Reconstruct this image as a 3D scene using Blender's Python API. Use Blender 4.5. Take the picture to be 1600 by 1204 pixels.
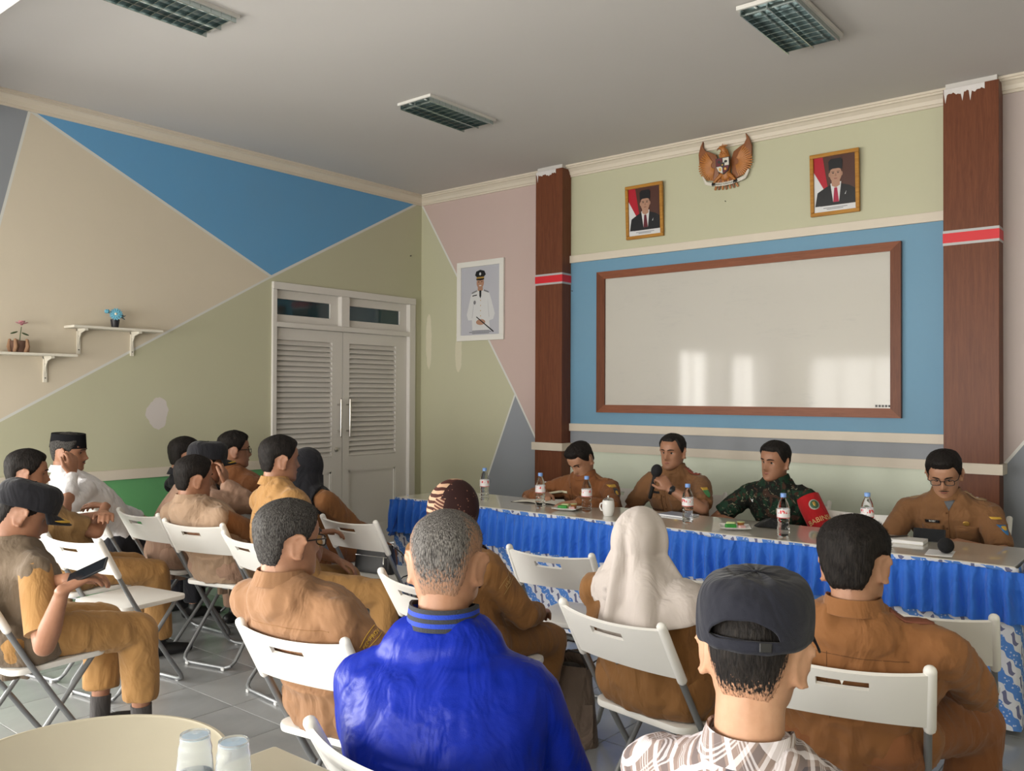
import bpy, bmesh, math, random
import numpy as np
from mathutils import Vector, Matrix, Euler, noise
from mathutils.bvhtree import BVHTree

for o in list(bpy.data.objects):
    bpy.data.objects.remove(o, do_unlink=True)
scene = bpy.context.scene
COL = scene.collection

# ------------------------------------------------------------------ camera
FPX, YAW, PITCH, ROLL = 1340.2, 0.68565, 0.01084, 0.00419
CAM = Vector((6.418, -6.338, 1.5))
_f = Vector((-math.sin(YAW) * math.cos(PITCH), math.cos(YAW) * math.cos(PITCH), math.sin(PITCH)))
_r = Vector((math.cos(YAW), math.sin(YAW), 0))
_u = _r.cross(_f)
CR = _r * math.cos(ROLL) + _u * math.sin(ROLL)
CU = -_r * math.sin(ROLL) + _u * math.cos(ROLL)
cam_d = bpy.data.cameras.new('camera')
cam_d.sensor_width = 36
cam_d.lens = FPX / 1600 * 36
cam_d.clip_start = 0.05
cam = bpy.data.objects.new('camera', cam_d)
COL.objects.link(cam)
cam.matrix_world = Matrix((
    (CR.x, CU.x, -_f.x, CAM.x), (CR.y, CU.y, -_f.y, CAM.y),
    (CR.z, CU.z, -_f.z, CAM.z), (0, 0, 0, 1)))
scene.camera = cam


def ray(px, py):
    return CR * ((px - 800) / FPX) - CU * ((py - 602) / FPX) + _f


def PD(px, py, depth):
    return CAM + ray(px, py) * depth


def PZ(px, py, z):
    d = ray(px, py)
    return CAM + d * ((z - CAM.z) / d.z)


def PY(px, py, y=0.0):
    d = ray(px, py)
    return CAM + d * ((y - CAM.y) / d.y)


def PX_(px, py, x=0.0):
    d = ray(px, py)
    return CAM + d * ((x - CAM.x) / d.x)


# ------------------------------------------------------------------ world + daylight
ROOM_X, ROOM_Y, ZC = 8.6, -9.6, 3.57      # right wall, far end behind the camera, ceiling
world = bpy.data.worlds.new('World')
scene.world = world
world.use_nodes = True
nt = world.node_tree
nt.nodes.clear()
wo = nt.nodes.new('ShaderNodeOutputWorld')
wb = nt.nodes.new('ShaderNodeBackground')
wb.inputs['Color'].default_value = (1.0, 0.98, 0.94, 1)
wb.inputs['Strength'].default_value = 2.2
nt.links.new(wb.outputs[0], wo.inputs[0])
scene.view_settings.view_transform = 'Standard'
scene.view_settings.look = 'None'
scene.view_settings.exposure = 0.0
scene.view_settings.gamma = 1.0
scene.view_settings.use_curve_mapping = False

# window openings: on the left wall (x = 0) behind the photographed part, and on the end wall
LEFT_WINS = [(-7.3, -5.7), (-9.2, -7.6)]
END_WINS = [(0.5, 2.3), (2.8, 4.6), (5.1, 6.9)]
WZ0, WZ1 = 0.35, 2.25


def area(name, loc, rot, sx, sy, power, col=(1.0, 0.965, 0.905)):
    d = bpy.data.lights.new(name, 'AREA')
    d.shape = 'RECTANGLE'
    d.size, d.size_y, d.energy, d.color = sx, sy, power, col
    o = bpy.data.objects.new(name, d)
    COL.objects.link(o)
    o.location, o.rotation_euler = loc, rot
    return o


WIN_L, WIN_E = 275, 180
for a, b in LEFT_WINS:
    area('window_daylight', (-0.35, (a + b) / 2, (WZ0 + WZ1) / 2), (0, -math.pi / 2, 0), WZ1 - WZ0, b - a, WIN_L)
for a, b in END_WINS:
    area('window_daylight', ((a + b) / 2, ROOM_Y - 0.35, (WZ0 + WZ1) / 2), (math.pi / 2, 0, 0), b - a, WZ1 - WZ0, WIN_E)

# ------------------------------------------------------------------ helpers
random.seed(7)
rng = np.random.default_rng(7)


def srgb(r, g, b):
    def c(v):
        v /= 255.0
        return v / 12.92 if v <= 0.04045 else ((v + 0.055) / 1.055) ** 2.4
    return (c(r), c(g), c(b), 1.0)


class N:
    """small node-tree writer"""
    def __init__(self, name):
        self.m = bpy.data.materials.new(name)
        self.m.use_nodes = True
        self.t = self.m.node_tree
        self.t.nodes.clear()
        self.out = self.t.nodes.new('ShaderNodeOutputMaterial')
        self.b = self.t.nodes.new('ShaderNodeBsdfPrincipled')
        self.t.links.new(self.b.outputs[0], self.out.inputs[0])

    def new(self, typ, **kw):
        n = self.t.nodes.new(typ)
        for k, v in kw.items():
            setattr(n, k, v)
        return n

    def link(self, a, b):
        self.t.links.new(a, b)

    def setin(self, sock, v):
        if hasattr(v, 'is_output'):
            self.link(v, sock)
        else:
            sock.default_value = v

    def coord(self, kind='Object'):
        return self.new('ShaderNodeTexCoord').outputs[kind]

    def math(self, op, a, b=0.0, c=0.0):
        n = self.new('ShaderNodeMath', operation=op)
        self.setin(n.inputs[0], a); self.setin(n.inputs[1], b)
        if op in ('MULTIPLY_ADD', 'SMOOTH_MIN', 'COMPARE'):
            self.setin(n.inputs[2], c)
        return n.outputs[0]

    def mix(self, fac, a, b):
        n = self.new('ShaderNodeMix', data_type='RGBA')
        self.setin(n.inputs[0], fac); self.setin(n.inputs[6], a); self.setin(n.inputs[7], b)
        return n.outputs[2]

    def noise(self, scale, detail=3, rough=0.5, vec=None, dist=0.0):
        n = self.new('ShaderNodeTexNoise')
        n.inputs['Scale'].default_value = scale
        n.inputs['Detail'].default_value = detail
        n.inputs['Roughness'].default_value = rough
        n.inputs['Distortion'].default_value = dist
        self.link(vec if vec is not None else self.coord(), n.inputs['Vector'])
        return n.outputs['Fac']

    def mapping(self, vec, scale=(1, 1, 1), rot=(0, 0, 0), loc=(0, 0, 0)):
        n = self.new('ShaderNodeMapping')
        n.inputs['Scale'].default_value = scale
        n.inputs['Rotation'].default_value = rot
        n.inputs['Location'].default_value = loc
        self.link(vec, n.inputs['Vector'])
        return n.outputs[0]

    def ramp(self, fac, lo, hi):
        n = self.new('ShaderNodeMapRange')
        n.inputs['From Min'].default_value = lo
        n.inputs['From Max'].default_value = hi
        self.link(fac, n.inputs['Value'])
        return n.outputs[0]

    def sep(self, vec):
        n = self.new('ShaderNodeSeparateXYZ')
        self.link(vec, n.inputs[0])
        return n.outputs

    def bump(self, h, strength=0.3, dist=0.01):
        n = self.new('ShaderNodeBump')
        n.inputs['Strength'].default_value = strength
        n.inputs['Distance'].default_value = dist
        self.link(h, n.inputs['Height'])
        self.link(n.outputs[0], self.b.inputs['Normal'])

    def base(self, c):
        self.setin(self.b.inputs['Base Color'], c)

    def set(self, rough=None, metal=None, spec=None, **kw):
        if rough is not None: self.setin(self.b.inputs['Roughness'], rough)
        if metal is not None: self.b.inputs['Metallic'].default_value = metal
        if spec is not None: self.b.inputs['Specular IOR Level'].default_value = spec
        for k, v in kw.items():
            self.setin(self.b.inputs[k], v)


_MC = {}


def mat(name, col, rough=0.6, metal=0.0, spec=0.4, var=0.0, vscale=8.0, bump=0.0, bscale=40.0, **kw):
    """plain procedural material: colour with faint noise variation and fine relief"""
    if name in _MC:
        return _MC[name]
    n = N(name)
    if len(col) == 3:
        col = (*col, 1)
    if var > 0:
        dark = tuple(c * (1 - var) for c in col[:3]) + (1,)
        lite = tuple(min(1, c * (1 + var)) for c in col[:3]) + (1,)
        n.base(n.mix(n.noise(vscale, 4), dark, lite))
    else:
        n.base(col)
    n.set(rough, metal, spec, **kw)
    if bump > 0:
        n.bump(n.noise(bscale, 3), bump, 0.004)
    _MC[name] = n.m
    return n.m


def cloth(name, col, rough=0.85, var=0.10, wr=0.35, weave=0.15, sheen=0.1):
    if name in _MC:
        return _MC[name]
    n = N(name)
    dark = tuple(c * (1 - var) for c in col[:3]) + (1,)
    lite = tuple(min(1, c * (1 + var)) for c in col[:3]) + (1,)
    n.base(n.mix(n.noise(5.0, 4), dark, lite))
    n.set(rough, 0, 0.25)
    n.b.inputs['Sheen Weight'].default_value = sheen
    co = n.coord()
    big = n.noise(9.0, 3, 0.55, n.mapping(co, (1, 1, 0.55)), 0.8)
    fine = n.noise(420.0, 1, 0.5, co)
    n.bump(n.math('ADD', n.math('MULTIPLY', big, wr), n.math('MULTIPLY', fine, weave * 0.04)), 0.8, 0.07)
    _MC[name] = n.m
    return n.m


def attach(o, parent):
    if parent is not None:
        o.parent = parent


def obj(name, me, parent=None, m=None, smooth=True):
    o = bpy.data.objects.new(name, me)
    COL.objects.link(o)
    attach(o, parent)
    if m is not None and not me.materials:
        for x in (m if isinstance(m, (list, tuple)) else [m]):
            me.materials.append(x)
    return o


def tag(o, label=None, cat=None, group=None, kind=None):
    if label: o['label'] = label
    if cat: o['category'] = cat
    if group: o['group'] = group
    if kind: o['kind'] = kind
    return o


def empty(name, loc=(0, 0, 0), rz=0.0, label=None, cat=None, group=None):
    o = bpy.data.objects.new(name, None)
    o.empty_display_size = 0.1
    COL.objects.link(o)
    o.location = loc
    o.rotation_euler = (0, 0, rz)
    return tag(o, label, cat, group)


class MB:
    """mesh collector"""
    def __init__(self):
        self.v, self.f, self.mi = [], [], []

    def add(self, vs, fs, mi=0):
        k = len(self.v)
        self.v.extend([tuple(p) for p in vs])
        for f in fs:
            self.f.append([i + k for i in f])
            self.mi.append(mi)
        return self

    def box(self, a, b, mi=0, M=None):
        x0, y0, z0 = a; x1, y1, z1 = b
        vs = [Vector(p) for p in ((x0, y0, z0), (x1, y0, z0), (x1, y1, z0), (x0, y1, z0), (x0, y0, z1), (x1, y0, z1), (x1, y1, z1), (x0, y1, z1))]
        if M is not None:
            vs = [M @ p for p in vs]
        return self.add(vs, [(0, 3, 2, 1), (4, 5, 6, 7), (0, 1, 5, 4), (1, 2, 6, 5), (2, 3, 7, 6), (3, 0, 4, 7)], mi)

    def tube(self, pts, rx, ry=None, ref=(1, 0, 0), seg=14, mi=0, caps=True, round_caps=True):
        """loft of elliptical rings along points; ref gives the direction of the rx axis (one or per point)"""
        pts = [Vector(p) for p in pts]
        n = len(pts)
        rx = list(rx) if isinstance(rx, (list, tuple, np.ndarray)) else [rx] * n
        ry = rx if ry is None else (list(ry) if isinstance(ry, (list, tuple, np.ndarray)) else [ry] * n)
        refs = [Vector(r) for r in ref] if isinstance(ref[0], (list, tuple, Vector)) else [Vector(ref)] * n
        fr = []
        px = None
        for i in range(n):
            t = (pts[min(i + 1, n - 1)] - pts[max(i - 1, 0)]).normalized()
            x = refs[i] - t * refs[i].dot(t)
            if x.length < 1e-4:
                x = px - t * px.dot(t) if px is not None else t.orthogonal()
            x.normalize(); px = x
            fr.append((t, x, t.cross(x)))
        rings = []
        if caps and round_caps:
            t, x, y = fr[0]; r = min(rx[0], ry[0])
            for a in (75, 45, 20):
                c, s = math.cos(math.radians(a)), math.sin(math.radians(a))
                rings.append((pts[0] - t * r * s, x, y, rx[0] * c, ry[0] * c))
        for i in range(n):
            rings.append((pts[i], fr[i][1], fr[i][2], rx[i], ry[i]))
        if caps and round_caps:
            t, x, y = fr[-1]; r = min(rx[-1], ry[-1])
            for a in (20, 45, 75):
                c, s = math.cos(math.radians(a)), math.sin(math.radians(a))
                rings.append((pts[-1] + t * r * s, x, y, rx[-1] * c, ry[-1] * c))
        vs, fs = [], []
        for (p, x, y, a, b) in rings:
            for k in range(seg):
                th = 2 * math.pi * k / seg
                vs.append(p + x * (a * math.cos(th)) + y * (b * math.sin(th)))
        for i in range(len(rings) - 1):
            for k in range(seg):
                k2 = (k + 1) % seg
                fs.append((i * seg + k, i * seg + k2, (i + 1) * seg + k2, (i + 1) * seg + k))
        if caps:
            fs.append(tuple(range(seg))[::-1])
            fs.append(tuple((len(rings) - 1) * seg + k for k in range(seg)))
        return self.add(vs, fs, mi)

    def ell(self, c, r, M=None, seg=16, rings=10, mi=0):
        c = Vector(c)
        r = (r, r, r) if not hasattr(r, '__len__') else r
        vs, fs = [], []
        for i in range(1, rings):
            t = math.pi * i / rings
            for k in range(seg):
                p = 2 * math.pi * k / seg
                q = Vector((r[0] * math.sin(t) * math.cos(p), r[1] * math.sin(t) * math.sin(p), r[2] * math.cos(t)))
                vs.append(c + (M @ q if M is not None else q))
        top = len(vs); q = Vector((0, 0, r[2])); vs.append(c + (M @ q if M is not None else q))
        bot = len(vs); vs.append(c - (M @ q if M is not None else q))
        for i in range(rings - 2):
            for k in range(seg):
                k2 = (k + 1) % seg
                fs.append((i * seg + k, (i + 1) * seg + k, (i + 1) * seg + k2, i * seg + k2))
        for k in range(seg):
            k2 = (k + 1) % seg
            fs.append((top, k, k2))
            fs.append((bot, (rings - 2) * seg + k2, (rings - 2) * seg + k))
        return self.add(vs, fs, mi)

    def lathe(self, prof, seg=24, c=(0, 0, 0), mi=0, M=None):
        """prof: list of (r, z); closed at r=0 ends"""
        vs, fs = [], []
        c = Vector(c)
        for (r, z) in prof:
            for k in range(seg):
                a = 2 * math.pi * k / seg
                q = Vector((r * math.cos(a), r * math.sin(a), z))
                vs.append(c + (M @ q if M is not None else q))
        for i in range(len(prof) - 1):
            for k in range(seg):
                k2 = (k + 1) % seg
                fs.append((i * seg + k, i * seg + k2, (i + 1) * seg + k2, (i + 1) * seg + k))
        fs.append(tuple(range(seg))[::-1])
        fs.append(tuple((len(prof) - 1) * seg + k for k in range(seg)))
        return self.add(vs, fs, mi)

    def prism(self, pts2, z0, z1, M=None, mi=0):
        """polygon (x,y) extruded in z, M maps to place"""
        n = len(pts2)
        vs = [Vector((p[0], p[1], z0)) for p in pts2] + [Vector((p[0], p[1], z1)) for p in pts2]
        if M is not None:
            vs = [M @ p for p in vs]
        fs = [tuple(range(n))[::-1], tuple(range(n, 2 * n))] + [(i, (i + 1) % n, n + (i + 1) % n, n + i) for i in range(n)]
        return self.add(vs, fs, mi)

    def grid(self, fn, nu, nv, mi=0, skip=None, closed_u=False):
        vs = [fn(i / (nu if closed_u else nu - 1), j / (nv - 1)) for j in range(nv) for i in range(nu)]
        fs = []
        for j in range(nv - 1):
            for i in range(nu if closed_u else nu - 1):
                if skip and skip((i + .5) / (nu if closed_u else nu - 1), (j + .5) / (nv - 1)):
                    continue
                i2 = (i + 1) % nu
                fs.append((j * nu + i, j * nu + i2, (j + 1) * nu + i2, (j + 1) * nu + i))
        return self.add(vs, fs, mi)

    def mesh(self, name, smooth=True, solid=0.0, bevel=0.0, bseg=2, sharp=40):
        me = bpy.data.meshes.new(name)
        me.from_pydata(self.v, [], self.f)
        if any(self.mi):
            me.polygons.foreach_set('material_index', self.mi)
        bm = bmesh.new(); bm.from_mesh(me)
        if solid:
            bmesh.ops.recalc_face_normals(bm, faces=bm.faces)
            bm.normal_update()
            src = list(bm.faces)
            inner = {v: bm.verts.new(v.co - v.normal * solid) for v in list(bm.verts)}
            rim = [e for e in bm.edges if len(e.link_faces) == 1]
            for f in src:
                g = bm.faces.new([inner[v] for v in reversed(f.verts)]); g.material_index = f.material_index
            for e in rim:
                lp = e.link_loops[0]
                a, b = lp.vert, lp.link_loop_next.vert
                try:
                    g = bm.faces.new([b, a, inner[a], inner[b]]); g.material_index = e.link_faces[0].material_index
                except ValueError:
                    pass
        if bevel:
            es = [e for e in bm.edges if len(e.link_faces) == 2 and e.calc_face_angle(0) > 0.6]
            bmesh.ops.bevel(bm, geom=es, offset=bevel, segments=bseg, profile=0.6, affect='EDGES')
        bmesh.ops.recalc_face_normals(bm, faces=bm.faces)
        for f in bm.faces:
            f.smooth = smooth
        if smooth and sharp:
            lim = math.radians(sharp)
            for e in bm.edges:
                if len(e.link_faces) == 2 and e.calc_face_angle(0) > lim:
                    e.smooth = False
        bm.to_mesh(me); bm.free()
        return me

    def build(self, name, m, parent=None, smooth=True, **kw):
        me = self.mesh(name, smooth, **kw)
        return obj(name, me, parent, m)


def remesh(mb, name, voxel, it=3, fac=0.5):
    """fuse overlapping closed shapes into one continuous surface"""
    me = bpy.data.meshes.new(name + '_src')
    me.from_pydata(mb.v, [], mb.f)
    bm = bmesh.new(); bm.from_mesh(me)
    bmesh.ops.recalc_face_normals(bm, faces=bm.faces)
    bm.to_mesh(me); bm.free()
    o = bpy.data.objects.new(name + '_tmp', me)
    COL.objects.link(o)
    r = o.modifiers.new('r', 'REMESH'); r.mode = 'VOXEL'; r.voxel_size = voxel; r.use_smooth_shade = True
    s = o.modifiers.new('s', 'SMOOTH'); s.iterations = it; s.factor = fac
    dg = bpy.context.evaluated_depsgraph_get()
    out = bpy.data.meshes.new_from_object(o.evaluated_get(dg))
    out.name = name
    bpy.data.objects.remove(o, do_unlink=True)
    bpy.data.meshes.remove(me)
    out.polygons.foreach_set('use_smooth', [True] * len(out.polygons))
    return out


def get_co(me):
    a = np.empty(len(me.vertices) * 3, dtype=np.float32)
    me.vertices.foreach_get('co', a)
    return a.reshape(-1, 3)


def set_co(me, a):
    me.vertices.foreach_set('co', a.astype(np.float32).ravel())
    me.update()


def get_no(me):
    a = np.empty(len(me.vertices) * 3, dtype=np.float32)
    me.vertex_normals.foreach_get('vector', a)
    return a.reshape(-1, 3)


def text_mesh(s, size, depth=0.001, name='lettering'):
    cu = bpy.data.curves.new('txt', 'FONT')
    cu.body = s; cu.size = size; cu.extrude = depth; cu.align_x = 'CENTER'; cu.align_y = 'CENTER'
    cu.resolution_u = 2
    o = bpy.data.objects.new('txt', cu)
    COL.objects.link(o)
    dg = bpy.context.evaluated_depsgraph_get()
    me = bpy.data.meshes.new_from_object(o.evaluated_get(dg))
    bpy.data.objects.remove(o, do_unlink=True)
    me.name = name
    return me

# ------------------------------------------------------------------ room materials
def sd(n, a, b, p0, p1):
    """signed distance (positive on the left of p0->p1) for coordinate sockets a, b"""
    dx, dz = p1[0] - p0[0], p1[1] - p0[1]
    L = math.hypot(dx, dz)
    nx, nz = -dz / L, dx / L
    c = -(nx * p0[0] + nz * p0[1])
    return n.math('ADD', n.math('MULTIPLY_ADD', a, nx, c), n.math('MULTIPLY', b, nz))


def inside(n, ds, w=0.002):
    d = ds[0]
    for e in ds[1:]:
        d = n.math('MINIMUM', d, e)
    return d, n.math('GREATER_THAN', d, 0.0)


GREEN = (0.505, 0.495, 0.355, 1)
PALE = (0.70, 0.755, 0.64, 1)
BEIGE = (0.65, 0.575, 0.465, 1)
PINK = (0.55, 0.42, 0.395, 1)
GREY = (0.27, 0.29, 0.33, 1)
BLUE = (0.12, 0.34, 0.62, 1)
LINE = (0.66, 0.66, 0.64, 1)
CREAM = (0.64, 0.57, 0.48, 1)


def dirt(n, c, amt=0.08):
    co = n.coord()
    d = n.noise(1.3, 5, 0.6, co)
    f = n.noise(23.0, 3, 0.6, co)
    k = n.math('MULTIPLY', n.math('ADD', n.ramp(d, 0.3, 0.75), n.math('MULTIPLY', f, 0.3)), amt)
    return n.mix(k, c, (0.30, 0.27, 0.20, 1))


def wall_finish(n, c, rough=0.55, spec=0.35):
    n.base(dirt(n, c))
    n.set(rough, 0, spec)
    n.bump(n.noise(14, 5, 0.6), 0.08, 0.01)


def mat_left():
    n = N('paint_left_wall')
    s = n.sep(n.coord()); y, z = s[1], s[2]
    A, B, Cc, D = (-3.845, 3.48), (-1.845, 2.531), (-0.083, 3.475), (-4.03, 2.66)
    E_ = (-4.015, 1.308)
    # beige: right of the grey line, under the blue edge, above the green edge
    d_be, m_be = inside(n, [sd(n, y, z, B, A), sd(n, y, z, E_, B), sd(n, y, z, A, D)])
    d_bl, m_bl = inside(n, [sd(n, y, z, A, B), sd(n, y, z, B, Cc)])
    d_gr, m_gr = inside(n, [sd(n, y, z, D, A)])
    c = n.mix(m_be, GREEN, BEIGE)
    c = n.mix(m_bl, c, BLUE)
    c = n.mix(m_gr, c, GREY)
    la = n.math('LESS_THAN', n.math('ABSOLUTE', d_bl), 0.011)
    lb = n.math('LESS_THAN', n.math('ABSOLUTE', d_be), 0.009)
    c = n.mix(n.math('MAXIMUM', la, lb), c, LINE)
    # bare plaster patch
    w = n.noise(9, 3)
    py = n.math('DIVIDE', n.math('ADD', y, 2.892), 0.10)
    pz = n.math('DIVIDE', n.math('ADD', z, -1.345), 0.14)
    r = n.math('ADD', n.math('ADD', n.math('MULTIPLY', py, py), n.math('MULTIPLY', pz, pz)), n.math('MULTIPLY', w, 1.5))
    c = n.mix(n.math('LESS_THAN', r, 1.55), c, (0.62, 0.57, 0.56, 1))
    wall_finish(n, c)
    return n.m


def mat_back():
    n = N('paint_back_wall')
    s = n.sep(n.coord()); x, z = s[0], s[2]
    A, B, Cc = (0.0, 3.49), (1.273, 1.509), (1.62, 0.82)
    d1 = sd(n, x, z, B, A)            # positive to the right-hand (pink) side
    d1 = n.math('MULTIPLY', d1, -1.0)
    d2 = sd(n, x, z, (0.956, 0.761), B)   # left edge of grey triangle
    d3 = sd(n, x, z, B, (1.50, 1.13))
    grey_d = n.math('MINIMUM', n.math('MULTIPLY', d2, -1.0), n.math('MULTIPLY', d3, -1.0))
    m_left = n.math('LESS_THAN', x, 1.75)
    m_pink = n.math('MULTIPLY', n.math('GREATER_THAN', d1, 0.0), m_left)
    c = n.mix(m_pink, GREEN, PINK)
    # the last metre under the pink area belongs to green again left of the triangle
    m_gt = n.math('MULTIPLY', n.math('GREATER_THAN', grey_d, 0.0), m_left)
    c = n.mix(m_gt, c, GREY)
    l1 = n.math('LESS_THAN', n.math('ABSOLUTE', d1), 0.010)
    l1 = n.math('MULTIPLY', l1, n.math('GREATER_THAN', z, 1.5))
    l2 = n.math('LESS_THAN', n.math('ABSOLUTE', grey_d), 0.009)
    c = n.mix(n.math('MULTIPLY', n.math('MAXIMUM', l1, l2), m_left), c, LINE)
    # bay between the columns: blue board panel, grey strip, pale green below
    bay = n.math('MULTIPLY', n.math('GREATER_THAN', x, 1.75), n.math('LESS_THAN', x, 5.2))
    def band(z0, z1):
        return n.math('MULTIPLY', bay, n.math('MULTIPLY', n.math('GREATER_THAN', z, z0), n.math('LESS_THAN', z, z1)))
    c = n.mix(band(1.2, 2.72), c, (0.14, 0.30, 0.45, 1))
    c = n.mix(band(1.03, 1.2), c, GREY)
    c = n.mix(band(-1, 1.03), c, PALE)
    # right of the second column
    rt = n.math('GREATER_THAN', x, 5.2)
    c = n.mix(rt, c, (0.46, 0.385, 0.37, 1))
    dg = sd(n, x, z, (5.342, 1.03), (5.476, 1.21))
    mg = n.math('MULTIPLY', rt, n.math('LESS_THAN', dg, 0.0))
    c = n.mix(mg, c, (0.22, 0.24, 0.28, 1))
    c = n.mix(n.math('MULTIPLY', rt, n.math('LESS_THAN', n.math('ABSOLUTE', dg), 0.009)), c, LINE)
    # filler patches left of and under the portrait poster
    for (cx, cz, wx, wz) in ((0.115, 2.05, 0.045, 0.32), (0.535, 1.93, 0.05, 0.24)):
        w = n.noise(12, 3)
        px = n.math('DIVIDE', n.math('ADD', x, -cx), wx)
        pz = n.math('DIVIDE', n.math('ADD', z, -cz), wz)
        r = n.math('ADD', n.math('ADD', n.math('MULTIPLY', px, px), n.math('MULTIPLY', pz, pz)), n.math('MULTIPLY', w, 1.2))
        c = n.mix(n.math('LESS_THAN', r, 1.4), c, (0.64, 0.60, 0.47, 1))
    wall_finish(n, c)
    return n.m


M_CEIL = mat('ceiling_paint', (0.57, 0.545, 0.53), 0.8, spec=0.2, var=0.035, vscale=1.1, bump=0.03, bscale=9)
M_CREAM = mat('cream_trim', CREAM, 0.5, var=0.03)
M_WHITE = mat('white_gloss_paint', (0.66, 0.63, 0.60), 0.4, var=0.03, vscale=3)
M_PLAIN = mat('plain_wall_paint', (0.62, 0.60, 0.48), 0.6, var=0.04, vscale=2)


def mat_wood(name, c0, c1, axis=2, rough=0.4):
    n = N(name)
    co = n.coord()
    sc = [14, 14, 14]; sc[axis] = 0.9
    g = n.noise(4.5, 5, 0.62, n.mapping(co, tuple(sc)), 0.6)
    f = n.noise(22, 3, 0.6, n.mapping(co, tuple(sc)))
    k = n.math('ADD', n.math('MULTIPLY', g, 0.75), n.math('MULTIPLY', f, 0.25))
    n.base(n.mix(n.ramp(k, 0.3, 0.7), c0, c1))
    n.set(rough, 0, 0.22)
    n.bump(f, 0.08, 0.003)
    return n.m


M_COLWOOD = mat_wood('column_laminate', (0.108, 0.034, 0.016, 1), (0.175, 0.058, 0.027, 1))
M_FRAMEWOOD = mat_wood('board_frame_wood', (0.17, 0.055, 0.026, 1), (0.27, 0.095, 0.048, 1), 0)


def mat_tile():
    n = N('floor_tile_glaze')
    oi = n.new('ShaderNodeObjectInfo')
    co = n.coord()
    v = n.noise(1.7, 5, 0.6, co, 0.7)
    c = n.mix(n.ramp(v, 0.3, 0.75), (0.26, 0.27, 0.278, 1), (0.37, 0.38, 0.385, 1))
    c = n.mix(n.math('MULTIPLY', oi.outputs['Random'], 0.25), c, (0.44, 0.45, 0.44, 1))
    n.base(c)
    n.set(n.math('MULTIPLY_ADD', n.noise(6, 4, 0.6, co), 0.16, 0.07), 0, 0.5)
    n.bump(n.noise(3, 2), 0.02, 0.01)
    return n.m


M_TILE = mat_tile()
M_GROUT = mat('grout', (0.20, 0.21, 0.21), 0.9)


def structure(name, mb, m, smooth=False, **kw):
    o = mb.build(name, m, None, smooth, **kw)
    o['kind'] = 'structure'
    return o


# ------------------------------------------------------------------ room shell
def wall_with_holes(name, lo, hi, axis, plane, thick, holes, m):
    """wall in plane axis=plane spanning lo..hi along the other horizontal axis, with rectangular holes (a,b,z0,z1)"""
    mb = MB()
    cuts = sorted({lo, hi} | {h[0] for h in holes} | {h[1] for h in holes})
    def put(a, b, z0, z1):
        t0, t1 = sorted((plane, plane + thick))
        if axis == 0: mb.box((t0, a, z0), (t1, b, z1))
        else: mb.box((a, t0, z0), (b, t1, z1))
    for a, b in zip(cuts[:-1], cuts[1:]):
        h = [q for q in holes if q[0] <= a + 1e-6 and q[1] >= b - 1e-6]
        if not h:
            put(a, b, 0, ZC + 0.05)
        else:
            if h[0][2] > 0: put(a, b, 0, h[0][2])
            put(a, b, h[0][3], ZC + 0.05)
    return structure(name, mb, m)


DOOR_Y0, DOOR_Y1, DOOR_Z = -1.84, -0.098, 2.49
wall_left = wall_with_holes('wall_left', ROOM_Y, 0.0, 0, 0.0, -0.2,
                            [(DOOR_Y0, DOOR_Y1, 0, DOOR_Z)] + [(a, b, WZ0, WZ1) for a, b in LEFT_WINS], mat_left())
wall_back = structure('wall_back', MB().box((-0.2, 0, 0), (ROOM_X + 0.2, 0.2, ZC + 0.05)), mat_back())
wall_right = structure('wall_right', MB().box((ROOM_X, ROOM_Y, 0), (ROOM_X + 0.2, 0, ZC + 0.05)), M_PLAIN)
wall_end = wall_with_holes('wall_end', 0.0, ROOM_X, 1, ROOM_Y, -0.2, [(a, b, WZ0, WZ1) for a, b in END_WINS], M_PLAIN)
ceiling = structure('ceiling', MB().box((-0.2, ROOM_Y - 0.2, ZC), (ROOM_X + 0.2, 0.2, ZC + 0.15)), M_CEIL)

# floor: screed with individual glazed tiles
floor = structure('floor', MB().box((-0.2, ROOM_Y - 0.2, -0.12), (ROOM_X + 0.2, 0.2, -0.004)), M_GROUT)
TS, GAP = 0.4, 0.004
tile_me = None
def tile_mesh():
    mb = MB().box((-TS / 2 + GAP / 2, -TS / 2 + GAP / 2, -0.008), (TS / 2 - GAP / 2, TS / 2 - GAP / 2, 0.0))
    return mb.mesh('tile', False, bevel=0.0012, bseg=1)
tile_me = tile_mesh(); tile_me.materials.append(M_TILE)
xs = [4.36 + TS * (i + 0.5) for i in range(-11, 11)]
ys = [-3.18 + TS * (j + 0.5) for j in range(-23, 8)]
cells = [(x, y) for x in xs for y in ys if -0.1 < x < ROOM_X and ROOM_Y < y < -0.0]
def vis_key(c):
    d = Vector((c[0], c[1], 0)) - CAM
    z = d.dot(_f)
    if z < 0.5: return 1e6
    px = 800 + FPX * d.dot(CR) / z
    return (abs(px - 800) > 900) * 100 + z
cells.sort(key=vis_key)
for (x, y) in cells[:290]:
    o = obj('floor_tile', tile_me, floor); o.location = (x, y, 0)
mb = MB()
for (x, y) in cells[290:]:
    mb.box((x - TS / 2 + GAP / 2, y - TS / 2 + GAP / 2, -0.008), (x + TS / 2 - GAP / 2, y + TS / 2 - GAP / 2, 0))
o = mb.build('floor_tiles_rest', M_TILE, floor, False); o['kind'] = 'stuff'

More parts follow.
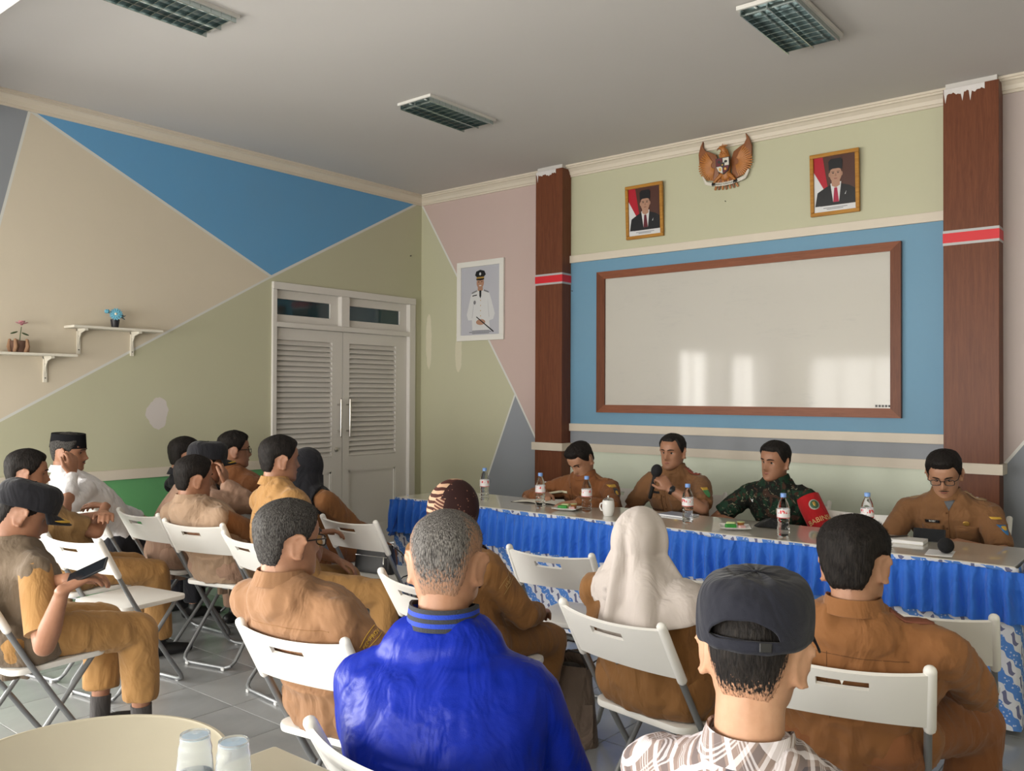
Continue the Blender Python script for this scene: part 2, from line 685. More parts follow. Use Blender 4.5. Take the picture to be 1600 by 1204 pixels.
# crown mouldings with a stepped profile, left and back
def crown(name, along, a, b):
    prof = [(0, 0), (0.012, 0), (0.012, 0.018), (0.022, 0.018), (0.030, 0.045), (0.050, 0.066), (0.062, 0.070), (0.062, 0.084), (0.074, 0.084), (0.074, 0.10), (0, 0.10)]
    mb = MB()
    n = len(prof)
    vs = []
    for t in (a, b):
        for (d, h) in prof:
            vs.append((d, t, ZC - 0.10 + h) if along == 'y' else (t, -d, ZC - 0.10 + h))
    mb.add(vs, [(i, (i + 1) % n, n + (i + 1) % n, n + i) for i in range(n)] + [tuple(range(n)), tuple(range(n, 2 * n))])
    return structure(name, mb, M_CREAM)
crown('trim_1', 'y', -4.9, 0.0)
crown('trim_2', 'x', 0.0, ROOM_X)
# beam across the ceiling behind the first bay
structure('trim_3', MB().box((0.0, -5.25, 3.20), (ROOM_X, -4.83, ZC + 0.01)), mat('beam_paint', (0.86, 0.84, 0.82), 0.7))

# left dado rail and glossy green wainscot
structure('trim_4', MB().box((0, -5.6, 0.845), (0.018, DOOR_Y0 - 0.0, 0.92)), M_CREAM, bevel=0.003)
M_WAINS = mat('green_enamel', (0.13, 0.36, 0.15), 0.28, var=0.12, vscale=3, bump=0.08, bscale=5)
structure('trim_5', MB().box((0, -5.6, 0.0), (0.006, DOOR_Y0, 0.846)), M_WAINS)

# rails of the board bay
CD = 0.137
structure('trim_6', MB().box((1.905, -0.022, 2.691), (5.034, 0, 2.757)), M_CREAM, bevel=0.003)
structure('trim_7', MB().box((1.905, -0.022, 1.178), (5.034, 0, 1.245)), M_CREAM, bevel=0.003)
rail = MB()
CLX0, CLX1, CRX0, CRX1 = 1.617, 1.918, 5.034, 5.36
Z0, Z1 = 1.002, 1.070
rail.box((CLX1, -0.022, Z0), (CRX0, 0, Z1))
for (a, b) in ((CLX0, CLX1), (CRX0, CRX1)):
    rail.box((a - 0.022, -CD - 0.022, Z0), (b + 0.022, -CD, Z1))
    rail.box((a - 0.022, -CD, Z0), (a, 0, Z1))
    rail.box((b, -CD, Z0), (b + 0.022, 0, Z1))
structure('trim_8', rail, M_CREAM)

# columns clad in brown laminate, with red/silver band and flaking white paint at the top
M_RED = mat('red_tape', (0.62, 0.02, 0.03), 0.4)
M_SILV = mat('silver_tape', (0.45, 0.45, 0.46), 0.4)
M_FLAKE = mat('white_paint_smear', (0.66, 0.63, 0.63), 0.7, var=0.1, vscale=30)
def column(x0, x1, label, drips):
    col = empty('column', ((x0 + x1) / 2, -CD / 2, 0), 0, label, 'column', 'laminate columns')
    w, d = (x1 - x0) / 2, CD / 2
    zt = ZC - 0.035
    MB().box((-w, -d, 0), (w, d + 0.0, zt)).build('cladding', M_COLWOOD, col, False, bevel=0.002, bseg=1)
    # underlying plaster core reaching the ceiling
    MB().box((-w + 0.012, -d + 0.012, zt - 0.01), (w - 0.012, d, ZC)).build('plaster_core', M_CEIL, col, False)
    e = 0.0025
    for (nm, m, z0, z1) in (('red_band', M_RED, 2.514, 2.578), ('silver_band', M_SILV, 2.578, 2.595), ('silver_band', M_SILV, 2.497, 2.514)):
        MB().box((-w - e, -d - e, z0), (w + e, d, z1)).build(nm, m, col, False)
    pts = [(-w, zt), (-w + 0.02, zt - 0.05)]
    k = 26
    top, bot = [], []
    for i in range(k + 1):
        x = -w + 0.005 + (2 * w * 0.74) * i / k
        b = zt - 0.035 - 0.02 * noise.noise(Vector((x * 22, x0, 0))) - 0.004 * (i % 3)
        if i in drips: b -= 0.06
        bot.append((x, b)); top.append((x, zt - 0.002 + 0.0 * i))
    poly = top + bot[::-1]
    M = Matrix.Translation((0, -d - 0.001, 0)) @ Matrix.Rotation(math.pi / 2, 4, 'X')
    mbp = MB()
    for i in range(k):
        mbp.prism([top[i], top[i + 1], bot[i + 1], bot[i]], 0.0, 0.0016, M)
    mbp.build('paint_smear', M_FLAKE, col, False)
    return col
column(CLX0, CLX1, 'brown wood-clad column left of the whiteboard, beside the white uniform portrait', [2])
column(CRX0, CRX1, 'brown wood-clad column right of the whiteboard, paint drips at its top', [1, 12, 17])

# windows: frames and mullions in the openings (seen only as reflections in the board)
def window(idx, axis, a, b):
    m = M_WHITE
    t = 0.05
    par = None
    def put(mb, a0, a1, z0, z1, d=0.06):
        if axis == 0: mb.box((-0.13, a0, z0), (-0.13 + d, a1, z1))
        else: mb.box((a0, ROOM_Y - 0.13, z0), (a1, ROOM_Y - 0.13 + d, z1))
    mb = MB()
    put(mb, a, b, WZ0, WZ0 + t); put(mb, a, b, WZ1 - t, WZ1)
    put(mb, a, a + t, WZ0, WZ1); put(mb, b - t, b, WZ0, WZ1)
    o = structure('window_%d' % idx, mb, m)
    for q in (1, 2):
        c = a + (b - a) * q / 3
        mb = MB(); put(mb, c - 0.02, c + 0.02, WZ0 + t, WZ1 - t, 0.05)
        mb.build('mullion', m, o, False)
    return o
k = 1
for a, b in LEFT_WINS: window(k, 0, a, b); k += 1
for a, b in END_WINS: window(k, 1, a, b); k += 1

# garden outside the windows
M_GRASS = mat('lawn', (0.10, 0.19, 0.04), 0.9, var=0.3, vscale=6)
structure('ground', MB().box((-14, -26, -0.3), (16, 3, -0.14)), M_GRASS)

# ------------------------------------------------------------------ louvred double door with transom lights
def build_door():
    fr = MB()
    T = 0.045
    X0, X1 = -0.10, 0.022
    fr.box((X0, DOOR_Y0, 0), (X1, DOOR_Y0 + T, DOOR_Z - 0.065))
    fr.box((X0, DOOR_Y1 - T - 0.04, 0), (X1, DOOR_Y1, DOOR_Z - 0.065))
    fr.box((X0, DOOR_Y0, DOOR_Z - 0.065), (X1 + 0.006, DOOR_Y1, DOOR_Z))
    fr.box((X0, DOOR_Y0 + T, 2.093), (X1, DOOR_Y1 - T - 0.04, 2.139))
    fr.box((X0, -1.075, 2.139), (X1, -0.975, DOOR_Z - 0.065))
    d = structure('door_1', fr, M_WHITE, bevel=0.003, bseg=1)
    d['label'] = 'white louvred double door with glazed transom in the left wall'
    M_GL = mat('dark_transom_glass', (0.02, 0.05, 0.06), 0.06, spec=0.8)
    for (a, b) in ((DOOR_Y0 + T, -1.075), (-0.975, DOOR_Y1 - T - 0.04)):
        s = MB()
        z0, z1 = 2.139, DOOR_Z - 0.065
        s.box((-0.075, a, z0), (-0.03, b, z0 + 0.07)); s.box((-0.075, a, z1 - 0.075), (-0.03, b, z1))
        s.box((-0.075, a, z0 + 0.07), (-0.03, a + 0.03, z1 - 0.075)); s.box((-0.075, b - 0.09, z0 + 0.07), (-0.03, b, z1 - 0.075))
        so = s.build('transom_sash', M_WHITE, d, False)
        MB().box((-0.058, a + 0.028, z0 + 0.068), (-0.052, b - 0.088, z1 - 0.073)).build('pane', M_GL, so, False)
    YS = -1.022
    slat = MB()
    def leaf(y0, y1, ly0, ly1):
        st = MB()
        x0, x1 = -0.062, -0.022
        st.box((x0, y0, 0.012), (x1, ly0, 2.09)); st.box((x0, ly1, 0.012), (x1, y1, 2.09))
        st.box((x0, ly0, 1.985), (x1, ly1, 2.09)); st.box((x0, ly0, 0.765), (x1, ly1, 0.905)); st.box((x0, ly0, 0.012), (x1, ly1, 0.21))
        lf = st.build('door_leaf', M_WHITE, d, False)
        MB().box((x0 + 0.012, ly0, 0.21), (x1 - 0.014, ly1, 0.765)).build('lower_panel', M_WHITE, lf, False)
        mm = MB()
        q = 0.016
        for (a0, a1, b0, b1) in ((ly0, ly1, 0.21, 0.21 + q), (ly0, ly1, 0.765 - q, 0.765), (ly0, ly0 + q, 0.21, 0.765), (ly1 - q, ly1, 0.21, 0.765)):
            mm.box((x1 - 0.014, a0, b0), (x1 - 0.003, a1, b1))
        mm.build('panel_moulding', M_WHITE, lf, False)
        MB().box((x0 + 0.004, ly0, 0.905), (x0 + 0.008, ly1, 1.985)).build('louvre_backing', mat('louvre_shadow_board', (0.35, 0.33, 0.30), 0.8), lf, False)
        ns = 23
        L = ly1 - ly0
        me = MB().box((-0.026, 0.0, -0.0045), (0.026, L, 0.0045)).mesh('slat', False, bevel=0.002, bseg=1)
        me.materials.append(M_WHITE)
        for i in range(ns):
            s = obj('slat', me, lf)
            s.location = (-0.036, ly0, 0.905 + (i + 0.5) * (1.985 - 0.905) / ns)
            s.rotation_euler = (0, math.radians(52), 0)
        return lf
    l1 = leaf(DOOR_Y0 + T, YS - 0.003, -1.772, -1.149)
    l2 = leaf(YS + 0.003, DOOR_Y1 - T - 0.04, -0.940, -0.335)
    MS = mat('brushed_steel', (0.62, 0.60, 0.57), 0.3, metal=1.0)
    for (lf, y) in ((l1, YS - 0.055), (l2, YS + 0.055)):
        h = MB()
        h.tube([(0.028, y, 1.10), (0.028, y, 1.45)], 0.011)
        for z in (1.15, 1.40):
            h.tube([(-0.022, y, z), (0.028, y, z)], 0.009)
        h.build('pull_handle', MS, lf)
    MB().lathe([(0.0, 0), (0.022, 0), (0.022, 0.012), (0.012, 0.018), (0.0, 0.02)], 16, M=Matrix.Translation((-0.022, YS - 0.075, 0.975)) @ Matrix.Rotation(math.pi / 2, 4, 'Y')).build('lock', MS, l1)
    # dark store room behind
    structure('wall_store', MB().box((-1.2, -2.2, 0), (-1.1, 0.2, 2.9)), mat('unlit_room_paint', (0.2, 0.2, 0.2), 0.8))
build_door()

# ------------------------------------------------------------------ ceiling lights (switched off)
M_LFR = mat('light_frame_metal', (0.62, 0.60, 0.57), 0.45)
M_MIR = mat('louvre_aluminium', (0.50, 0.58, 0.58), 0.16, metal=1.0)
M_TUBE = mat('tube_glass_off', (0.75, 0.78, 0.76), 0.25)
M_HOUS = mat('light_housing_inside', (0.22, 0.28, 0.29), 0.35, metal=0.6)
def troffer(cx, cy, label, drop=0.0):
    t = empty('ceiling_light', (cx, cy, ZC), 0, label, 'ceiling light', 'switched-off ceiling lights')
    w, l, h = 0.15, 0.335, 0.07
    z = -drop
    fr = MB()
    e = 0.014
    # open box sunk into a slot below the ceiling plane
    for (a, b) in (((-w - e, -l - e), (w + e, -l)), ((-w - e, l), (w + e, l + e)), ((-w - e, -l), (-w, l)), ((w, -l), (w + e, l))):
        fr.box((a[0], a[1], z - 0.018 - 0.0), (b[0], b[1], z + 0.004))
    fr.build('frame', M_LFR, t, False)
    MB().box((-w, -l, z - 0.004), (w, l, z - 0.001)).build('housing', M_HOUS, t, False)
    for x in (-0.075, 0.075):
        MB().tube([(x, -l + 0.02, z - 0.010), (x, l - 0.02, z - 0.010)], 0.006, seg=10).build('tube', M_TUBE, t)
    fin = MB().box((-w, -0.0015, -0.011), (w, 0.0015, 0.011)).mesh('louvre_fin', False); fin.materials.append(M_MIR)
    for i in range(11):
        f = obj('louvre_fin', fin, t)
        f.location = (0, -l + (i + 0.5) * 2 * l / 11, z - 0.028)
    for x in (-w + 0.003, 0, w - 0.003):
        MB().box((x - 0.003, -l, z - 0.045), (x + 0.003, l, z - 0.014)).build('louvre_spine', M_MIR, t, False)
    return t
troffer(2.09, -1.80, 'switched-off ceiling light with louvre nearest the far corner')
troffer(4.63, -1.74, 'switched-off ceiling light hanging slightly loose above the whiteboard', 0.012)
troffer(2.14, -4.02, 'switched-off ceiling light over the left wall rows, cut by the picture edge')

# ------------------------------------------------------------------ whiteboard
def whiteboard():
    x0, x1, z0, z1 = 2.217, 4.741, 1.349, 2.580
    ix0, ix1, iz0, iz1 = 2.301, 4.671, 1.416, 2.516
    r = empty('whiteboard', ((x0 + x1) / 2, 0, z0), 0, 'large whiteboard with brown wooden frame on the blue panel', 'whiteboard')
    ox, oz = (x0 + x1) / 2, z0
    t = 0.035
    n = N('whiteboard_surface')
    co = n.coord()
    sm = n.noise(2.6, 6, 0.72, n.mapping(co, (1, 1, 1.6)), 1.0)
    ru = n.noise(30, 3, 0.7, n.mapping(co, (0.3, 1, 2)))
    k = n.math('MULTIPLY', n.ramp(sm, 0.52, 0.8), n.ramp(ru, 0.45, 0.7))
    n.base(n.mix(n.math('MULTIPLY', k, 0.5), (0.50, 0.475, 0.435, 1), (0.31, 0.31, 0.31, 1)))
    n.set(0.5, 0, 0.4)
    n.b.inputs['Coat Weight'].default_value = 0.40
    n.b.inputs['Coat Roughness'].default_value = 0.07
    MB().box((ix0 - ox - 0.01, -0.018, iz0 - oz - 0.01), (ix1 - ox + 0.01, -0.004, iz1 - oz + 0.01)).build('board_surface', n.m, r, False)
    def bar(name, pts):
        M = Matrix.Translation((-ox, -t, -oz)) @ Matrix.Rotation(math.pi / 2, 4, 'X')
        M = Matrix(((1, 0, 0, -ox), (0, 0, 1, -t), (0, 1, 0, -oz), (0, 0, 0, 1)))
        MB().prism(pts, 0, t, M).build('frame_bar', M_FRAMEWOOD if name in 'tb' else M_COLWOOD, r, False)
    bar('t', [(x0, z1), (x1, z1), (ix1, iz1), (ix0, iz1)])
    bar('b', [(x0, z0), (x1, z0), (ix1, iz0), (ix0, iz0)])
    bar('l', [(x0, z0), (ix0, iz0), (ix0, iz1), (x0, z1)])
    bar('r', [(x1, z0), (ix1, iz0), (ix1, iz1), (x1, z1)])
    M_DK = mat('maker_mark_ink', (0.10, 0.10, 0.10), 0.6)
    for i in range(5):
        a = ix1 - ox - 0.105 + i * 0.022
        MB().box((a, -0.0195, iz0 - oz + 0.008), (a + 0.016, -0.0178, iz0 - oz + 0.024)).build('maker_mark', M_DK, r, False)
whiteboard()

# ------------------------------------------------------------------ folding chairs
M_CHW = mat('white_chair_plastic', (0.80, 0.79, 0.76), 0.42, spec=0.45, var=0.03, vscale=5)
M_CHT = mat('grey_chair_tube', (0.25, 0.26, 0.27), 0.4, metal=0.55, spec=0.5)
M_RUB = mat('rubber_foot', (0.55, 0.56, 0.56), 0.6)
CHW = 0.205
BK_Y, BK_Z = -0.30, 0.79
FT_Y = 0.20


def tube_line(z):
    t = (BK_Z - z) / BK_Z
    return BK_Y + (FT_Y - BK_Y) * t - 0.02 * math.sin(math.pi * t)


def chair_meshes():
    ms = {}
    # backrest: bowed plate with hand slot, wrapping the tubes
    H = 0.165
    def fn(u, v):
        x = (u - 0.5) * 2 * (CHW + 0.012)
        bow = -0.034 * (1 - (abs(u - 0.5) * 2) ** 2.2)
        z = BK_Z + 0.008 - H * v
        y = tube_line(z) + bow + 0.002
        dip = 0.012 * (1 - ((u - 0.5) * 2) ** 2)
        z2 = z - dip * (1 - v) - 0.010 * v * (1 - ((u - 0.5) * 2) ** 2) * -0.4
        return Vector((x, y, z2))
    nu, nv = 41, 13
    mb = MB()
    mb.grid(fn, nu, nv, skip=lambda u, v: abs(u - 0.5) < 0.14 and 0.165 < v < 0.335)
    me = mb.mesh('backrest', True, solid=0.011, sharp=50)
    me.materials.append(M_CHW); ms['backrest'] = me
    mb = MB()
    zs = [BK_Z + 0.012, BK_Z - 0.08, BK_Z - H - 0.004]
    mb.tube([(0, tube_line(z), z) for z in zs], 0.0165, 0.0155, seg=12)
    me = mb.mesh('sleeve'); me.materials.append(M_CHW); ms['tube_sleeve'] = me
    # seat
    pts = []
    hw, y0, y1, r = 0.212, -0.175, 0.21, 0.05
    for (cx, cy, a0) in ((hw - r, y1 - r, 0), (-hw + r + 0.008, y1 - r, 90), (-hw + r + 0.012, y0 + r, 180), (hw - r - 0.012, y0 + r, 270)):
        for k in range(7):
            a = math.radians(a0 + 15 * k)
            pts.append((cx + r * math.cos(a), cy + r * math.sin(a)))
    me = MB().prism(pts, 0.432, 0.456).mesh('seat', True, bevel=0.007, bseg=2, sharp=30)
    me.materials.append(M_CHW); ms['seat'] = me
    # back tubes running down to the front feet, joined by a floor bar
    def u_frame(x, path, yb, zb, r):
        pts = [(-x, y, z) for (y, z) in path]
        c = 0.045
        d = Vector((0, path[-1][0] - path[-2][0], path[-1][1] - path[-2][1])).normalized()
        e = Vector((-x, path[-1][0], path[-1][1]))
        f = [Vector(p) for p in pts]
        f[-1] = e - d * c
        f += [e - d * c * 0.35 + Vector((c * 0.25, 0, 0)), e + Vector((c, 0, 0))]
        g = [Vector((-p.x, p.y, p.z)) for p in f[::-1]]
        mb = MB(); mb.tube(f + g, r, ref=(0, 0.3, 1), seg=10)
        return mb
    zs = [BK_Z - 0.01, 0.62, 0.48, 0.3, 0.15, 0.012]
    me = u_frame(CHW, [(tube_line(z), z) for z in zs], FT_Y, 0.012, 0.0112).mesh('back_tubes')
    me.materials.append(M_CHT); ms['back_tube_frame'] = me
    me = u_frame(CHW - 0.026, [(0.155, 0.43), (-0.02, 0.225), (-0.205, 0.011)], -0.205, 0.011, 0.0105).mesh('rear_leg_tubes')
    me.materials.append(M_CHT); ms['rear_leg_frame'] = me
    mb = MB().tube([(-CHW, tube_line(0.40), 0.405), (CHW, tube_line(0.40), 0.405)], 0.007, ref=(0, 0, 1), seg=8)
    me = mb.mesh('cross_bar'); me.materials.append(M_CHT); ms['cross_bar'] = me
    mb = MB().box((-0.011, -0.016, 0), (0.011, 0.016, 0.016))
    me = mb.mesh('foot', False, bevel=0.003); me.materials.append(M_RUB); ms['foot'] = me
    return ms


CH = chair_meshes()


def chair(x, y, ang, label, group='white folding chairs'):
    c = empty('folding_chair', (x, y, 0), math.radians(ang), label, 'chair', group)
    for sx in (-1, 1):
        t = obj('tube_sleeve', CH['tube_sleeve'], c); t.location.x = sx * (CHW + 0.004)
    for k in ('backrest', 'seat', 'back_tube_frame', 'rear_leg_frame', 'cross_bar'):
        obj(k, CH[k], c)
    for (fx, fy) in ((-0.15, FT_Y), (0.15, FT_Y), (-0.13, -0.205), (0.13, -0.205)):
        f = obj('foot', CH['foot'], c); f.location = (fx, fy, 0)
    return c


CHAIRS = dict(
    P1=(2.72, -4.88, 8, 'white folding chair under the man in cap and vest looking at his phone'),
    P2=(1.60, -4.20, 8, 'white folding chair behind the man with crossed arms'),
    C2=(2.10, -4.17, 10, 'empty white folding chair right of the man with crossed arms'),
    P3=(0.95, -3.60, 0, 'white folding chair under the man in white shirt and black felt cap'),
    P4=(1.52, -3.52, 3, 'white folding chair of the capped man resting his face on his hand'),
    P6=(2.08, -3.54, 14, 'white folding chair of the man in beige vest without a cap'),
    P7=(2.80, -3.62, -4, 'white folding chair of the man in yellowish khaki uniform'),
    P8=(2.10, -2.88, 0, 'white folding chair of the woman in black headscarf'),
    P5=(1.48, -2.80, 0, 'white folding chair of the man in glasses near the green wainscot'),
    PX=(1.02, -2.86, 0, 'white folding chair nearest the green wainscot, mostly hidden'),
    C6=(2.66, -2.90, 4, 'white folding chair with a black handbag on its seat'),
    P9=(4.27, -4.49, 9, 'white folding chair of the man in tan uniform and glasses'),
    P11=(4.12, -3.76, -8, 'white folding chair of the woman in patterned brown headscarf'),
    C9=(4.08, -2.96, 8, 'empty cream folding chair by the table with a phone on its seat'),
    C13=(4.84, -2.98, 3, 'empty folding chair hidden between white headscarf and navy cap'),
    C12=(5.63, -3.00, 8, 'empty folding chair at the right end of the table'),
    P12=(4.97, -3.71, -9, 'white folding chair of the woman in cream headscarf'),
    P14=(5.58, -3.72, 14, 'white folding chair of the man in brown uniform, notch in its hand slot'),
    P10=(5.16, -4.90, -4, 'white folding chair of the man in blue jacket'),
    P13=(5.86, -4.80, 0, 'white folding chair of the man in plaid shirt'),
    P15=(2.86, -1.02, 180, 'white folding chair of the man writing at the table'),
    C15=(2.36, -1.05, 180, 'empty white folding chair behind the table by the left column'),
    P16=(3.53, -0.98, 180, 'white folding chair of the man with the microphone'),
    P17=(4.26, -0.98, 180, 'white folding chair of the man in camouflage uniform'),
    C14=(4.76, -1.28, 180, 'empty white folding chair behind the table between soldier and man with phone'),
    P18=(5.30, -1.02, 180, 'white folding chair of the man in glasses by the right column'),
)
for k, (x, y, a, lb) in CHAIRS.items():
    c_ = chair(x, y, a, lb)
    if k == 'P14':   # torn tab left standing in the hand slot
        zt_ = BK_Z - 0.024
        M_ = Matrix.Translation((0.0, tube_line(zt_) - 0.036, zt_)) @ Matrix.Rotation(math.pi / 2, 4, 'X')
        MB().prism([(-0.020, 0.006), (0.020, 0.006), (0.004, -0.014), (0.0, -0.024), (-0.004, -0.014)], -0.006, 0.004, M_).build('slot_tab', M_CHW, c_, False)

# ------------------------------------------------------------------ long table with batik cloth and blue valance
TX0, TX1, TY0, TY1, TZ = 1.78, 5.735, -1.99, -1.42, 0.75


def mat_batik():
    n = N('batik_cloth_print')
    s = n.sep(n.coord())
    u = n.math('ADD', s[0], s[1]); v = s[2]
    # diagonal bands (parang style)
    d = n.math('ADD', n.math('MULTIPLY', u, 0.74), n.math('MULTIPLY', v, 0.74))
    e = n.math('SUBTRACT', n.math('MULTIPLY', u, 0.74), n.math('MULTIPLY', v, 0.74))
    wob = n.math('MULTIPLY', n.math('SINE', n.math('MULTIPLY', e, 120.0)), 0.005)
    band = n.math('PINGPONG', n.math('ADD', d, wob), 0.055)
    m1 = n.math('GREATER_THAN', band, 0.030)
    c = n.mix(m1, (0.70, 0.72, 0.80, 1), (0.10, 0.25, 0.66, 1))
    # s-shaped dark figures in the white bands
    w2 = n.math('MULTIPLY', n.math('SINE', n.math('MULTIPLY', e, 75.0)), 0.012)
    b2 = n.math('PINGPONG', n.math('ADD', n.math('ADD', d, w2), 0.0), 0.055)
    m2 = n.math('MULTIPLY', n.math('LESS_THAN', b2, 0.010), n.math('LESS_THAN', n.math('PINGPONG', e, 0.042), 0.028))
    c = n.mix(m2, c, (0.16, 0.17, 0.30, 1))
    vo = n.new('ShaderNodeTexVoronoi'); vo.inputs['Scale'].default_value = 70
    n.link(n.coord(), vo.inputs['Vector'])
    m3 = n.math('MULTIPLY', n.math('LESS_THAN', vo.outputs['Distance'], 0.28), m1)
    c = n.mix(m3, c, (0.55, 0.62, 0.82, 1))
    n.base(c)
    n.set(0.85, 0, 0.2)
    n.bump(n.noise(12, 3, 0.5, n.mapping(n.coord(), (1, 1, 0.3))), 0.3, 0.02)
    return n.m


M_BATIK = mat_batik()
tbl = empty('long_table', ((TX0 + TX1) / 2, (TY0 + TY1) / 2, 0), 0, 'long speakers\' table with glossy cream top below the whiteboard', 'table')
ox, oy = (TX0 + TX1) / 2, (TY0 + TY1) / 2
n = N('table_top_gloss')
n.base(n.mix(n.noise(3, 4), (0.50, 0.47, 0.40, 1), (0.58, 0.55, 0.48, 1)))
n.set(0.35, 0, 0.5)
n.b.inputs['Coat Weight'].default_value = 1.0
n.b.inputs['Coat Roughness'].default_value = 0.05
MB().box((TX0 - ox, TY0 - oy, TZ - 0.022), (TX1 - ox, TY1 - oy, TZ)).build('table_top', n.m, tbl, False, bevel=0.004)
M_EDGE = mat('table_edge_strip', (0.74, 0.71, 0.66), 0.45)
MB().box((TX0 - ox - 0.004, TY0 - oy - 0.004, TZ - 0.020), (TX1 - ox + 0.004, TY0 - oy, TZ - 0.003)).build('edge_strip', M_EDGE, tbl, False)
for x in (TX0 + 0.08, 3.1, 4.4, TX1 - 0.08):
    for y in (TY0 + 0.08, TY1 - 0.06):
        MB().box((x - ox - 0.02, y - oy - 0.02, 0), (x - ox + 0.02, y - oy + 0.02, TZ - 0.022)).build('leg', M_CHT, tbl, False)

# batik cloth: front and ends, softly pleated
def skirt_path(off):
    # clockwise from back left: left end, front, right end
    return [(TX0 - off, TY1), (TX0 - off, TY0 - off), (TX1 + off, TY0 - off), (TX1 + off, TY1)]


def sample_path(path, step):
    out = []
    for (a, b) in zip(path[:-1], path[1:]):
        L = math.dist(a, b)
        k = max(1, int(L / step))
        nx, ny = (b[1] - a[1]) / L, -(b[0] - a[0]) / L
        for i in range(k):
            t = i / k
            out.append((a[0] + (b[0] - a[0]) * t, a[1] + (b[1] - a[1]) * t, -nx if False else nx, ny))
    out.append((*path[-1], out[-1][2], out[-1][3]))
    return out


def drape(name, off, z_top, z_bot, amp, freq, m, seed, step=0.012, nz=14, flare=0.0, ruffle=False, wmin=-0.008):
    P = sample_path(skirt_path(off), step)
    cx, cy = (TX0 + TX1) / 2, (TY0 + TY1) / 2
    n_ = len(P)
    vs, fs = [], []
    for j in range(nz):
        v = j / (nz - 1)
        for i, (x, y, nx, ny) in enumerate(P):
            s = i * step
            ph = freq * s + 2.5 * noise.noise(Vector((s * 1.7, seed, 0)))
            a = amp * (0.25 + 0.75 * min(1, v * 2.2)) * (0.6 + 0.8 * (noise.noise(Vector((s * 2.3, seed + 5, v))) + 0.5))
            w = a * math.sin(ph + 0.8 * noise.noise(Vector((s * 3, v * 1.5, seed)))) + flare * v
            if ruffle and v < 0.10:
                w += 0.006 * math.sin(s * 260) * (1 - v / 0.1)
            zb = z_bot + 0.012 * noise.noise(Vector((s * 1.1, seed, 3)))
            z = z_top + (zb - z_top) * v
            if ruffle:
                z += 0.007 * math.sin(s * 9 + 2 * noise.noise(Vector((s * 2, 1, 1)))) * (1 - v)
            # outward normal: away from the table centre
            o_ = Vector((nx, ny))
            if o_.dot(Vector((x - cx, y - cy))) < 0: o_ = -o_
            vs.append((x + o_.x * max(w, wmin), y + o_.y * max(w, wmin), z))
    for j in range(nz - 1):
        for i in range(n_ - 1):
            fs.append((j * n_ + i, (j + 1) * n_ + i, (j + 1) * n_ + i + 1, j * n_ + i + 1))
    mb = MB(); mb.add(vs, fs)
    return mb.build(name, m, None, True, sharp=0)


bt = drape('batik_tablecloth', 0.012, TZ - 0.004, 0.03, 0.012, 14, M_BATIK, 3.3, 0.02, 12)
tag(bt, 'blue and white batik tablecloth hanging to the floor under the blue skirt', 'tablecloth')
M_VAL = cloth('blue_skirt_satin', (0.026, 0.155, 0.68), 0.55, var=0.10, wr=0.5, sheen=0.25)
vl = drape('table_skirt', 0.040, TZ - 0.016, 0.505, 0.021, 88, M_VAL, 9.1, 0.006, 14, 0.016, True)
tag(vl, 'bright blue gathered skirt along the edge of the speakers\' table', 'table skirt')

# loose blue corner of the skirt pulled out at the left end of the table
def corner_flap():
    a, b = PZ(648, 770, 0.735), Vector((1.80, -1.93, 0.735))
    a = Vector((1.70, -1.80, 0.735))
    def fn(u, v):
        p = a.lerp(Vector((1.88, -2.03, 0.735)), u)
        out = Vector((-0.72, -0.35, 0)) * (0.20 * v * (1 - 0.5 * u))
        w = 0.016 * math.sin(u * 26 + v) * (0.4 + v)
        return p + out + Vector((w * -0.6, w * -0.6, -0.27 * v + 0.01 * math.sin(u * 9)))
    mb = MB(); mb.grid(fn, 40, 12)
    o = mb.build('skirt_flap', M_VAL, vl, True, solid=0.002, sharp=0)
corner_flap()

# ------------------------------------------------------------------ foreground tables and cups
M_BTAB = mat('beige_plastic_table', (0.47, 0.43, 0.33), 0.38, var=0.03, vscale=3)
rt_z = 0.715
k_ = (1.5 - rt_z) / 0.75
rc = Vector((CAM.x + (4.654 - CAM.x) * k_, CAM.y + (-5.538 - CAM.y) * k_, 0)); rr = 0.282 * k_
rt = empty('round_table', rc, 0, 'round beige plastic table in the left foreground', 'table')
MB().lathe([(0.0, rt_z - 0.03), (rr - 0.03, rt_z - 0.03), (rr - 0.006, rt_z - 0.022), (rr, rt_z - 0.008), (rr - 0.004, rt_z), (rr - 0.012, rt_z + 0.001), (rr - 0.018, rt_z - 0.003), (0.0, rt_z - 0.003)], 72).build('table_top', M_BTAB, rt)
for k in range(3):
    a = math.radians(30 + 120 * k)
    MB().tube([(0.14 * math.cos(a), 0.14 * math.sin(a), rt_z - 0.03), (0.24 * math.cos(a), 0.24 * math.sin(a), 0.012)], 0.014).build('leg', M_CHT, rt)
rz = 0.77
ct = empty('side_table', (5.35, -5.60, 0), 0, 'rectangular beige table corner holding the two plastic cups', 'table')
MB().box((4.905 - 5.35, -5.95 + 5.60, rz - 0.03), (5.80 - 5.35, -5.262 + 5.60, rz)).build('table_top', M_BTAB, ct, False, bevel=0.006)
for (x, y) in ((-0.36, 0.26), (0.40, 0.26), (-0.36, -0.28), (0.40, -0.28)):
    MB().tube([(x, y, rz - 0.03), (x, y, 0.012)], 0.014).build('leg', M_CHT, ct)

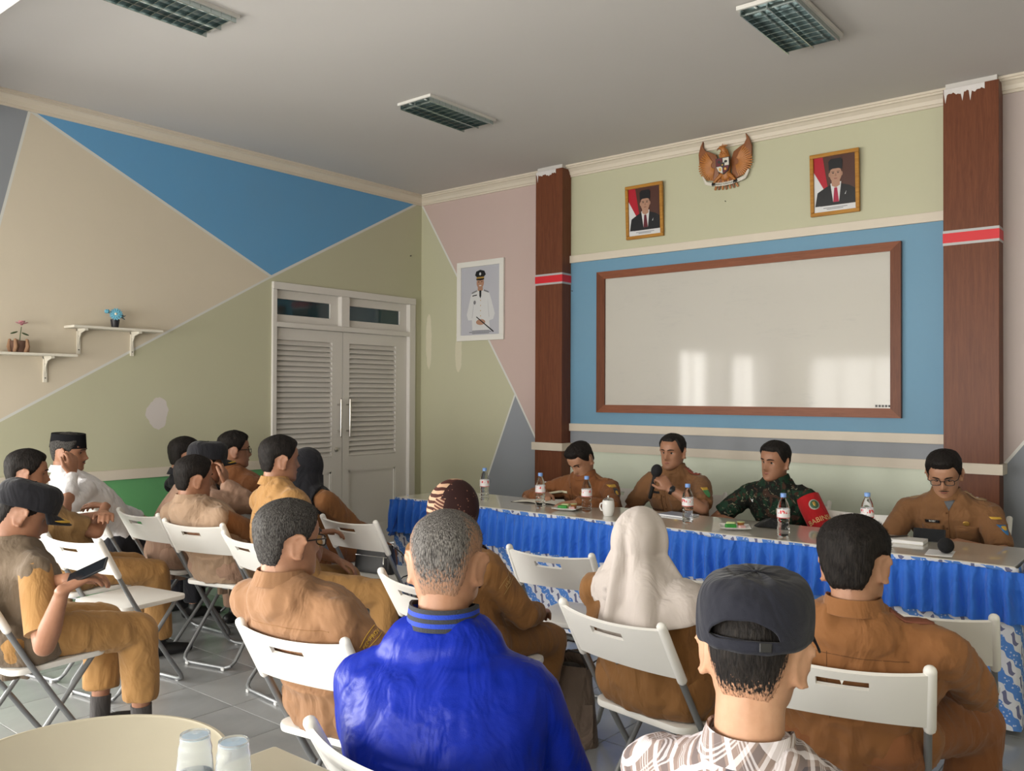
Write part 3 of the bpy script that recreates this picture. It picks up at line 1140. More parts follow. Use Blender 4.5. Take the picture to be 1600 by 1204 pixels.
M_CUP = N('clear_cup_plastic')
M_CUP.base((0.93, 0.97, 1.0, 1)); M_CUP.set(0.12, 0, 0.5)
M_CUP.b.inputs['Transmission Weight'].default_value = 0.86
M_CUP.b.inputs['IOR'].default_value = 1.18
M_CUP.b.inputs['Alpha'].default_value = 1.0
M_CUP = M_CUP.m
M_WATER = N('drinking_water'); M_WATER.base((0.90, 0.95, 1.0, 1)); M_WATER.set(0.02); M_WATER.b.inputs['Transmission Weight'].default_value = 1.0; M_WATER.b.inputs['IOR'].default_value = 1.25
M_WATER = M_WATER.m
M_LBLUE = mat('pale_blue_cup_base', (0.50, 0.68, 0.85), 0.35)
def cup(px, d, label):
    p = PD(px, 1147, d)
    c = empty('plastic_cup', (p.x, p.y, rz), 0, label, 'cup', 'upturned plastic water cups')
    h = 0.116
    prof_o, prof_i = [], []
    for i in range(30):
        t = i / 29
        z = t * h
        r = 0.0375 - 0.0115 * t
        if 0.66 < t < 0.93: r += 0.0009 * math.sin((t - 0.66) * 150)
        prof_o.append((r, z))
    prof_i = [(r - 0.0012, z) for (r, z) in prof_o[::-1] if z < h - 0.006]
    mb = MB(); mb.lathe([(0.039, 0.0), (0.039, 0.002)] + prof_o[1:] + [(0.024, h), (0.0, h - 0.002), (0.0, h - 0.004)] + [(0.024, h - 0.005)] + prof_i + [(0.0362, 0.001)], 40)
    mb.build('cup_wall', M_CUP, c)
    MB().lathe([(0.0, h - 0.0065), (0.0225, h - 0.0065), (0.0225, h - 0.0052), (0.0, h - 0.0052)], 32).build('cup_base', M_LBLUE, c)
    MB().lathe([(0.0, 0.0015), (0.0355, 0.0015), (0.0355 - 0.0035, 0.045), (0.0, 0.045)], 32).build('water', M_WATER, c)
cup(305, 1.55, 'left of the two upturned clear plastic water cups')
cup(365, 1.52, 'right of the two upturned clear plastic water cups')

# ------------------------------------------------------------------ things on the long table
M_PET = N('clear_bottle_plastic'); M_PET.base((0.95, 0.98, 1.0, 1)); M_PET.set(0.04); M_PET.b.inputs['Transmission Weight'].default_value = 1.0; M_PET.b.inputs['IOR'].default_value = 1.22
M_PET = M_PET.m
M_CAPB = mat('blue_bottle_cap', (0.20, 0.36, 0.75), 0.4)
n = N('bottle_label_print')
s = n.sep(n.coord())
zz = s[2]
red = n.math('MULTIPLY', n.math('GREATER_THAN', zz, 0.122), n.math('LESS_THAN', zz, 0.140))
txt = n.math('GREATER_THAN', n.noise(160, 1, 0.5, n.mapping(n.coord(), (1, 1, 0.25))), 0.55)
c = n.mix(n.math('MULTIPLY', red, txt), (0.80, 0.78, 0.80, 1), (0.70, 0.05, 0.06, 1))
c = n.mix(n.math('LESS_THAN', zz, 0.102), c, (0.62, 0.12, 0.12, 1))
n.base(c); n.set(0.4)
M_BLAB = n.m
bot_me = None
def bottle(x, y, label, rz_=0.0):
    global bot_me
    c = empty('water_bottle', (x, y, TZ), rz_, label, 'bottle', 'water bottles on the long table')
    if bot_me is None:
        pr = [(0.0, 0.0), (0.026, 0.0), (0.0315, 0.006)]
        for i in range(26):
            z = 0.008 + 0.135 * i / 25
            r = 0.0320 + 0.0011 * math.sin(z * 330)
            if 0.055 < z < 0.075: r -= 0.0022
            pr.append((r, z))
        pr += [(0.0315, 0.150), (0.028, 0.170), (0.020, 0.190), (0.0135, 0.202), (0.0135, 0.212), (0.0, 0.212)]
        a = MB().lathe(pr, 28).mesh('bottle_body'); a.materials.append(M_PET)
        b = MB().lathe([(0.0, 0.208), (0.0155, 0.208), (0.0155, 0.226), (0.014, 0.229), (0.0, 0.229)], 20).mesh('cap'); b.materials.append(M_CAPB)
        l = MB().lathe([(0.0335, 0.098), (0.0341, 0.098), (0.0341, 0.146), (0.0335, 0.146)], 28)
        l.f = l.f[:-2]; l.mi = l.mi[:-2]
        l = l.mesh('label'); l.materials.append(M_BLAB)
        bot_me = (a, b, l)
    for nme, me in zip(('bottle_body', 'cap', 'paper_label'), bot_me):
        obj(nme, me, c)
bottle(2.40, -1.73, 'clear water bottle standing alone at the far left of the table')
bottle(2.93, -1.77, 'clear water bottle in front of the open notebook', 0.4)
bottle(3.29, -1.75, 'clear water bottle between snack plate and white mug', 1.0)
bottle(4.01, -1.75, 'clear water bottle right of the man with microphone', 2.0)
bottle(4.63, -1.85, 'clear water bottle right of the soldier\'s snack plate', 2.6)
bottle(4.965, -1.52, 'clear water bottle in front of the empty chair behind the table', 3.3)

M_PORC = mat('white_porcelain', (0.82, 0.81, 0.80), 0.2)
M_LEAF = mat('banana_leaf_wrap', (0.03, 0.28, 0.04), 0.4, var=0.3, vscale=60)
M_CAKE = mat('pale_green_cake', (0.55, 0.62, 0.30), 0.6, var=0.15, vscale=60)
M_SAUCE = mat('brown_pudding_cup', (0.35, 0.14, 0.04), 0.3)
M_PINKC = mat('pink_cake', (0.75, 0.45, 0.45), 0.6)
def snack_plate(x, y, label, rot, s=1.0):
    c = empty('snack_plate', (x, y, TZ), rot, label, 'plate', 'snack plates')
    w = 0.082 * s
    vs = []
    mb = MB()
    def fn(u, v):
        a, b = (u - .5) * 2, (v - .5) * 2
        e = max(abs(a), abs(b))
        return Vector((a * w, b * w, 0.005 + 0.014 * max(0, e - 0.62) / 0.38))
    mb.grid(fn, 17, 17)
    mb.build('dish', M_PORC, c, True, solid=0.003)
    def item(nm, cx, cy, sx, sy, sz, m, r=0.0):
        q = empty('snack', (x, y, TZ), 0) if False else None
        M = Matrix.Rotation(r, 3, 'Z')
        o = MB().ell((0, 0, 0), (sx, sy, sz), None, 12, 8)
        o2 = o.build(nm, m, None, True)
        p = Matrix.Rotation(rot, 3, 'Z') @ Vector((cx, cy, 0))
        o2.location = (x + p.x, y + p.y, TZ + 0.010 + sz * 0.9)
        o2.rotation_euler = (0, 0, rot + r)
        return o2
    A = 'on the ' + label
    def pk(nm, cx, cy, sx, sy, sz, m, r, lb, cat):
        # folded packet: soft-edged box
        o = MB().box((-sx, -sy, 0), (sx, sy, sz * 1.7)).build(nm, m, None, True, bevel=min(sx, sy, sz) * 0.45, bseg=3)
        p = Matrix.Rotation(rot, 3, 'Z') @ Vector((cx, cy, 0))
        o.location = (x + p.x, y + p.y, TZ + 0.0085)
        o.rotation_euler = (0, 0, rot + r)
        tag(o, lb, cat, 'snacks on plates')
    w_ = label.split(' snack plate ')[1]
    pk('leaf_wrapped_snack', -0.025, -0.028, 0.030, 0.016, 0.014, M_LEAF, 0.2, 'green leaf-wrapped snack on the plate ' + w_, 'snack')
    pk('steamed_cake', -0.020, 0.022, 0.026, 0.018, 0.017, M_CAKE, -0.2, 'pale green steamed cake on the plate ' + w_, 'cake')
    pk('pink_cake', 0.036, -0.024, 0.018, 0.013, 0.010, M_PINKC, 0.5, 'small pink cake on the plate ' + w_, 'cake')
    pud = empty('pudding_cup', (0, 0, 0), 0, 'small brown pudding cup on the plate ' + w_, 'pudding', 'snacks on plates')
    p = Matrix.Rotation(rot, 3, 'Z') @ Vector((0.034, 0.026, 0))
    pud.location = (x + p.x, y + p.y, TZ + 0.0085)
    MB().lathe([(0, 0), (0.016, 0), (0.021, 0.028), (0, 0.028)], 20).build('cup', M_SAUCE, pud)
    MB().lathe([(0, 0.0282), (0.0225, 0.0282), (0.0225, 0.031), (0, 0.032)], 20).build('lid', M_CAKE, pud)
snack_plate(3.15, -1.765, 'white snack plate near the writing man', 0.3)
snack_plate(4.33, -1.80, 'white snack plate in front of the soldier', 0.5)

def mug(x, y):
    c = empty('lidded_mug', (x, y, TZ), 0, 'white lidded mug with chrome knob behind the cream headscarf', 'mug')
    MB().lathe([(0, 0), (0.026, 0), (0.030, 0.004), (0.036, 0.03), (0.039, 0.06), (0.038, 0.085), (0.034, 0.098), (0, 0.098)], 28).build('mug_body', M_PORC, c)
    MB().lathe([(0, 0.098), (0.033, 0.098), (0.034, 0.104), (0.02, 0.112), (0, 0.114)], 28).build('lid', mat('chrome', (0.7, 0.7, 0.7), 0.15, metal=1.0), c)
    MB().ell((0, 0, 0.120), (0.007, 0.007, 0.009)).build('knob', mat('chrome', (0.7, 0.7, 0.7)), c)
    MB().tube([(-0.036, 0, 0.08), (-0.058, 0, 0.07), (-0.062, 0, 0.05), (-0.052, 0, 0.032), (-0.035, 0, 0.028)], 0.005, ref=(0, 1, 0)).build('handle', M_PORC, c)
mug(3.50, -1.82)

M_PAPER = mat('paper', (0.80, 0.78, 0.70), 0.8, var=0.03, vscale=30)
M_PAPERW = mat('white_paper', (0.82, 0.82, 0.84), 0.8)
M_COVER = mat('dark_book_cover', (0.05, 0.04, 0.035), 0.5)
def notebook():
    c = empty('open_notebook', (2.80, -1.585, TZ), math.radians(8), 'open notebook with cream pages in front of the writing man', 'notebook')
    MB().box((-0.205, -0.075, 0.0), (0.205, 0.075, 0.003)).build('cover', M_COVER, c, False)
    for s in (-1, 1):
        def fn(u, v):
            x = s * (0.002 + 0.195 * u)
            return Vector((x, -0.07 + 0.14 * v, 0.004 + 0.013 * math.sin(math.pi * min(1, u * 1.1)) ** 0.6 * (1 - 0.75 * u)))
        MB().grid(fn, 12, 3).build('pages', M_PAPER, c, True, solid=0.002)
notebook()
def closed_book(x, y, w, d, h, rot, label, m, cat='notebook', name='notebook'):
    c = empty(name, (x, y, TZ), rot, label, cat)
    MB().box((-w / 2, -d / 2, 0), (w / 2, d / 2, h)).build('cover', m, c, False, bevel=0.0015, bseg=1)
    MB().box((-w / 2 + 0.003, -d / 2 - 0.0006, h * 0.2), (w / 2 + 0.0006, d / 2 - 0.003, h * 0.8)).build('page_block', M_PAPERW, c, False)
closed_book(3.83, -1.53, 0.21, 0.15, 0.012, -0.1, 'thin grey-blue notebook in front of the man with microphone', mat('grey_blue_cover', (0.30, 0.33, 0.42), 0.5))
closed_book(5.20, -1.63, 0.165, 0.125, 0.020, 0.05, 'white notepad with a pen in front of the man with glasses', mat('white_cover', (0.72, 0.70, 0.67), 0.5))
pn = empty('ballpoint_pen', (5.15, -1.62, TZ + 0.0255), 1.0, 'dark ballpoint pen lying on the white notepad', 'pen')
MB().tube([(-0.065, 0, 0), (0.055, 0, 0)], 0.0045, ref=(0, 0, 1), seg=10).build('barrel', M_COVER, pn)
MB().tube([(0.055, 0, 0), (0.068, 0, 0)], [0.004, 0.001], ref=(0, 0, 1), seg=10).build('tip', mat('chrome', (0.7, 0.7, 0.7)), pn)
sp = MB().box((-0.058, -0.085, 0), (0.058, 0.085, 0.0015)).build('paper_sheet', M_PAPERW, None, False)
sp.location = (5.40, -1.845, TZ); sp.rotation_euler = (0, 0, 0.12)
tag(sp, 'white folded paper lying under the black microphone', 'paper')

M_MICB = mat('microphone_black', (0.015, 0.015, 0.016), 0.45)
M_FOAM = mat('microphone_foam', (0.012, 0.012, 0.014), 0.95, bump=0.5, bscale=260)
def microphone(root):
    """along +x: foam head at the origin, body towards +x"""
    MB().ell((0, 0, 0), (0.044, 0.037, 0.037), None, 20, 14).build('foam_windscreen', M_FOAM, root)
    MB().tube([(0.022, 0, 0), (0.06, 0, 0), (0.20, 0, 0)], [0.021, 0.0165, 0.0125], ref=(0, 0, 1), seg=16).build('microphone_body', M_MICB, root)
    MB().box((0.085, -0.006, 0.012), (0.11, 0.006, 0.018)).build('switch', mat('switch_grey', (0.3, 0.3, 0.3), 0.4), root, False)
mic = empty('microphone', (5.425, -1.845, TZ + 0.039), math.radians(70), 'black microphone lying on white paper at the right end of the table', 'microphone')
mic.rotation_euler = (0, math.radians(6.6), math.radians(96))
microphone(mic)

# black folded cap / pouch in front of the soldier
pc = MB()
def fnp(u, v):
    a = 2 * math.pi * u
    r = math.sin(math.pi * (0.5 + 0.5 * v)) if False else math.cos(math.pi / 2 * v)
    return Vector((0.10 * math.cos(a) * (r ** 0.6), 0.06 * math.sin(a) * (r ** 0.6), 0.003 + 0.045 * (1 - r) + 0.004 * math.sin(3 * a)))
pc.grid(fnp, 28, 8, closed_u=True)
o = pc.build('black_beret', cloth('black_felt', (0.012, 0.012, 0.013)), None, True, solid=0.003)
o.location = (4.46, -1.60, TZ + 0.002)
tag(o, 'black cloth pouch lying on the table in front of the soldier', 'pouch')

# ------------------------------------------------------------------ people: shared shape code
def skin_mat(name, col):
    n = N(name)
    co = n.coord()
    a = n.noise(18, 4, 0.6, co)
    b = n.noise(160, 2, 0.5, co)
    dark = (col[0] * 0.80, col[1] * 0.74, col[2] * 0.70, 1)
    n.base(n.mix(n.ramp(a, 0.3, 0.75), dark, (*col, 1)))
    n.set(0.48, 0, 0.4)
    n.b.inputs['Subsurface Weight'].default_value = 0.08
    n.b.inputs['Subsurface Radius'].default_value = (0.02, 0.008, 0.004)
    n.bump(b, 0.12, 0.002)
    return n.m


SK_MED = skin_mat('skin_medium', (0.42, 0.225, 0.14))
SK_TAN = skin_mat('skin_tan', (0.36, 0.18, 0.11))
SK_LIT = skin_mat('skin_light', (0.52, 0.30, 0.19))


def hair_mat(name, c0, c1, grey=0.0, fade=None):
    n = N(name)
    co = n.coord()
    st = n.noise(190, 3, 0.6, n.mapping(co, (1, 1, 0.18)))
    c = n.mix(n.ramp(st, 0.35, 0.7), c0, c1)
    if grey > 0:
        g = n.noise(420, 2, 0.6, n.mapping(co, (1, 1, 0.25)))
        c = n.mix(n.math('MULTIPLY', n.ramp(g, 0.42, 0.62), grey), c, (0.42, 0.40, 0.38, 1))
    n.base(c)
    if fade is not None:
        at = n.new('ShaderNodeAttribute'); at.attribute_name = 'cover'
        sk = n.noise(260, 2, .6, n.mapping(co, (1, 1, 0.4)))
        k = n.ramp(n.math('ADD', n.math('SUBTRACT', n.math('MULTIPLY', at.outputs['Fac'], 1.15), sk), 0.12), -0.12, 0.12)
        c = n.mix(k, (*fade, 1), c)
    n.base(c)
    n.set(0.62, 0, 0.14)
    n.bump(st, 0.6, 0.006)
    return n.m


HAIR_BLK = hair_mat('black_hair', (0.006, 0.005, 0.005, 1), (0.022, 0.018, 0.016, 1))
HAIR_GRY = hair_mat('greying_hair', (0.010, 0.009, 0.009, 1), (0.035, 0.031, 0.029, 1), 0.16)
HAIR_SLV = hair_mat('grey_cropped_hair', (0.024, 0.022, 0.022, 1), (0.085, 0.078, 0.075, 1), 0.34, fade=(0.33, 0.19, 0.125))
HAIR_NAPE = hair_mat('black_hair_shaved_nape', (0.006, 0.005, 0.005, 1), (0.022, 0.018, 0.016, 1), 0, fade=(0.44, 0.24, 0.15))
HAIR_FADE = hair_mat('cropped_brown_fade', (0.09, 0.055, 0.04, 1), (0.22, 0.14, 0.10, 1), 0.25)
M_EYEW = mat('eye_white', (0.36, 0.32, 0.29), 0.35)
M_EYED = mat('eye_dark', (0.012, 0.008, 0.006), 0.15)
M_LIP = mat('lips', (0.25, 0.085, 0.065), 0.5)
M_SOLE = mat('shoe_black', (0.012, 0.012, 0.013), 0.45)
M_SPEC = mat('spectacle_frame', (0.012, 0.012, 0.014), 0.3)
M_LENS = N('spectacle_lens'); M_LENS.base((0.95, 0.95, 0.95, 1)); M_LENS.set(0.02); M_LENS.b.inputs['Transmission Weight'].default_value = 1.0; M_LENS.b.inputs['IOR'].default_value = 1.05
M_LENS = M_LENS.m

_HZ = [-.118, -.112, -.10, -.08, -.06, -.04, -.02, 0, .02, .04, .06, .08, .095, .107, .1135, .116]
_HF = [.072, .084, .089, .088, .087, .088, .087, .088, .094, .096, .092, .079, .062, .040, .020, .002]
_HB = [-.004, -.014, -.034, -.060, -.076, -.085, -.091, -.097, -.100, -.100, -.096, -.086, -.070, -.047, -.026, -.004]
_HW = [.016, .028, .046, .059, .065, .068, .071, .0735, .0755, .0765, .0745, .066, .053, .035, .019, .002]


def head_pt(z, a, feat=True):
    """a = angle from the front (+y), towards +x"""
    fr = np.interp(z, _HZ, _HF); bk = np.interp(z, _HZ, _HB); w = np.interp(z, _HZ, _HW)
    yc, hd = (fr + bk) / 2, (fr - bk) / 2
    s, c = math.sin(a), math.cos(a)
    e = 0.88
    x = w * math.copysign(abs(s) ** e, s)
    y = yc + hd * math.copysign(abs(c) ** e, c)
    if feat and c > 0:
        if -.056 < z < .02:
            nz = np.interp(z, [-.056, -.046, -.038, -.03, .012, .02], [0, .016, .033, .032, .007, 0])
            sg = np.interp(z, [-.056, -.038, .02], [.016, .0145, .009])
            y += nz * math.exp(-(x / sg) ** 2)
        y -= .014 * math.exp(-((abs(x) - .031) / .015) ** 2 - ((z - .002) / .012) ** 2)
        y += .007 * math.exp(-((z - .023) / .008) ** 2 - (x / .05) ** 2)
        y += .008 * math.exp(-((z + .066) / .011) ** 2 - (x / .024) ** 2)
        y += .004 * math.exp(-((z + .100) / .012) ** 2 - (x / .022) ** 2)
    return Vector((x, y, z))


def head_geo(mb, M, s=1.0, jaw=1.0, ears=True):
    seg, rings = 48, 46
    vs, fs = [], []
    zs = [(-.118 + .234 * (0.5 - 0.5 * math.cos(math.pi * (i / (rings - 1))))) for i in range(rings)]
    for z in zs:
        for k in range(seg):
            p = head_pt(z, 2 * math.pi * k / seg)
            if z < -.02: p.x *= 1 + (jaw - 1) * min(1, (-.02 - z) / .05)
            vs.append(M @ (p * s))
    for i in range(rings - 1):
        for k in range(seg):
            k2 = (k + 1) % seg
            fs.append((i * seg + k, i * seg + k2, (i + 1) * seg + k2, (i + 1) * seg + k))
    fs.append(tuple(range(seg))); fs.append(tuple((rings - 1) * seg + k for k in range(seg)))
    mb.add(vs, fs)
    for sx in ((-1, 1) if ears else ()):   # ears: rim, bowl plate and lobe
        ctr = Vector((sx * .0815, -.016, -.006))
        tilt = Matrix.Rotation(sx * math.radians(-36), 3, 'Z') @ Matrix.Rotation(math.radians(-10), 3, 'X')
        mb.ell(M @ (ctr * s), tuple(v * s for v in (.007, .0205, .035)), M.to_3x3() @ tilt, 12, 10)
        rim = []
        for q in range(11):
            t = math.radians(-120 + 27 * q)
            rim.append(M @ ((ctr + tilt @ Vector((sx * .005, -.0215 * math.cos(t), .037 * math.sin(t)))) * s))
        mb.tube(rim, .0052 * s, ref=(0.3, 0.3, 1), seg=8)
        mb.ell(M @ ((ctr + Vector((sx * -.002, .008, -.030))) * s), .0095 * s, None, 10, 8)


def hair_geo(mb, M, s=1.0, top=.018, side=.008, front=.064, nape=-.078, quiff=0.0, rough=.003, seed=0.0, burn=-.012, recede=0.0, fade=.03):
    seg, rings = 72, 44
    vs, fs, cov = [], [], []
    for i in range(rings):
        z = -.112 + .228 * (0.5 - 0.5 * math.cos(math.pi * (i / (rings - 1))))
        for k in range(seg):
            a = 2 * math.pi * k / seg
            d = abs((a + math.pi) % (2 * math.pi) - math.pi)     # 0 front .. pi back
            dd = math.degrees(d)
            hl = np.interp(dd, [0, 30, 48, 62, 72, 84, 92, 100, 118, 132, 150, 180],
                           [front, front - .002, front + recede, .040, .012, burn, burn + .004, .020, .012, -.045, nape, nape])
            hl += .004 * noise.noise(Vector((math.sin(a) * 9, math.cos(a) * 9, seed)))
            m = (z - hl) / .022
            m = max(0.0, min(1.0, m)); m = m * m * (3 - 2 * m)
            up = max(0.0, min(1.0, (z - .015) / .075))
            th = side + (top - side) * up
            if quiff: th += quiff * up * max(0, math.cos(d)) ** 2
            nz = noise.noise(Vector((math.sin(a) * 6 + seed, math.cos(a) * 6, z * 40))) + .6 * noise.noise(Vector((math.sin(a) * 22, math.cos(a) * 22 + seed, z * 70)))
            th = th * m + rough * nz * m - .007 * (1 - m)
            p = head_pt(z, a, False)
            nrm = Vector((p.x, p.y + .004, (p.z - .0) * .9 if z > 0 else p.z * .3))
            nrm.normalize()
            vs.append(M @ ((p + nrm * th) * s))
            cov.append(max(0.0, min(1.0, (z - hl) / fade)))
    for i in range(rings - 1):
        for k in range(seg):
            k2 = (k + 1) % seg
            fs.append((i * seg + k, i * seg + k2, (i + 1) * seg + k2, (i + 1) * seg + k))
    fs.append(tuple(range(seg))); fs.append(tuple((rings - 1) * seg + k for k in range(seg)))
    mb.add(vs, fs)
    return cov


def hair_strands(mb, M, s, n, L, front, nape, seed, flow=(0, -0.4, -0.5), base=.004, zmin=-.085):
    r = random.Random(seed)
    for _ in range(n):
        a = r.uniform(0, 2 * math.pi)
        z = zmin + (.113 - zmin) * (r.random() ** 0.75)
        d = math.degrees(abs((a + math.pi) % (2 * math.pi) - math.pi))
        hl = np.interp(d, [0, 40, 62, 72, 84, 92, 100, 118, 132, 150, 180], [front, front, .04, .014, .0, .0, .022, .014, -.04, nape, nape])
        if z < hl + .012: continue
        p = head_pt(min(z, .1155), a, False)
        nr = Vector((p.x, p.y + .004, p.z * .9)).normalized()
        up = max(0, min(1, (z - .01) / .08))
        dr = (nr * 0.8 + Vector(flow) * (0.6 + .5 * (1 - up)) + Vector((r.uniform(-.35, .35), r.uniform(-.35, .35), r.uniform(-.2, .35)))).normalized()
        l = L * (0.45 + 0.65 * up) * r.uniform(.7, 1.3)
        b0 = p + nr * (base * (0.4 + up))
        side = dr.cross(nr)
        if side.length < 1e-3: continue
        side = side.normalized() * .0011
        tip = b0 + dr * l
        mb.add([M @ (q * s) for q in (b0 - side, b0 + side, b0 + nr * .0012, tip)], [(0, 1, 3), (1, 2, 3), (2, 0, 3)])


def ik(a, t, l1, l2, pole):
    a, t, pole = Vector(a), Vector(t), Vector(pole)
    d = t - a
    L = d.length
    if L > (l1 + l2) * .995:
        t = a + d * ((l1 + l2) * .995 / L); d = t - a; L = d.length
    L = max(L, abs(l1 - l2) * 1.05)
    x = (l1 * l1 - l2 * l2 + L * L) / (2 * L)
    h = math.sqrt(max(0, l1 * l1 - x * x))
    u = d.normalized()
    p = pole - u * pole.dot(u)
    if p.length < 1e-4: p = u.orthogonal()
    return a + u * x + p.normalized() * h, t


def hand_geo(mb, wrist, d, nrm, side, curl=0.5, s=1.0, thumb=0.6):
    """d = pointing direction, nrm = back-of-hand normal, side = +1 if the thumb lies on +d x nrm side"""
    d = Vector(d).normalized(); nrm = Vector(nrm); nrm = (nrm - d * nrm.dot(d)).normalized()
    lat = d.cross(nrm).normalized() * side
    W = Vector(wrist)
    mb.tube([W - d * .01, W + d * .02 * s, W + d * .055 * s, W + d * .088 * s], [.027 * s, .034 * s, .041 * s, .040 * s], [.019 * s, .016 * s, .0145 * s, .0125 * s], ref=lat, seg=14)
    lens = (.074, .082, .076, .060)
    for i in range(4):
        off = lat * (.030 - .0205 * i) * s
        p = W + d * (.090 - .004 * abs(i - 1)) * s + off
        dr = (d + lat * (.10 - .07 * i)).normalized()
        pts, c = [p - dr * .012], 0.0
        pts.append(p)
        for k, f in enumerate((.45, .32, .23)):
            c += curl * (0.8, 1.0, 0.7)[k]
            dd = dr * math.cos(c) - nrm * math.sin(c)
            p = p + dd * lens[i] * f * s
            pts.append(p)
        mb.tube(pts, [.0098 * s, .0098 * s, .0092 * s, .0085 * s, .0074 * s], ref=lat, seg=10)
    p = W + d * .022 * s + lat * .026 * s
    t1 = (d * .62 + lat * .62 - nrm * .28 * thumb).normalized()
    t2 = (d * .90 + lat * .10 - nrm * .55 * thumb).normalized()
    mb.tube([p, p + t1 * .042 * s, p + t1 * .042 * s + t2 * .030 * s, p + t1 * .042 * s + t2 * .055 * s], [.0150 * s, .0125 * s, .0108 * s, .0088 * s], ref=nrm, seg=10)


def wrinkle(me, amp, scale, seed, stretch=(1, 1, .6), ridge=True):
    co, no = get_co(me), get_no(me)
    out = co.copy()
    for i in range(len(co)):
        x, y, z = co[i]
        q = Vector((x * scale * stretch[0] + seed, y * scale * stretch[1], z * scale * stretch[2]))
        w = noise.noise(q + 0.6 * Vector((noise.noise(q * .6), noise.noise(q * .6 + Vector((7, 0, 0))), 0)))
        if ridge: w = 1 - 2.8 * abs(w)
        w2 = 1 - 3 * abs(noise.noise(q * 2.3 + Vector((3, 9, 1))))
        out[i] += no[i] * (amp * (.9 * w + .45 * w2))
    set_co(me, out)


class Fig:
    pass


TORSO = [(-.20, .150, .105), (-.10, .180, .128), (0.0, .184, .130), (.18, .165, .118), (.38, .163, .115), (.58, .180, .120), (.74, .186, .113), (.86, .168, .096), (.94, .118, .080), (1.0, .072, .066)]


def bez(p0, p1, p2, p3, t):
    return p0 * (1 - t) ** 3 + p1 * 3 * (1 - t) ** 2 * t + p2 * 3 * (1 - t) * t * t + p3 * t ** 3


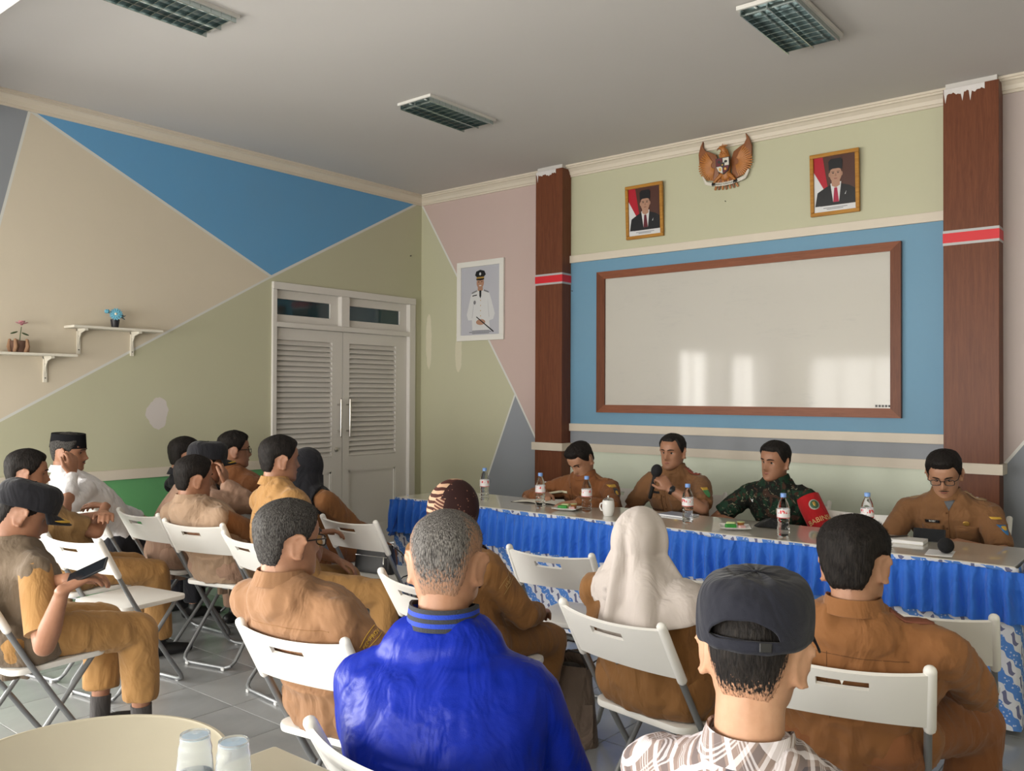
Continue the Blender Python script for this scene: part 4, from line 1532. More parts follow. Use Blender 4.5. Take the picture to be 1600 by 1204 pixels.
def person(key, label, origin, face, head, ypr, skin=SK_TAN, shirt=None, pants=None, hair=None, hair_m=HAIR_BLK, sleeve='short',
           gw=1.0, gd=1.0, belly=0.0, sh_w=.185, hs=1.0, arms=(None, None), twist=0.0, seat=.456, hip=(0, -.06), legs=None, vox=.0075,
           shoes=True, collar=True, fingers=(.5, .5), sh_amp=.004, loose=.013, eyes='open', beard=False, strands=0, strand_len=.016,
           pants_loose=1.0, glasses=False, hem=.0, hand_dir=(None, None), jaw=1.0, brows=True, collar_m=None, sleeve_m=None, wseed=1.0, sh_drop=0.0, ears=True, strand_z=-.085, shirt_t0=-.1, pants_hem=.06, neck=0.0):
    F = Fig()
    root = empty('person', (origin[0], origin[1], 0), math.radians(face), label, 'person', None)
    F.root = root
    Minv = (Matrix.Translation((origin[0], origin[1], 0)) @ Matrix.Rotation(math.radians(face), 4, 'Z')).inverted()
    F.loc = lambda p: Minv @ Vector(p)
    Hc = Minv @ Vector(head)                      # head centre in local space
    HR = Matrix.Rotation(math.radians(ypr[0]), 4, 'Z') @ Matrix.Rotation(math.radians(ypr[1]), 4, 'X') @ Matrix.Rotation(math.radians(ypr[2]), 4, 'Y')
    HM = Matrix.Translation(Hc) @ HR
    F.HM, F.hs = HM, hs
    # spine
    hipc = Vector((hip[0], hip[1], seat + .105))
    nb = Hc + (HR @ Vector((0, -.035, -.06)) * .35 + Vector((0, -.030, -.165)) * .75) * hs + Vector((0, 0, -neck))
    tw = math.radians(twist)
    sr = Vector((math.cos(tw), math.sin(tw), 0))  # shoulder right axis
    L = (nb - hipc).length
    up = (nb - hipc).normalized()
    c1 = hipc + Vector((0, -.05, .36 * L)); c2 = nb - (up * .30 + Vector((0, -.10, .10))) * L
    def sp(t): return bez(hipc, c1, c2, nb, max(t, 0)) + (hipc - c1).normalized() * (-min(t, 0)) * L
    def ref(t):
        k = max(0, min(1, t)); return Vector((1, 0, 0)).lerp(sr, k).normalized()
    F.sp, F.sr = sp, sr
    def torso(mb, ex, t0=-.2, t1=1.0):
        pts, rx, ry, rf = [], [], [], []
        for (t, w, d) in TORSO:
            if t < t0 - 1e-6 or t > t1 + 1e-6: continue
            f = 1 if t < .9 else 0.35
            wb = 1 + (gw - 1) * f; db = 1 + (gd - 1) * f
            p = sp(t)
            b = belly * math.exp(-((t - .22) / .22) ** 2)
            fw = sr.cross(Vector((0, 0, 1))) * -1
            pts.append(p + Vector((0, b * .7, 0))); rx.append(w * wb * (sh_w / .185) ** .6 + ex); ry.append(d * db + ex + b * .5); rf.append(ref(t))
        mb.tube(pts, rx, ry, ref=rf, seg=28)
    # arms
    S, E, Wr, HD = [], [], [], []
    la, lf = .285 * hs, .245 * hs
    for i, sd_ in enumerate((-1, 1)):             # 0 = left, 1 = right
        sp_ = sp(.845) + sr * (sd_ * sh_w) + Vector((0, 0, -sh_drop))
        a = arms[i] or dict(w=(sd_ * .085, .26, seat + .155), pole=(sd_ * 1.0, -.7, -.5))
        w = Vector(a['w']) if not a.get('world') else Minv @ Vector(a['w'])
        el, w = ik(sp_, w, la, lf, a.get('pole', (sd_, -.7, -.5)))
        S.append(sp_); E.append(el); Wr.append(w)
        HD.append(Vector(a['dir']) if a.get('dir') else (w - el).normalized())
    F.S, F.E, F.W = S, E, Wr
    # legs
    lt, lsn = .43 * hs, .405 * hs
    K, A, J = [], [], []
    for i, sd_ in enumerate((-1, 1)):
        j = hipc + Vector((sd_ * .088, .01, -.02))
        lg = (legs[i] if legs else None) or dict(a=(sd_ * .13, .40, .085))
        k, an = ik(j, lg['a'], lt, lsn, lg.get('pole', (sd_ * .15, .6, 1)))
        J.append(j); K.append(k); A.append(an)
    F.K, F.A = K, A
    # ---- body: one continuous skin surface
    mb = MB()
    head_geo(mb, HM, hs, jaw, ears)
    nt_ = Hc + HR @ Vector((0, -.022, -.045)) * hs
    mb.tube([nb - up * .05, nb.lerp(nt_, .45), nt_], [.066 * hs, .058 * hs, .056 * hs], [.064 * hs, .059 * hs, .060 * hs], ref=sr, seg=20)
    torso(mb, -.016)
    for i in (0, 1):
        sd_ = (-1, 1)[i]
        mb.tube([sp(.9), S[i]], [.055, .047], ref=(0, 0, 1), seg=12)
        mb.tube([S[i], S[i].lerp(E[i], .5), E[i]], [.048 * hs, .045 * hs, .038 * hs], ref=(0, 0, 1), seg=14)
        f_ = Wr[i] - E[i]
        mb.tube([E[i], E[i] + f_ * .3, E[i] + f_ * .75, Wr[i]], [.038 * hs, .042 * hs, .031 * hs, .0265 * hs], [.038 * hs, .040 * hs, .027 * hs, .0215 * hs], ref=(0, 0, 1), seg=14)
        hd = hand_dir[i] or {}
        hand_geo(mb, Wr[i], HD[i], hd.get('n', (0, .1, 1)), hd.get('side', -sd_), fingers[i], hs * .98, hd.get('thumb', .6))
        mb.tube([J[i], J[i].lerp(K[i], .5), K[i]], [.066, .060, .048], ref=(1, 0, 0), seg=12)
        mb.tube([K[i], K[i].lerp(A[i], .3), A[i].lerp(K[i], .12), A[i] + Vector((0, 0, -.03))], [.047, .050, .036, .036], ref=(1, 0, 0), seg=12)
    me = remesh(mb, 'body', vox, 2, .45)
    clamp_to_chair(F, me, key)
    me.materials.append(skin)
    F.body = obj('body', me, root)
    # ---- shirt
    if shirt is not None:
        mb = MB()
        torso(mb, loose - .004, shirt_t0 - hem, .94)
        for i in (0, 1):
            mb.tube([sp(.93), S[i].lerp(sp(.93), .35) + Vector((0, 0, .006)), S[i]], [.052, .058, .060 * gw ** .5], ref=(0, 0, 1), seg=14)
            el = E[i]
            if sleeve == 'long':
                f_ = Wr[i] - E[i]
                mb.tube([S[i], S[i].lerp(el, .5), el, el + f_ * .45, el + f_ * .93], [.066, .060, .054, .047, .039], ref=(0, 0, 1), seg=16)
            elif sleeve == 'short':
                e2 = S[i].lerp(el, .80)
                mb.tube([S[i], S[i].lerp(el, .4), e2], [.066, .064, .062], ref=(0, 0, 1), seg=16, round_caps=False)
            else:
                mb.tube([S[i], S[i].lerp(el, .12)], [.058, .050], ref=(0, 0, 1), seg=14)
        me = remesh(mb, 'shirt', .0105, 4, .5)
        wrinkle(me, sh_amp * 1.5, 12, wseed * 3.1)
        clamp_to_chair(F, me, key)
        me.materials.append(shirt)
        F.shirt = obj('shirt', me, root)
        if sleeve_m is not None:               # sleeves of another garment showing under a vest
            for i in (0, 1):
                mb = MB()
                mb.tube([S[i] - (E[i] - S[i]) * .05, S[i].lerp(E[i], .3), S[i].lerp(E[i], .82)], [.058, .061, .060], ref=(0, 0, 1), seg=20, round_caps=False)
                sl = mb.mesh('sleeve', True, sharp=60)
                wrinkle(sl, .002, 16, wseed)
                obj('sleeve', sl, root, sleeve_m)
    # ---- trousers
    if pants is not None:
        mb = MB()
        pl = pants_loose
        mb.tube([hipc + Vector((-.10 * gw, -.01, -.02)), hipc + Vector((.10 * gw, -.01, -.02))], [.126, .126], [.112, .112], ref=(0, 1, 0), seg=18)
        for i in (0, 1):
            mb.tube([J[i] + Vector((0, -.03, 0)), J[i].lerp(K[i], .45), K[i]], [.100 * pl, .088 * pl, .072 * pl], [.096, .083 * pl, .068 * pl], ref=(1, 0, 0), seg=18)
            an = A[i] + (K[i] - A[i]) * pants_hem
            mb.tube([K[i], K[i].lerp(an, .5), an], [.070 * pl, .069 * pl, .068 * pl], ref=(1, 0, 0), seg=18, round_caps=False)
        me = remesh(mb, 'trousers', .0115, 4, .5)
        wrinkle(me, sh_amp * 1.2, 10, wseed * 5.7)
        clamp_to_chair(F, me, key)
        me.materials.append(pants)
        F.pants = obj('trousers', me, root)
    # ---- shoes
    if shoes:
        for i in (0, 1):
            a = A[i]
            dr = (legs[i].get('toe') if legs and legs[i] and legs[i].get('toe') else (0.12 * (-1, 1)[i], 1, 0))
            dr = Vector(dr).normalized()
            b = Vector((a.x, a.y, max(0.0, a.z - .085)))
            mb = MB()
            mb.tube([b + dr * -.055 + Vector((0, 0, .034)), b + Vector((0, 0, .040)), b + dr * .09 + Vector((0, 0, .034)), b + dr * .165 + Vector((0, 0, .026))],
                    [.034, .037, .045, .035], [.034, .040, .033, .024], ref=dr.cross(Vector((0, 0, 1))), seg=16)
            mb.tube([b + Vector((0, 0, .04)), b + Vector((0, 0, .095))], [.040, .039], ref=(1, 0, 0), seg=14)
            me = remesh(mb, 'shoe', .008, 3, .5)
            co = get_co(me); co[:, 2] = np.maximum(co[:, 2], b.z + .002); set_co(me, co)
            me.materials.append(M_SOLE)
            obj('shoe', me, root)
    # ---- collar
    if collar and shirt is not None:
        cm = collar_m or shirt
        nd = (nt_ - nb).normalized()
        fwd = Vector((0, 0, 1)).cross(sr) * 1.0
        fwd = Vector((-sr.y, sr.x, 0))
        def fn(u, v):
            a = 2 * math.pi * u
            c, s_ = math.cos(a), math.sin(a)
            base = nb + nd * .030
            r = .072 + .004 * v
            drop = .030 * max(0, c) ** 2
            hgt = .010 + .036 * (1 - abs(v - .45) / .55 * 1.0)
            if v < .45: z = .044 * v / .45; rr = .0665 + .006 * (1 - v / .45)
            else: z = .044 - .046 * (v - .45) / .55; rr = .0665 + .016 * (v - .45) / .55 + .003
            return base + sr * (s_ * rr * hs) + fwd * ((c * rr * 1.04 + .004) * hs) + nd * (z - drop) * hs
        mbc = MB(); mbc.grid(fn, 40, 9, closed_u=True)
        mbc.build('collar', cm, root, True, solid=.003)
    F.nb, F.nd, F.up = nb, (nt_ - nb).normalized(), up
    # ---- hair
    if hair:
        mb = MB(); h = dict(hair); cov = hair_geo(mb, HM, hs, **h)
        if strands:
            hair_strands(mb, HM, hs, strands, strand_len, h.get('front', .064), h.get('nape', -.078), int(wseed * 10), base=h.get('side', .008), zmin=strand_z)
        ho = mb.build('hair', hair_m, root, True, sharp=0)
        cov = cov + [1.0] * (len(ho.data.vertices) - len(cov))
        at = ho.data.attributes.new('cover', 'FLOAT', 'POINT'); at.data.foreach_set('value', cov)
    # ---- face details
    if eyes:
        for sx in (-1, 1):
            c = HM @ (Vector((sx * .031, .0620, .002)) * hs)
            e = MB().ell(c, .0125 * hs, None, 14, 10)
            if eyes == 'open':
                fwd_ = HR.to_3x3() @ Vector((0, 1, 0))
                eo = e.build('eye', M_EYEW, root)
                MB().ell(c + fwd_ * .0075 * hs, (.0062 * hs, .0062 * hs, .0062 * hs), None, 10, 8).build('iris', M_EYED, eo)
                lid = MB().ell(c + (HR.to_3x3() @ Vector((0, -.0002, .0036))) * hs, (.0138 * hs, .0132 * hs, .0098 * hs), HR.to_3x3(), 14, 10)
                lid.build('upper_eyelid', skin, root)
            else:
                e.build('closed_eyelid', skin, root)
                pts = [HM @ (Vector((sx * (.031 + .011 * t), .0755 - .004 * t * t, -.003 - .002 * (1 - t * t))) * hs) for t in (-1, -.5, 0, .5, 1)]
                MB().tube(pts, .0013, seg=6).build('eyelashes', M_EYED, root)
            if brows:
                pts = [HM @ (Vector((sx * (.031 + .018 * t), head_pt(.024, math.asin(min(.95, (.031 + .018 * t) / .078))).y + .001, .0215 + .003 * (1 - t * t))) * hs) for t in (-1, -.5, 0, .5, 1)]
                MB().tube(pts, [.0022, .0036, .0036, .003, .0016], ref=(0, 0, 1), seg=8).build('eyebrow', hair_m, root)
        pts = [HM @ (Vector((t * .021, .0935 - .009 * t * t, -.0655 + .001 * t * t)) * hs) for t in (-1, -.5, 0, .5, 1)]
        MB().tube(pts, [.001, .0042, .005, .0042, .001], [.001, .0055, .0062, .0055, .001], ref=(0, 0, 1), seg=10).build('lips', M_LIP, root)
    if beard:
        pts = [HM @ (Vector((t * .026, .0965 - .009 * t * t, -.0545 - .003 * t * t)) * hs) for t in (-1, -.5, 0, .5, 1)]
        MB().tube(pts, [.001, .0024, .0028, .0024, .001], ref=(0, 0, 1), seg=8).build('moustache', hair_m, root)
    if glasses:
        g = MB()
        yf = .097
        for sx in (-1, 1):
            pts = []
            for q in range(17):
                t = 2 * math.pi * q / 16
                ex = math.copysign(abs(math.cos(t)) ** .6, math.cos(t)); ez = math.copysign(abs(math.sin(t)) ** .6, math.sin(t))
                pts.append(HM @ (Vector((sx * .034 + .0245 * ex, yf - .004 * abs(ex * sx + 1) * 0, -.002 + .0165 * ez)) * hs))
            g.tube(pts, .0020 * hs, ref=HR.to_3x3() @ Vector((0, 1, 0)), seg=8)
            g.tube([HM @ (Vector(p) * hs) for p in ((sx * .058, yf, .006), (sx * .074, .080, .008), (sx * .0785, 0.0, .010), (sx * .077, -.020, .004))], .0022 * hs, ref=(0, 0, 1), seg=8)
        g.tube([HM @ (Vector(p) * hs) for p in ((-.010, yf, .003), (0, yf + .002, .006), (.010, yf, .003))], .002 * hs, ref=(0, 0, 1), seg=8)
        go = empty('spectacles', (0, 0, 0)) if False else None
        gl = g.build('spectacles', M_SPEC, root)
        for sx in (-1, 1):
            pts2 = [(.0235 * math.copysign(abs(math.cos(2 * math.pi * q / 16)) ** .6, math.cos(2 * math.pi * q / 16)), .0155 * math.copysign(abs(math.sin(2 * math.pi * q / 16)) ** .6, math.sin(2 * math.pi * q / 16))) for q in range(16)]
            Mx = HM @ Matrix.Scale(hs, 4) @ Matrix(((1, 0, 0, sx * .034), (0, 0, 1, yf), (0, 1, 0, -.002), (0, 0, 0, 1)))
            MB().prism(pts2, -.0005, .0005, Mx).build('lens', M_LENS, gl, False)
    return F


_BV = {}


def clamp_to_chair(F, me, ck, sit=True):
    x0, y0, ang = CHAIRS[ck][:3]
    Mc = Matrix.Translation((x0, y0, 0)) @ Matrix.Rotation(math.radians(ang), 4, 'Z')
    Mt = np.array(Mc.inverted() @ F.root.matrix_basis)
    Mi = np.array(F.root.matrix_basis.inverted() @ Mc)
    co = get_co(me).astype(np.float64)
    p = co @ Mt[:3, :3].T + Mt[:3, 3]
    x, y, z = np.abs(p[:, 0]), p[:, 1], p[:, 2]
    zc = np.clip(z, .618, .80)
    t = (BK_Z - zc) / BK_Z
    line = BK_Y + (FT_Y - BK_Y) * t - .02 * np.sin(np.pi * t)
    ym = line - .034 * (1 - np.clip(x / .217, 0, 1) ** 2.2) + .014
    ym = ym - np.clip(z - .80, 0, None) * 1.6 - np.clip(.618 - z, 0, None) * 1.2 - np.clip(x - .222, 0, None) * 2.5
    p[:, 1] = np.maximum(y, ym)
    if sit:
        on = (x < .212) & (p[:, 1] > -.19) & (p[:, 1] < .21) & (z > .37) & (z < .459)
        p[on, 2] = .459
    set_co(me, p @ Mi[:3, :3].T + Mi[:3, 3])


def decal(F, target, origin, direction, w, h, m, name='patch', up=(0, 0, 1), lift=.0022, nu=7, nv=7, shape=None, parent=None, roll=0.0, thick=.0018):
    """small sewn-on piece that follows the cloth: projected along direction (person-local space) onto the target mesh"""
    key = target.name
    if key not in _BV:
        me = target.data
        co = get_co(me)
        _BV[key] = BVHTree.FromPolygons([tuple(c) for c in co.tolist()], [tuple(p.vertices) for p in me.polygons])
    bv = _BV[key]
    d = Vector(direction).normalized()
    u_ = Vector(up); u_ = (u_ - d * u_.dot(d)).normalized()
    x_ = u_.cross(d) * -1
    if roll:
        q = Matrix.Rotation(math.radians(roll), 3, d)
        u_, x_ = q @ u_, q @ x_
    o = Vector(origin)
    def hit(a, b):
        st = o + x_ * a + u_ * b
        loc, nrm, idx, dist = bv.ray_cast(st, d, 0.6)
        if loc is None: return None
        return loc - d * lift
    vs, fs = [], []
    ok = True
    if shape is None:
        for j in range(nv):
            for i in range(nu):
                p = hit((i / (nu - 1) - .5) * w, (j / (nv - 1) - .5) * h)
                if p is None: ok = False; break
                vs.append(p)
            if not ok: break
        if not ok: return None
        for j in range(nv - 1):
            for i in range(nu - 1):
                fs.append((j * nu + i, j * nu + i + 1, (j + 1) * nu + i + 1, (j + 1) * nu + i))
    else:
        c = hit(0, 0)
        if c is None: return None
        rings = 3
        vs.append(c)
        n_ = len(shape)
        for r in range(1, rings + 1):
            for (a, b) in shape:
                p = hit(a * r / rings * w / 2, b * r / rings * h / 2)
                if p is None: return None
                vs.append(p)
        for k in range(n_):
            fs.append((0, 1 + k, 1 + (k + 1) % n_))
        for r in range(rings - 1):
            for k in range(n_):
                k2 = (k + 1) % n_
                fs.append((1 + r * n_ + k, 1 + (r + 1) * n_ + k, 1 + (r + 1) * n_ + k2, 1 + r * n_ + k2))
    mb = MB(); mb.add(vs, fs)
    return mb.build(name, m, parent or F.root, True, solid=thick, sharp=0)


def text_on(F, target, s, size, origin, direction, m, up=(0, 0, 1), lift=.004, roll=0.0, name='lettering', arc=0.0):
    key = target.name
    if key not in _BV:
        me0 = target.data
        _BV[key] = BVHTree.FromPolygons([tuple(c) for c in get_co(me0).tolist()], [tuple(p.vertices) for p in me0.polygons])
    bv = _BV[key]
    d = Vector(direction).normalized(); u_ = Vector(up); u_ = (u_ - d * u_.dot(d)).normalized(); x_ = u_.cross(d) * -1
    if roll:
        q = Matrix.Rotation(math.radians(roll), 3, d); u_, x_ = q @ u_, q @ x_
    me = text_mesh(s, size, .0006, name)
    co = get_co(me); out = co.copy()
    for i in range(len(co)):
        a, b, z = co[i]
        if arc: b = b - arc * a * a
        st = Vector(origin) + x_ * float(a) + u_ * float(b)
        loc = bv.ray_cast(st, d, .6)[0]
        if loc is None: loc = st + d * .1
        out[i] = loc - d * (lift + float(z))
    set_co(me, out)
    return obj(name, me, F.root, m)


CIRC = [(math.cos(2 * math.pi * k / 20), math.sin(2 * math.pi * k / 20)) for k in range(20)]
SHIELD = [(-1, 1), (-.5, 1), (0, 1), (.5, 1), (1, 1), (1, .3), (.95, -.2), (.6, -.65), (0, -1), (-.6, -.65), (-.95, -.2), (-1, .3)]

# ------------------------------------------------------------------ clothing materials
UNI = dict(
    brown=cloth('brown_uniform_cotton', (0.24, 0.102, 0.036)),
    brown2=cloth('brown_uniform_cotton_dark', (0.215, 0.082, 0.030)),
    brown4=cloth('golden_brown_uniform', (0.225, 0.105, 0.034)),
    brown3=cloth('brown_uniform_cotton_muted', (0.205, 0.098, 0.042)),
    tan=cloth('tan_uniform_cotton', (0.28, 0.148, 0.075)),
    khaki=cloth('khaki_uniform_cotton', (0.36, 0.195, 0.070)),
    olive=cloth('olive_brown_cotton', (0.20, 0.115, 0.045)),
    vest=cloth('beige_vest_cotton', (0.36, 0.245, 0.165), weave=.4),
    vest2=cloth('rose_beige_cotton', (0.33, 0.205, 0.145), weave=.4),
    gvest=cloth('grey_brown_vest_cotton', (0.155, 0.115, 0.080), weave=.5),
    white=cloth('white_shirt_cotton', (0.72, 0.71, 0.73)),
    black=cloth('black_cotton', (0.012, 0.012, 0.016)),
    navy=cloth('navy_cap_cotton', (0.010, 0.011, 0.019)),
    jacket=cloth('blue_jacket_satin', (0.0025, 0.017, 0.29), rough=.40, var=.06, wr=.28, sheen=0),
    cream=cloth('cream_headscarf_crepe', (0.52, 0.465, 0.435), rough=.8, var=.05, wr=.25),
    sock=cloth('grey_sock_knit', (0.06, 0.055, 0.055)),
    grey_tee=cloth('grey_undershirt', (0.13, 0.14, 0.16)),
)

UNI['jacket'].node_tree.nodes['Principled BSDF'].inputs['Specular IOR Level'].default_value = 0.15


def mat_plaid():
    n = N('plaid_shirt_cotton')
    s = n.sep(n.coord())
    u = n.math('ADD', n.math('MULTIPLY', s[0], .80), n.math('MULTIPLY', n.math('ADD', s[2], n.math('MULTIPLY', s[1], -.8)), .60))
    v = n.math('ADD', n.math('MULTIPLY', s[0], -.60), n.math('MULTIPLY', n.math('ADD', s[2], n.math('MULTIPLY', s[1], -.8)), .80))
    P = .075
    def bands(t):
        a = n.math('PINGPONG', t, P / 2)
        dark = n.math('LESS_THAN', a, .0085)
        white = n.math('MULTIPLY', n.math('GREATER_THAN', a, .0135), n.math('LESS_THAN', a, .0215))
        thin = n.math('MULTIPLY', n.math('GREATER_THAN', a, .030), n.math('LESS_THAN', n.math('PINGPONG', t, .0022), .0011))
        return dark, white, thin
    du, wu, tu = bands(u); dv, wv, tv = bands(v)
    c = (0.245, 0.185, 0.165, 1)
    c = n.mix(n.math('MULTIPLY', n.math('ADD', du, dv), .55), c, (0.085, 0.075, 0.085, 1))
    c = n.mix(n.math('MULTIPLY', n.math('MAXIMUM', tu, tv), .45), c, (0.75, 0.72, 0.76, 1))
    c = n.mix(n.math('MINIMUM', n.math('MULTIPLY', n.math('ADD', wu, wv), .55), .92), c, (0.74, 0.70, 0.74, 1))
    n.base(c); n.set(.85, 0, .2)
    n.bump(n.noise(9, 3, .55), .4, .02)
    return n.m


def mat_camo():
    n = N('woodland_camouflage_cotton')
    co = n.coord()
    a = n.noise(17, 2, .5, n.mapping(co, (1, 1, .7)), 1.2)
    b = n.noise(21, 2, .5, n.mapping(co, (1, 1, .7), loc=(3, 1, 2)), 1.4)
    d = n.noise(34, 2, .5, n.mapping(co, (1, 1, 1.2), loc=(7, 4, 1)), 1.2)
    c = n.mix(n.math('GREATER_THAN', a, .50), (0.012, 0.035, 0.020, 1), (0.010, 0.012, 0.010, 1))
    c = n.mix(n.math('GREATER_THAN', b, .58), c, (0.050, 0.026, 0.018, 1))
    c = n.mix(n.math('GREATER_THAN', d, .66), c, (0.16, 0.15, 0.10, 1))
    n.base(c); n.set(.85, 0, .2)
    n.bump(n.noise(9, 3, .55), .4, .02)
    return n.m


def mat_scarf_pattern():
    n = N('patterned_brown_headscarf')
    s = n.sep(n.coord())
    co = n.coord()
    w = n.new('ShaderNodeTexWave'); w.wave_type = 'RINGS'; w.inputs['Scale'].default_value = 9; w.inputs['Distortion'].default_value = 4.5; w.inputs['Detail'].default_value = 2
    n.link(n.mapping(co, (1.2, 1.0, 1.5)), w.inputs['Vector'])
    left = n.math('LESS_THAN', n.math('ADD', s[0], n.math('MULTIPLY', s[1], .1)), -.012)
    stripes = n.math('GREATER_THAN', w.outputs['Fac'], .45)
    cl = n.mix(stripes, (0.060, 0.018, 0.014, 1), (0.52, 0.33, 0.22, 1))
    wv = n.math('GREATER_THAN', n.math('PINGPONG', n.math('ADD', s[2], n.math('MULTIPLY', s[0], .5)), .006), .0035)
    band = n.math('MULTIPLY', n.math('GREATER_THAN', s[0], -.012), n.math('LESS_THAN', s[0], .022))
    dots = n.new('ShaderNodeTexVoronoi'); dots.inputs['Scale'].default_value = 55; n.link(co, dots.inputs['Vector'])
    dd = n.math('LESS_THAN', dots.outputs['Distance'], .18)
    cr = n.mix(dd, (0.032, 0.012, 0.012, 1), (0.22, 0.10, 0.07, 1))
    cb = n.mix(wv, (0.10, 0.032, 0.024, 1), (0.45, 0.29, 0.20, 1))
    c = n.mix(left, cr, cl)
    c = n.mix(n.math('MULTIPLY', band, n.math('LESS_THAN', s[2], 1.10)), c, cb)
    n.base(c); n.set(.75, 0, .25)
    n.bump(n.noise(8, 3), .3, .02)
    return n.m


M_YEL = mat('yellow_embroidery', (0.62, 0.38, 0.05), .6)
M_BADGE_B = mat('blue_badge', (0.03, 0.16, 0.40), .5)
M_BADGE_G = mat('green_badge', (0.05, 0.25, 0.08), .5)
M_BADGE_K = mat('dark_badge', (0.02, 0.03, 0.05), .5)
M_NAMEK = mat('black_name_plate', (0.012, 0.012, 0.014), .4)
M_NAMEW = mat('white_name_plate', (0.70, 0.66, 0.50), .5)
M_GOLDB = mat('gold_badge', (0.55, 0.33, 0.08), .35, metal=.6)
M_WTXT = mat('white_embroidery', (0.75, 0.75, 0.72), .6)
M_ARMB = cloth('red_armband_cloth', (0.42, 0.012, 0.016))
M_SEAM = cloth('seam_thread_brown', (0.11, 0.045, 0.016))
M_SEAMT = cloth('seam_thread_tan', (0.24, 0.12, 0.05))


# ------------------------------------------------------------------ headgear
def cap(F, m, gold=False, opening=False, z0=.028, brim=.072, lift=.013, tall=.012, box=.104):
    HM, s = F.HM, F.hs
    def pt(z, a, th):
        p = head_pt(min(z, .1155), a, False)
        nr = Vector((p.x, p.y + .004, p.z * .8)).normalized()
        return p + nr * th
    def fn(u, v):
        a = 2 * math.pi * u
        da = abs(a - math.pi)
        if opening and da < 1.0:
            tp = .10 + .19 * math.cos(da / .62 * math.pi / 2) ** .6 if da < .62 else .10 + (8 / 30 - .10) * (da - .62) / .38
            if .1 < v <= 8 / 30: v = .1 + (tp - .1) * (v - .1) / (8 / 30 - .1)
            elif v > 8 / 30: v = tp + (1 - tp) * (v - 8 / 30) / (1 - 8 / 30)
        z = z0 + (.1158 - z0) * (1 - (1 - v) ** 1.6)
        d = math.cos(a)
        th = lift + tall * v ** .6 * (1 - .35 * v) + .008 * max(0, d) * (1 - v)
        p = pt(z, a, th)
        if box:
            b0 = pt(z0 + .004, a, lift + .004 + .008 * max(0, d))
            k = max(0.0, 1 - v ** 2.7) ** .50
            k *= 1 + .03 * math.sin(math.pi * min(1, v * 1.3))
            p = Vector((b0.x * k, -.004 + (b0.y + .004) * k, z0 + box * math.sin(v * math.pi / 2) ** .95 + .012 * max(0, d) * math.sin(v * math.pi / 2) * k))
        p.z += -.012 * max(0, -d) * (1 - v) + .004 * noise.noise(Vector((math.sin(a) * 3, math.cos(a) * 3, v * 4)))
        return HM @ (p * s)
    def skip(u, v):
        if not opening: return False
        a = abs((2 * math.pi * u) % (2 * math.pi) - math.pi)
        return a < .62 and .10 < v < 8 / 30
    mb = MB(); mb.grid(fn, 152, 31, closed_u=True, skip=skip)
    c = mb.build('cap', m, F.root, True, solid=.003, sharp=0)
    # brim
    def fb(u, v):
        a = (u - .5) * 2 * 1.12
        base = pt(z0 + .002, a, lift + .006)
        out = Vector((math.sin(a) * .35, math.cos(a), 0)) * brim * v * (math.cos(a) ** .5 if math.cos(a) > 0 else 0)
        drop = -.020 * v - .022 * (abs(a) / 1.12) ** 2 * v
        return HM @ ((base + out + Vector((0, 0, drop))) * s)
    mb = MB(); mb.grid(fb, 30, 9)
    b = mb.build('brim', m, F.root, True, solid=.004, sharp=0)
    MB().ell(HM @ (Vector((0, -.003, z0 + box + .001)) * s), (.006, .006, .003)).build('button', m, F.root)
    if gold:
        for sx in (-1, 1):
            pts = []
            for q in range(9):
                t = q / 8
                a = sx * (.12 + .8 * t)
                base = pt(z0 + .002, a, lift + .006)
                out = Vector((math.sin(a) * .35, math.cos(a), 0)) * brim * .80 * (math.cos(a) ** .5)
                pts.append(HM @ ((base + out + Vector((0, 0, -.016 - .022 * (abs(a) / 1.12) ** 2 * .8 + .005))) * s))
            MB().tube(pts, [.0015, .004, .005, .005, .005, .005, .0045, .003, .001], ref=(0, 0, 1), seg=8).build('gold_leaf_embroidery', M_YEL, F.root)
    if opening:
        def fs(u, v):
            a = math.pi + (u - .5) * 2 * .72
            p = pt(z0 + .002, a, lift - .001)
            p.z += -.014 + .017 * v
            return HM @ (p * s)
        mb = MB(); mb.grid(fs, 20, 3); mb.build('adjusting_strap', m, F.root, True, solid=.003)
        p = pt(z0 + .002, math.pi - .35, lift + .003); p.z -= .006
        MB().box((-.010, -.003, -.008), (.010, .003, .008), M=F.HM @ Matrix.Translation(p * s) @ Matrix.Rotation(.35, 4, 'Z')).build('strap_buckle', M_SPEC, F.root, False, bevel=.002)
    return c


def peci(F):
    HM, s = F.HM, F.hs
    def fn(u, v):
        a = 2 * math.pi * u
        z = .030 + .086 * v
        w = .080 - .006 * v; d = .105 - .008 * v
        return HM @ (Vector((w * math.sin(a), -.004 + d * math.cos(a), z + .006 * math.cos(a) * (1 - v) * 0)) * s)
    mb = MB(); mb.grid(fn, 48, 8, closed_u=True)
    k = len(mb.v)
    def ft(u, v):
        a = 2 * math.pi * u
        r = 1 - v
        return HM @ (Vector((.074 * r * math.sin(a), -.004 + .097 * r * math.cos(a), .116 - .004 * v)) * s)
    mb.grid(ft, 48, 6, closed_u=True)
    mb.build('felt_cap', mat('black_velvet', (0.010, 0.010, 0.012), .95, spec=.1), F.root, True, solid=.002, sharp=50)


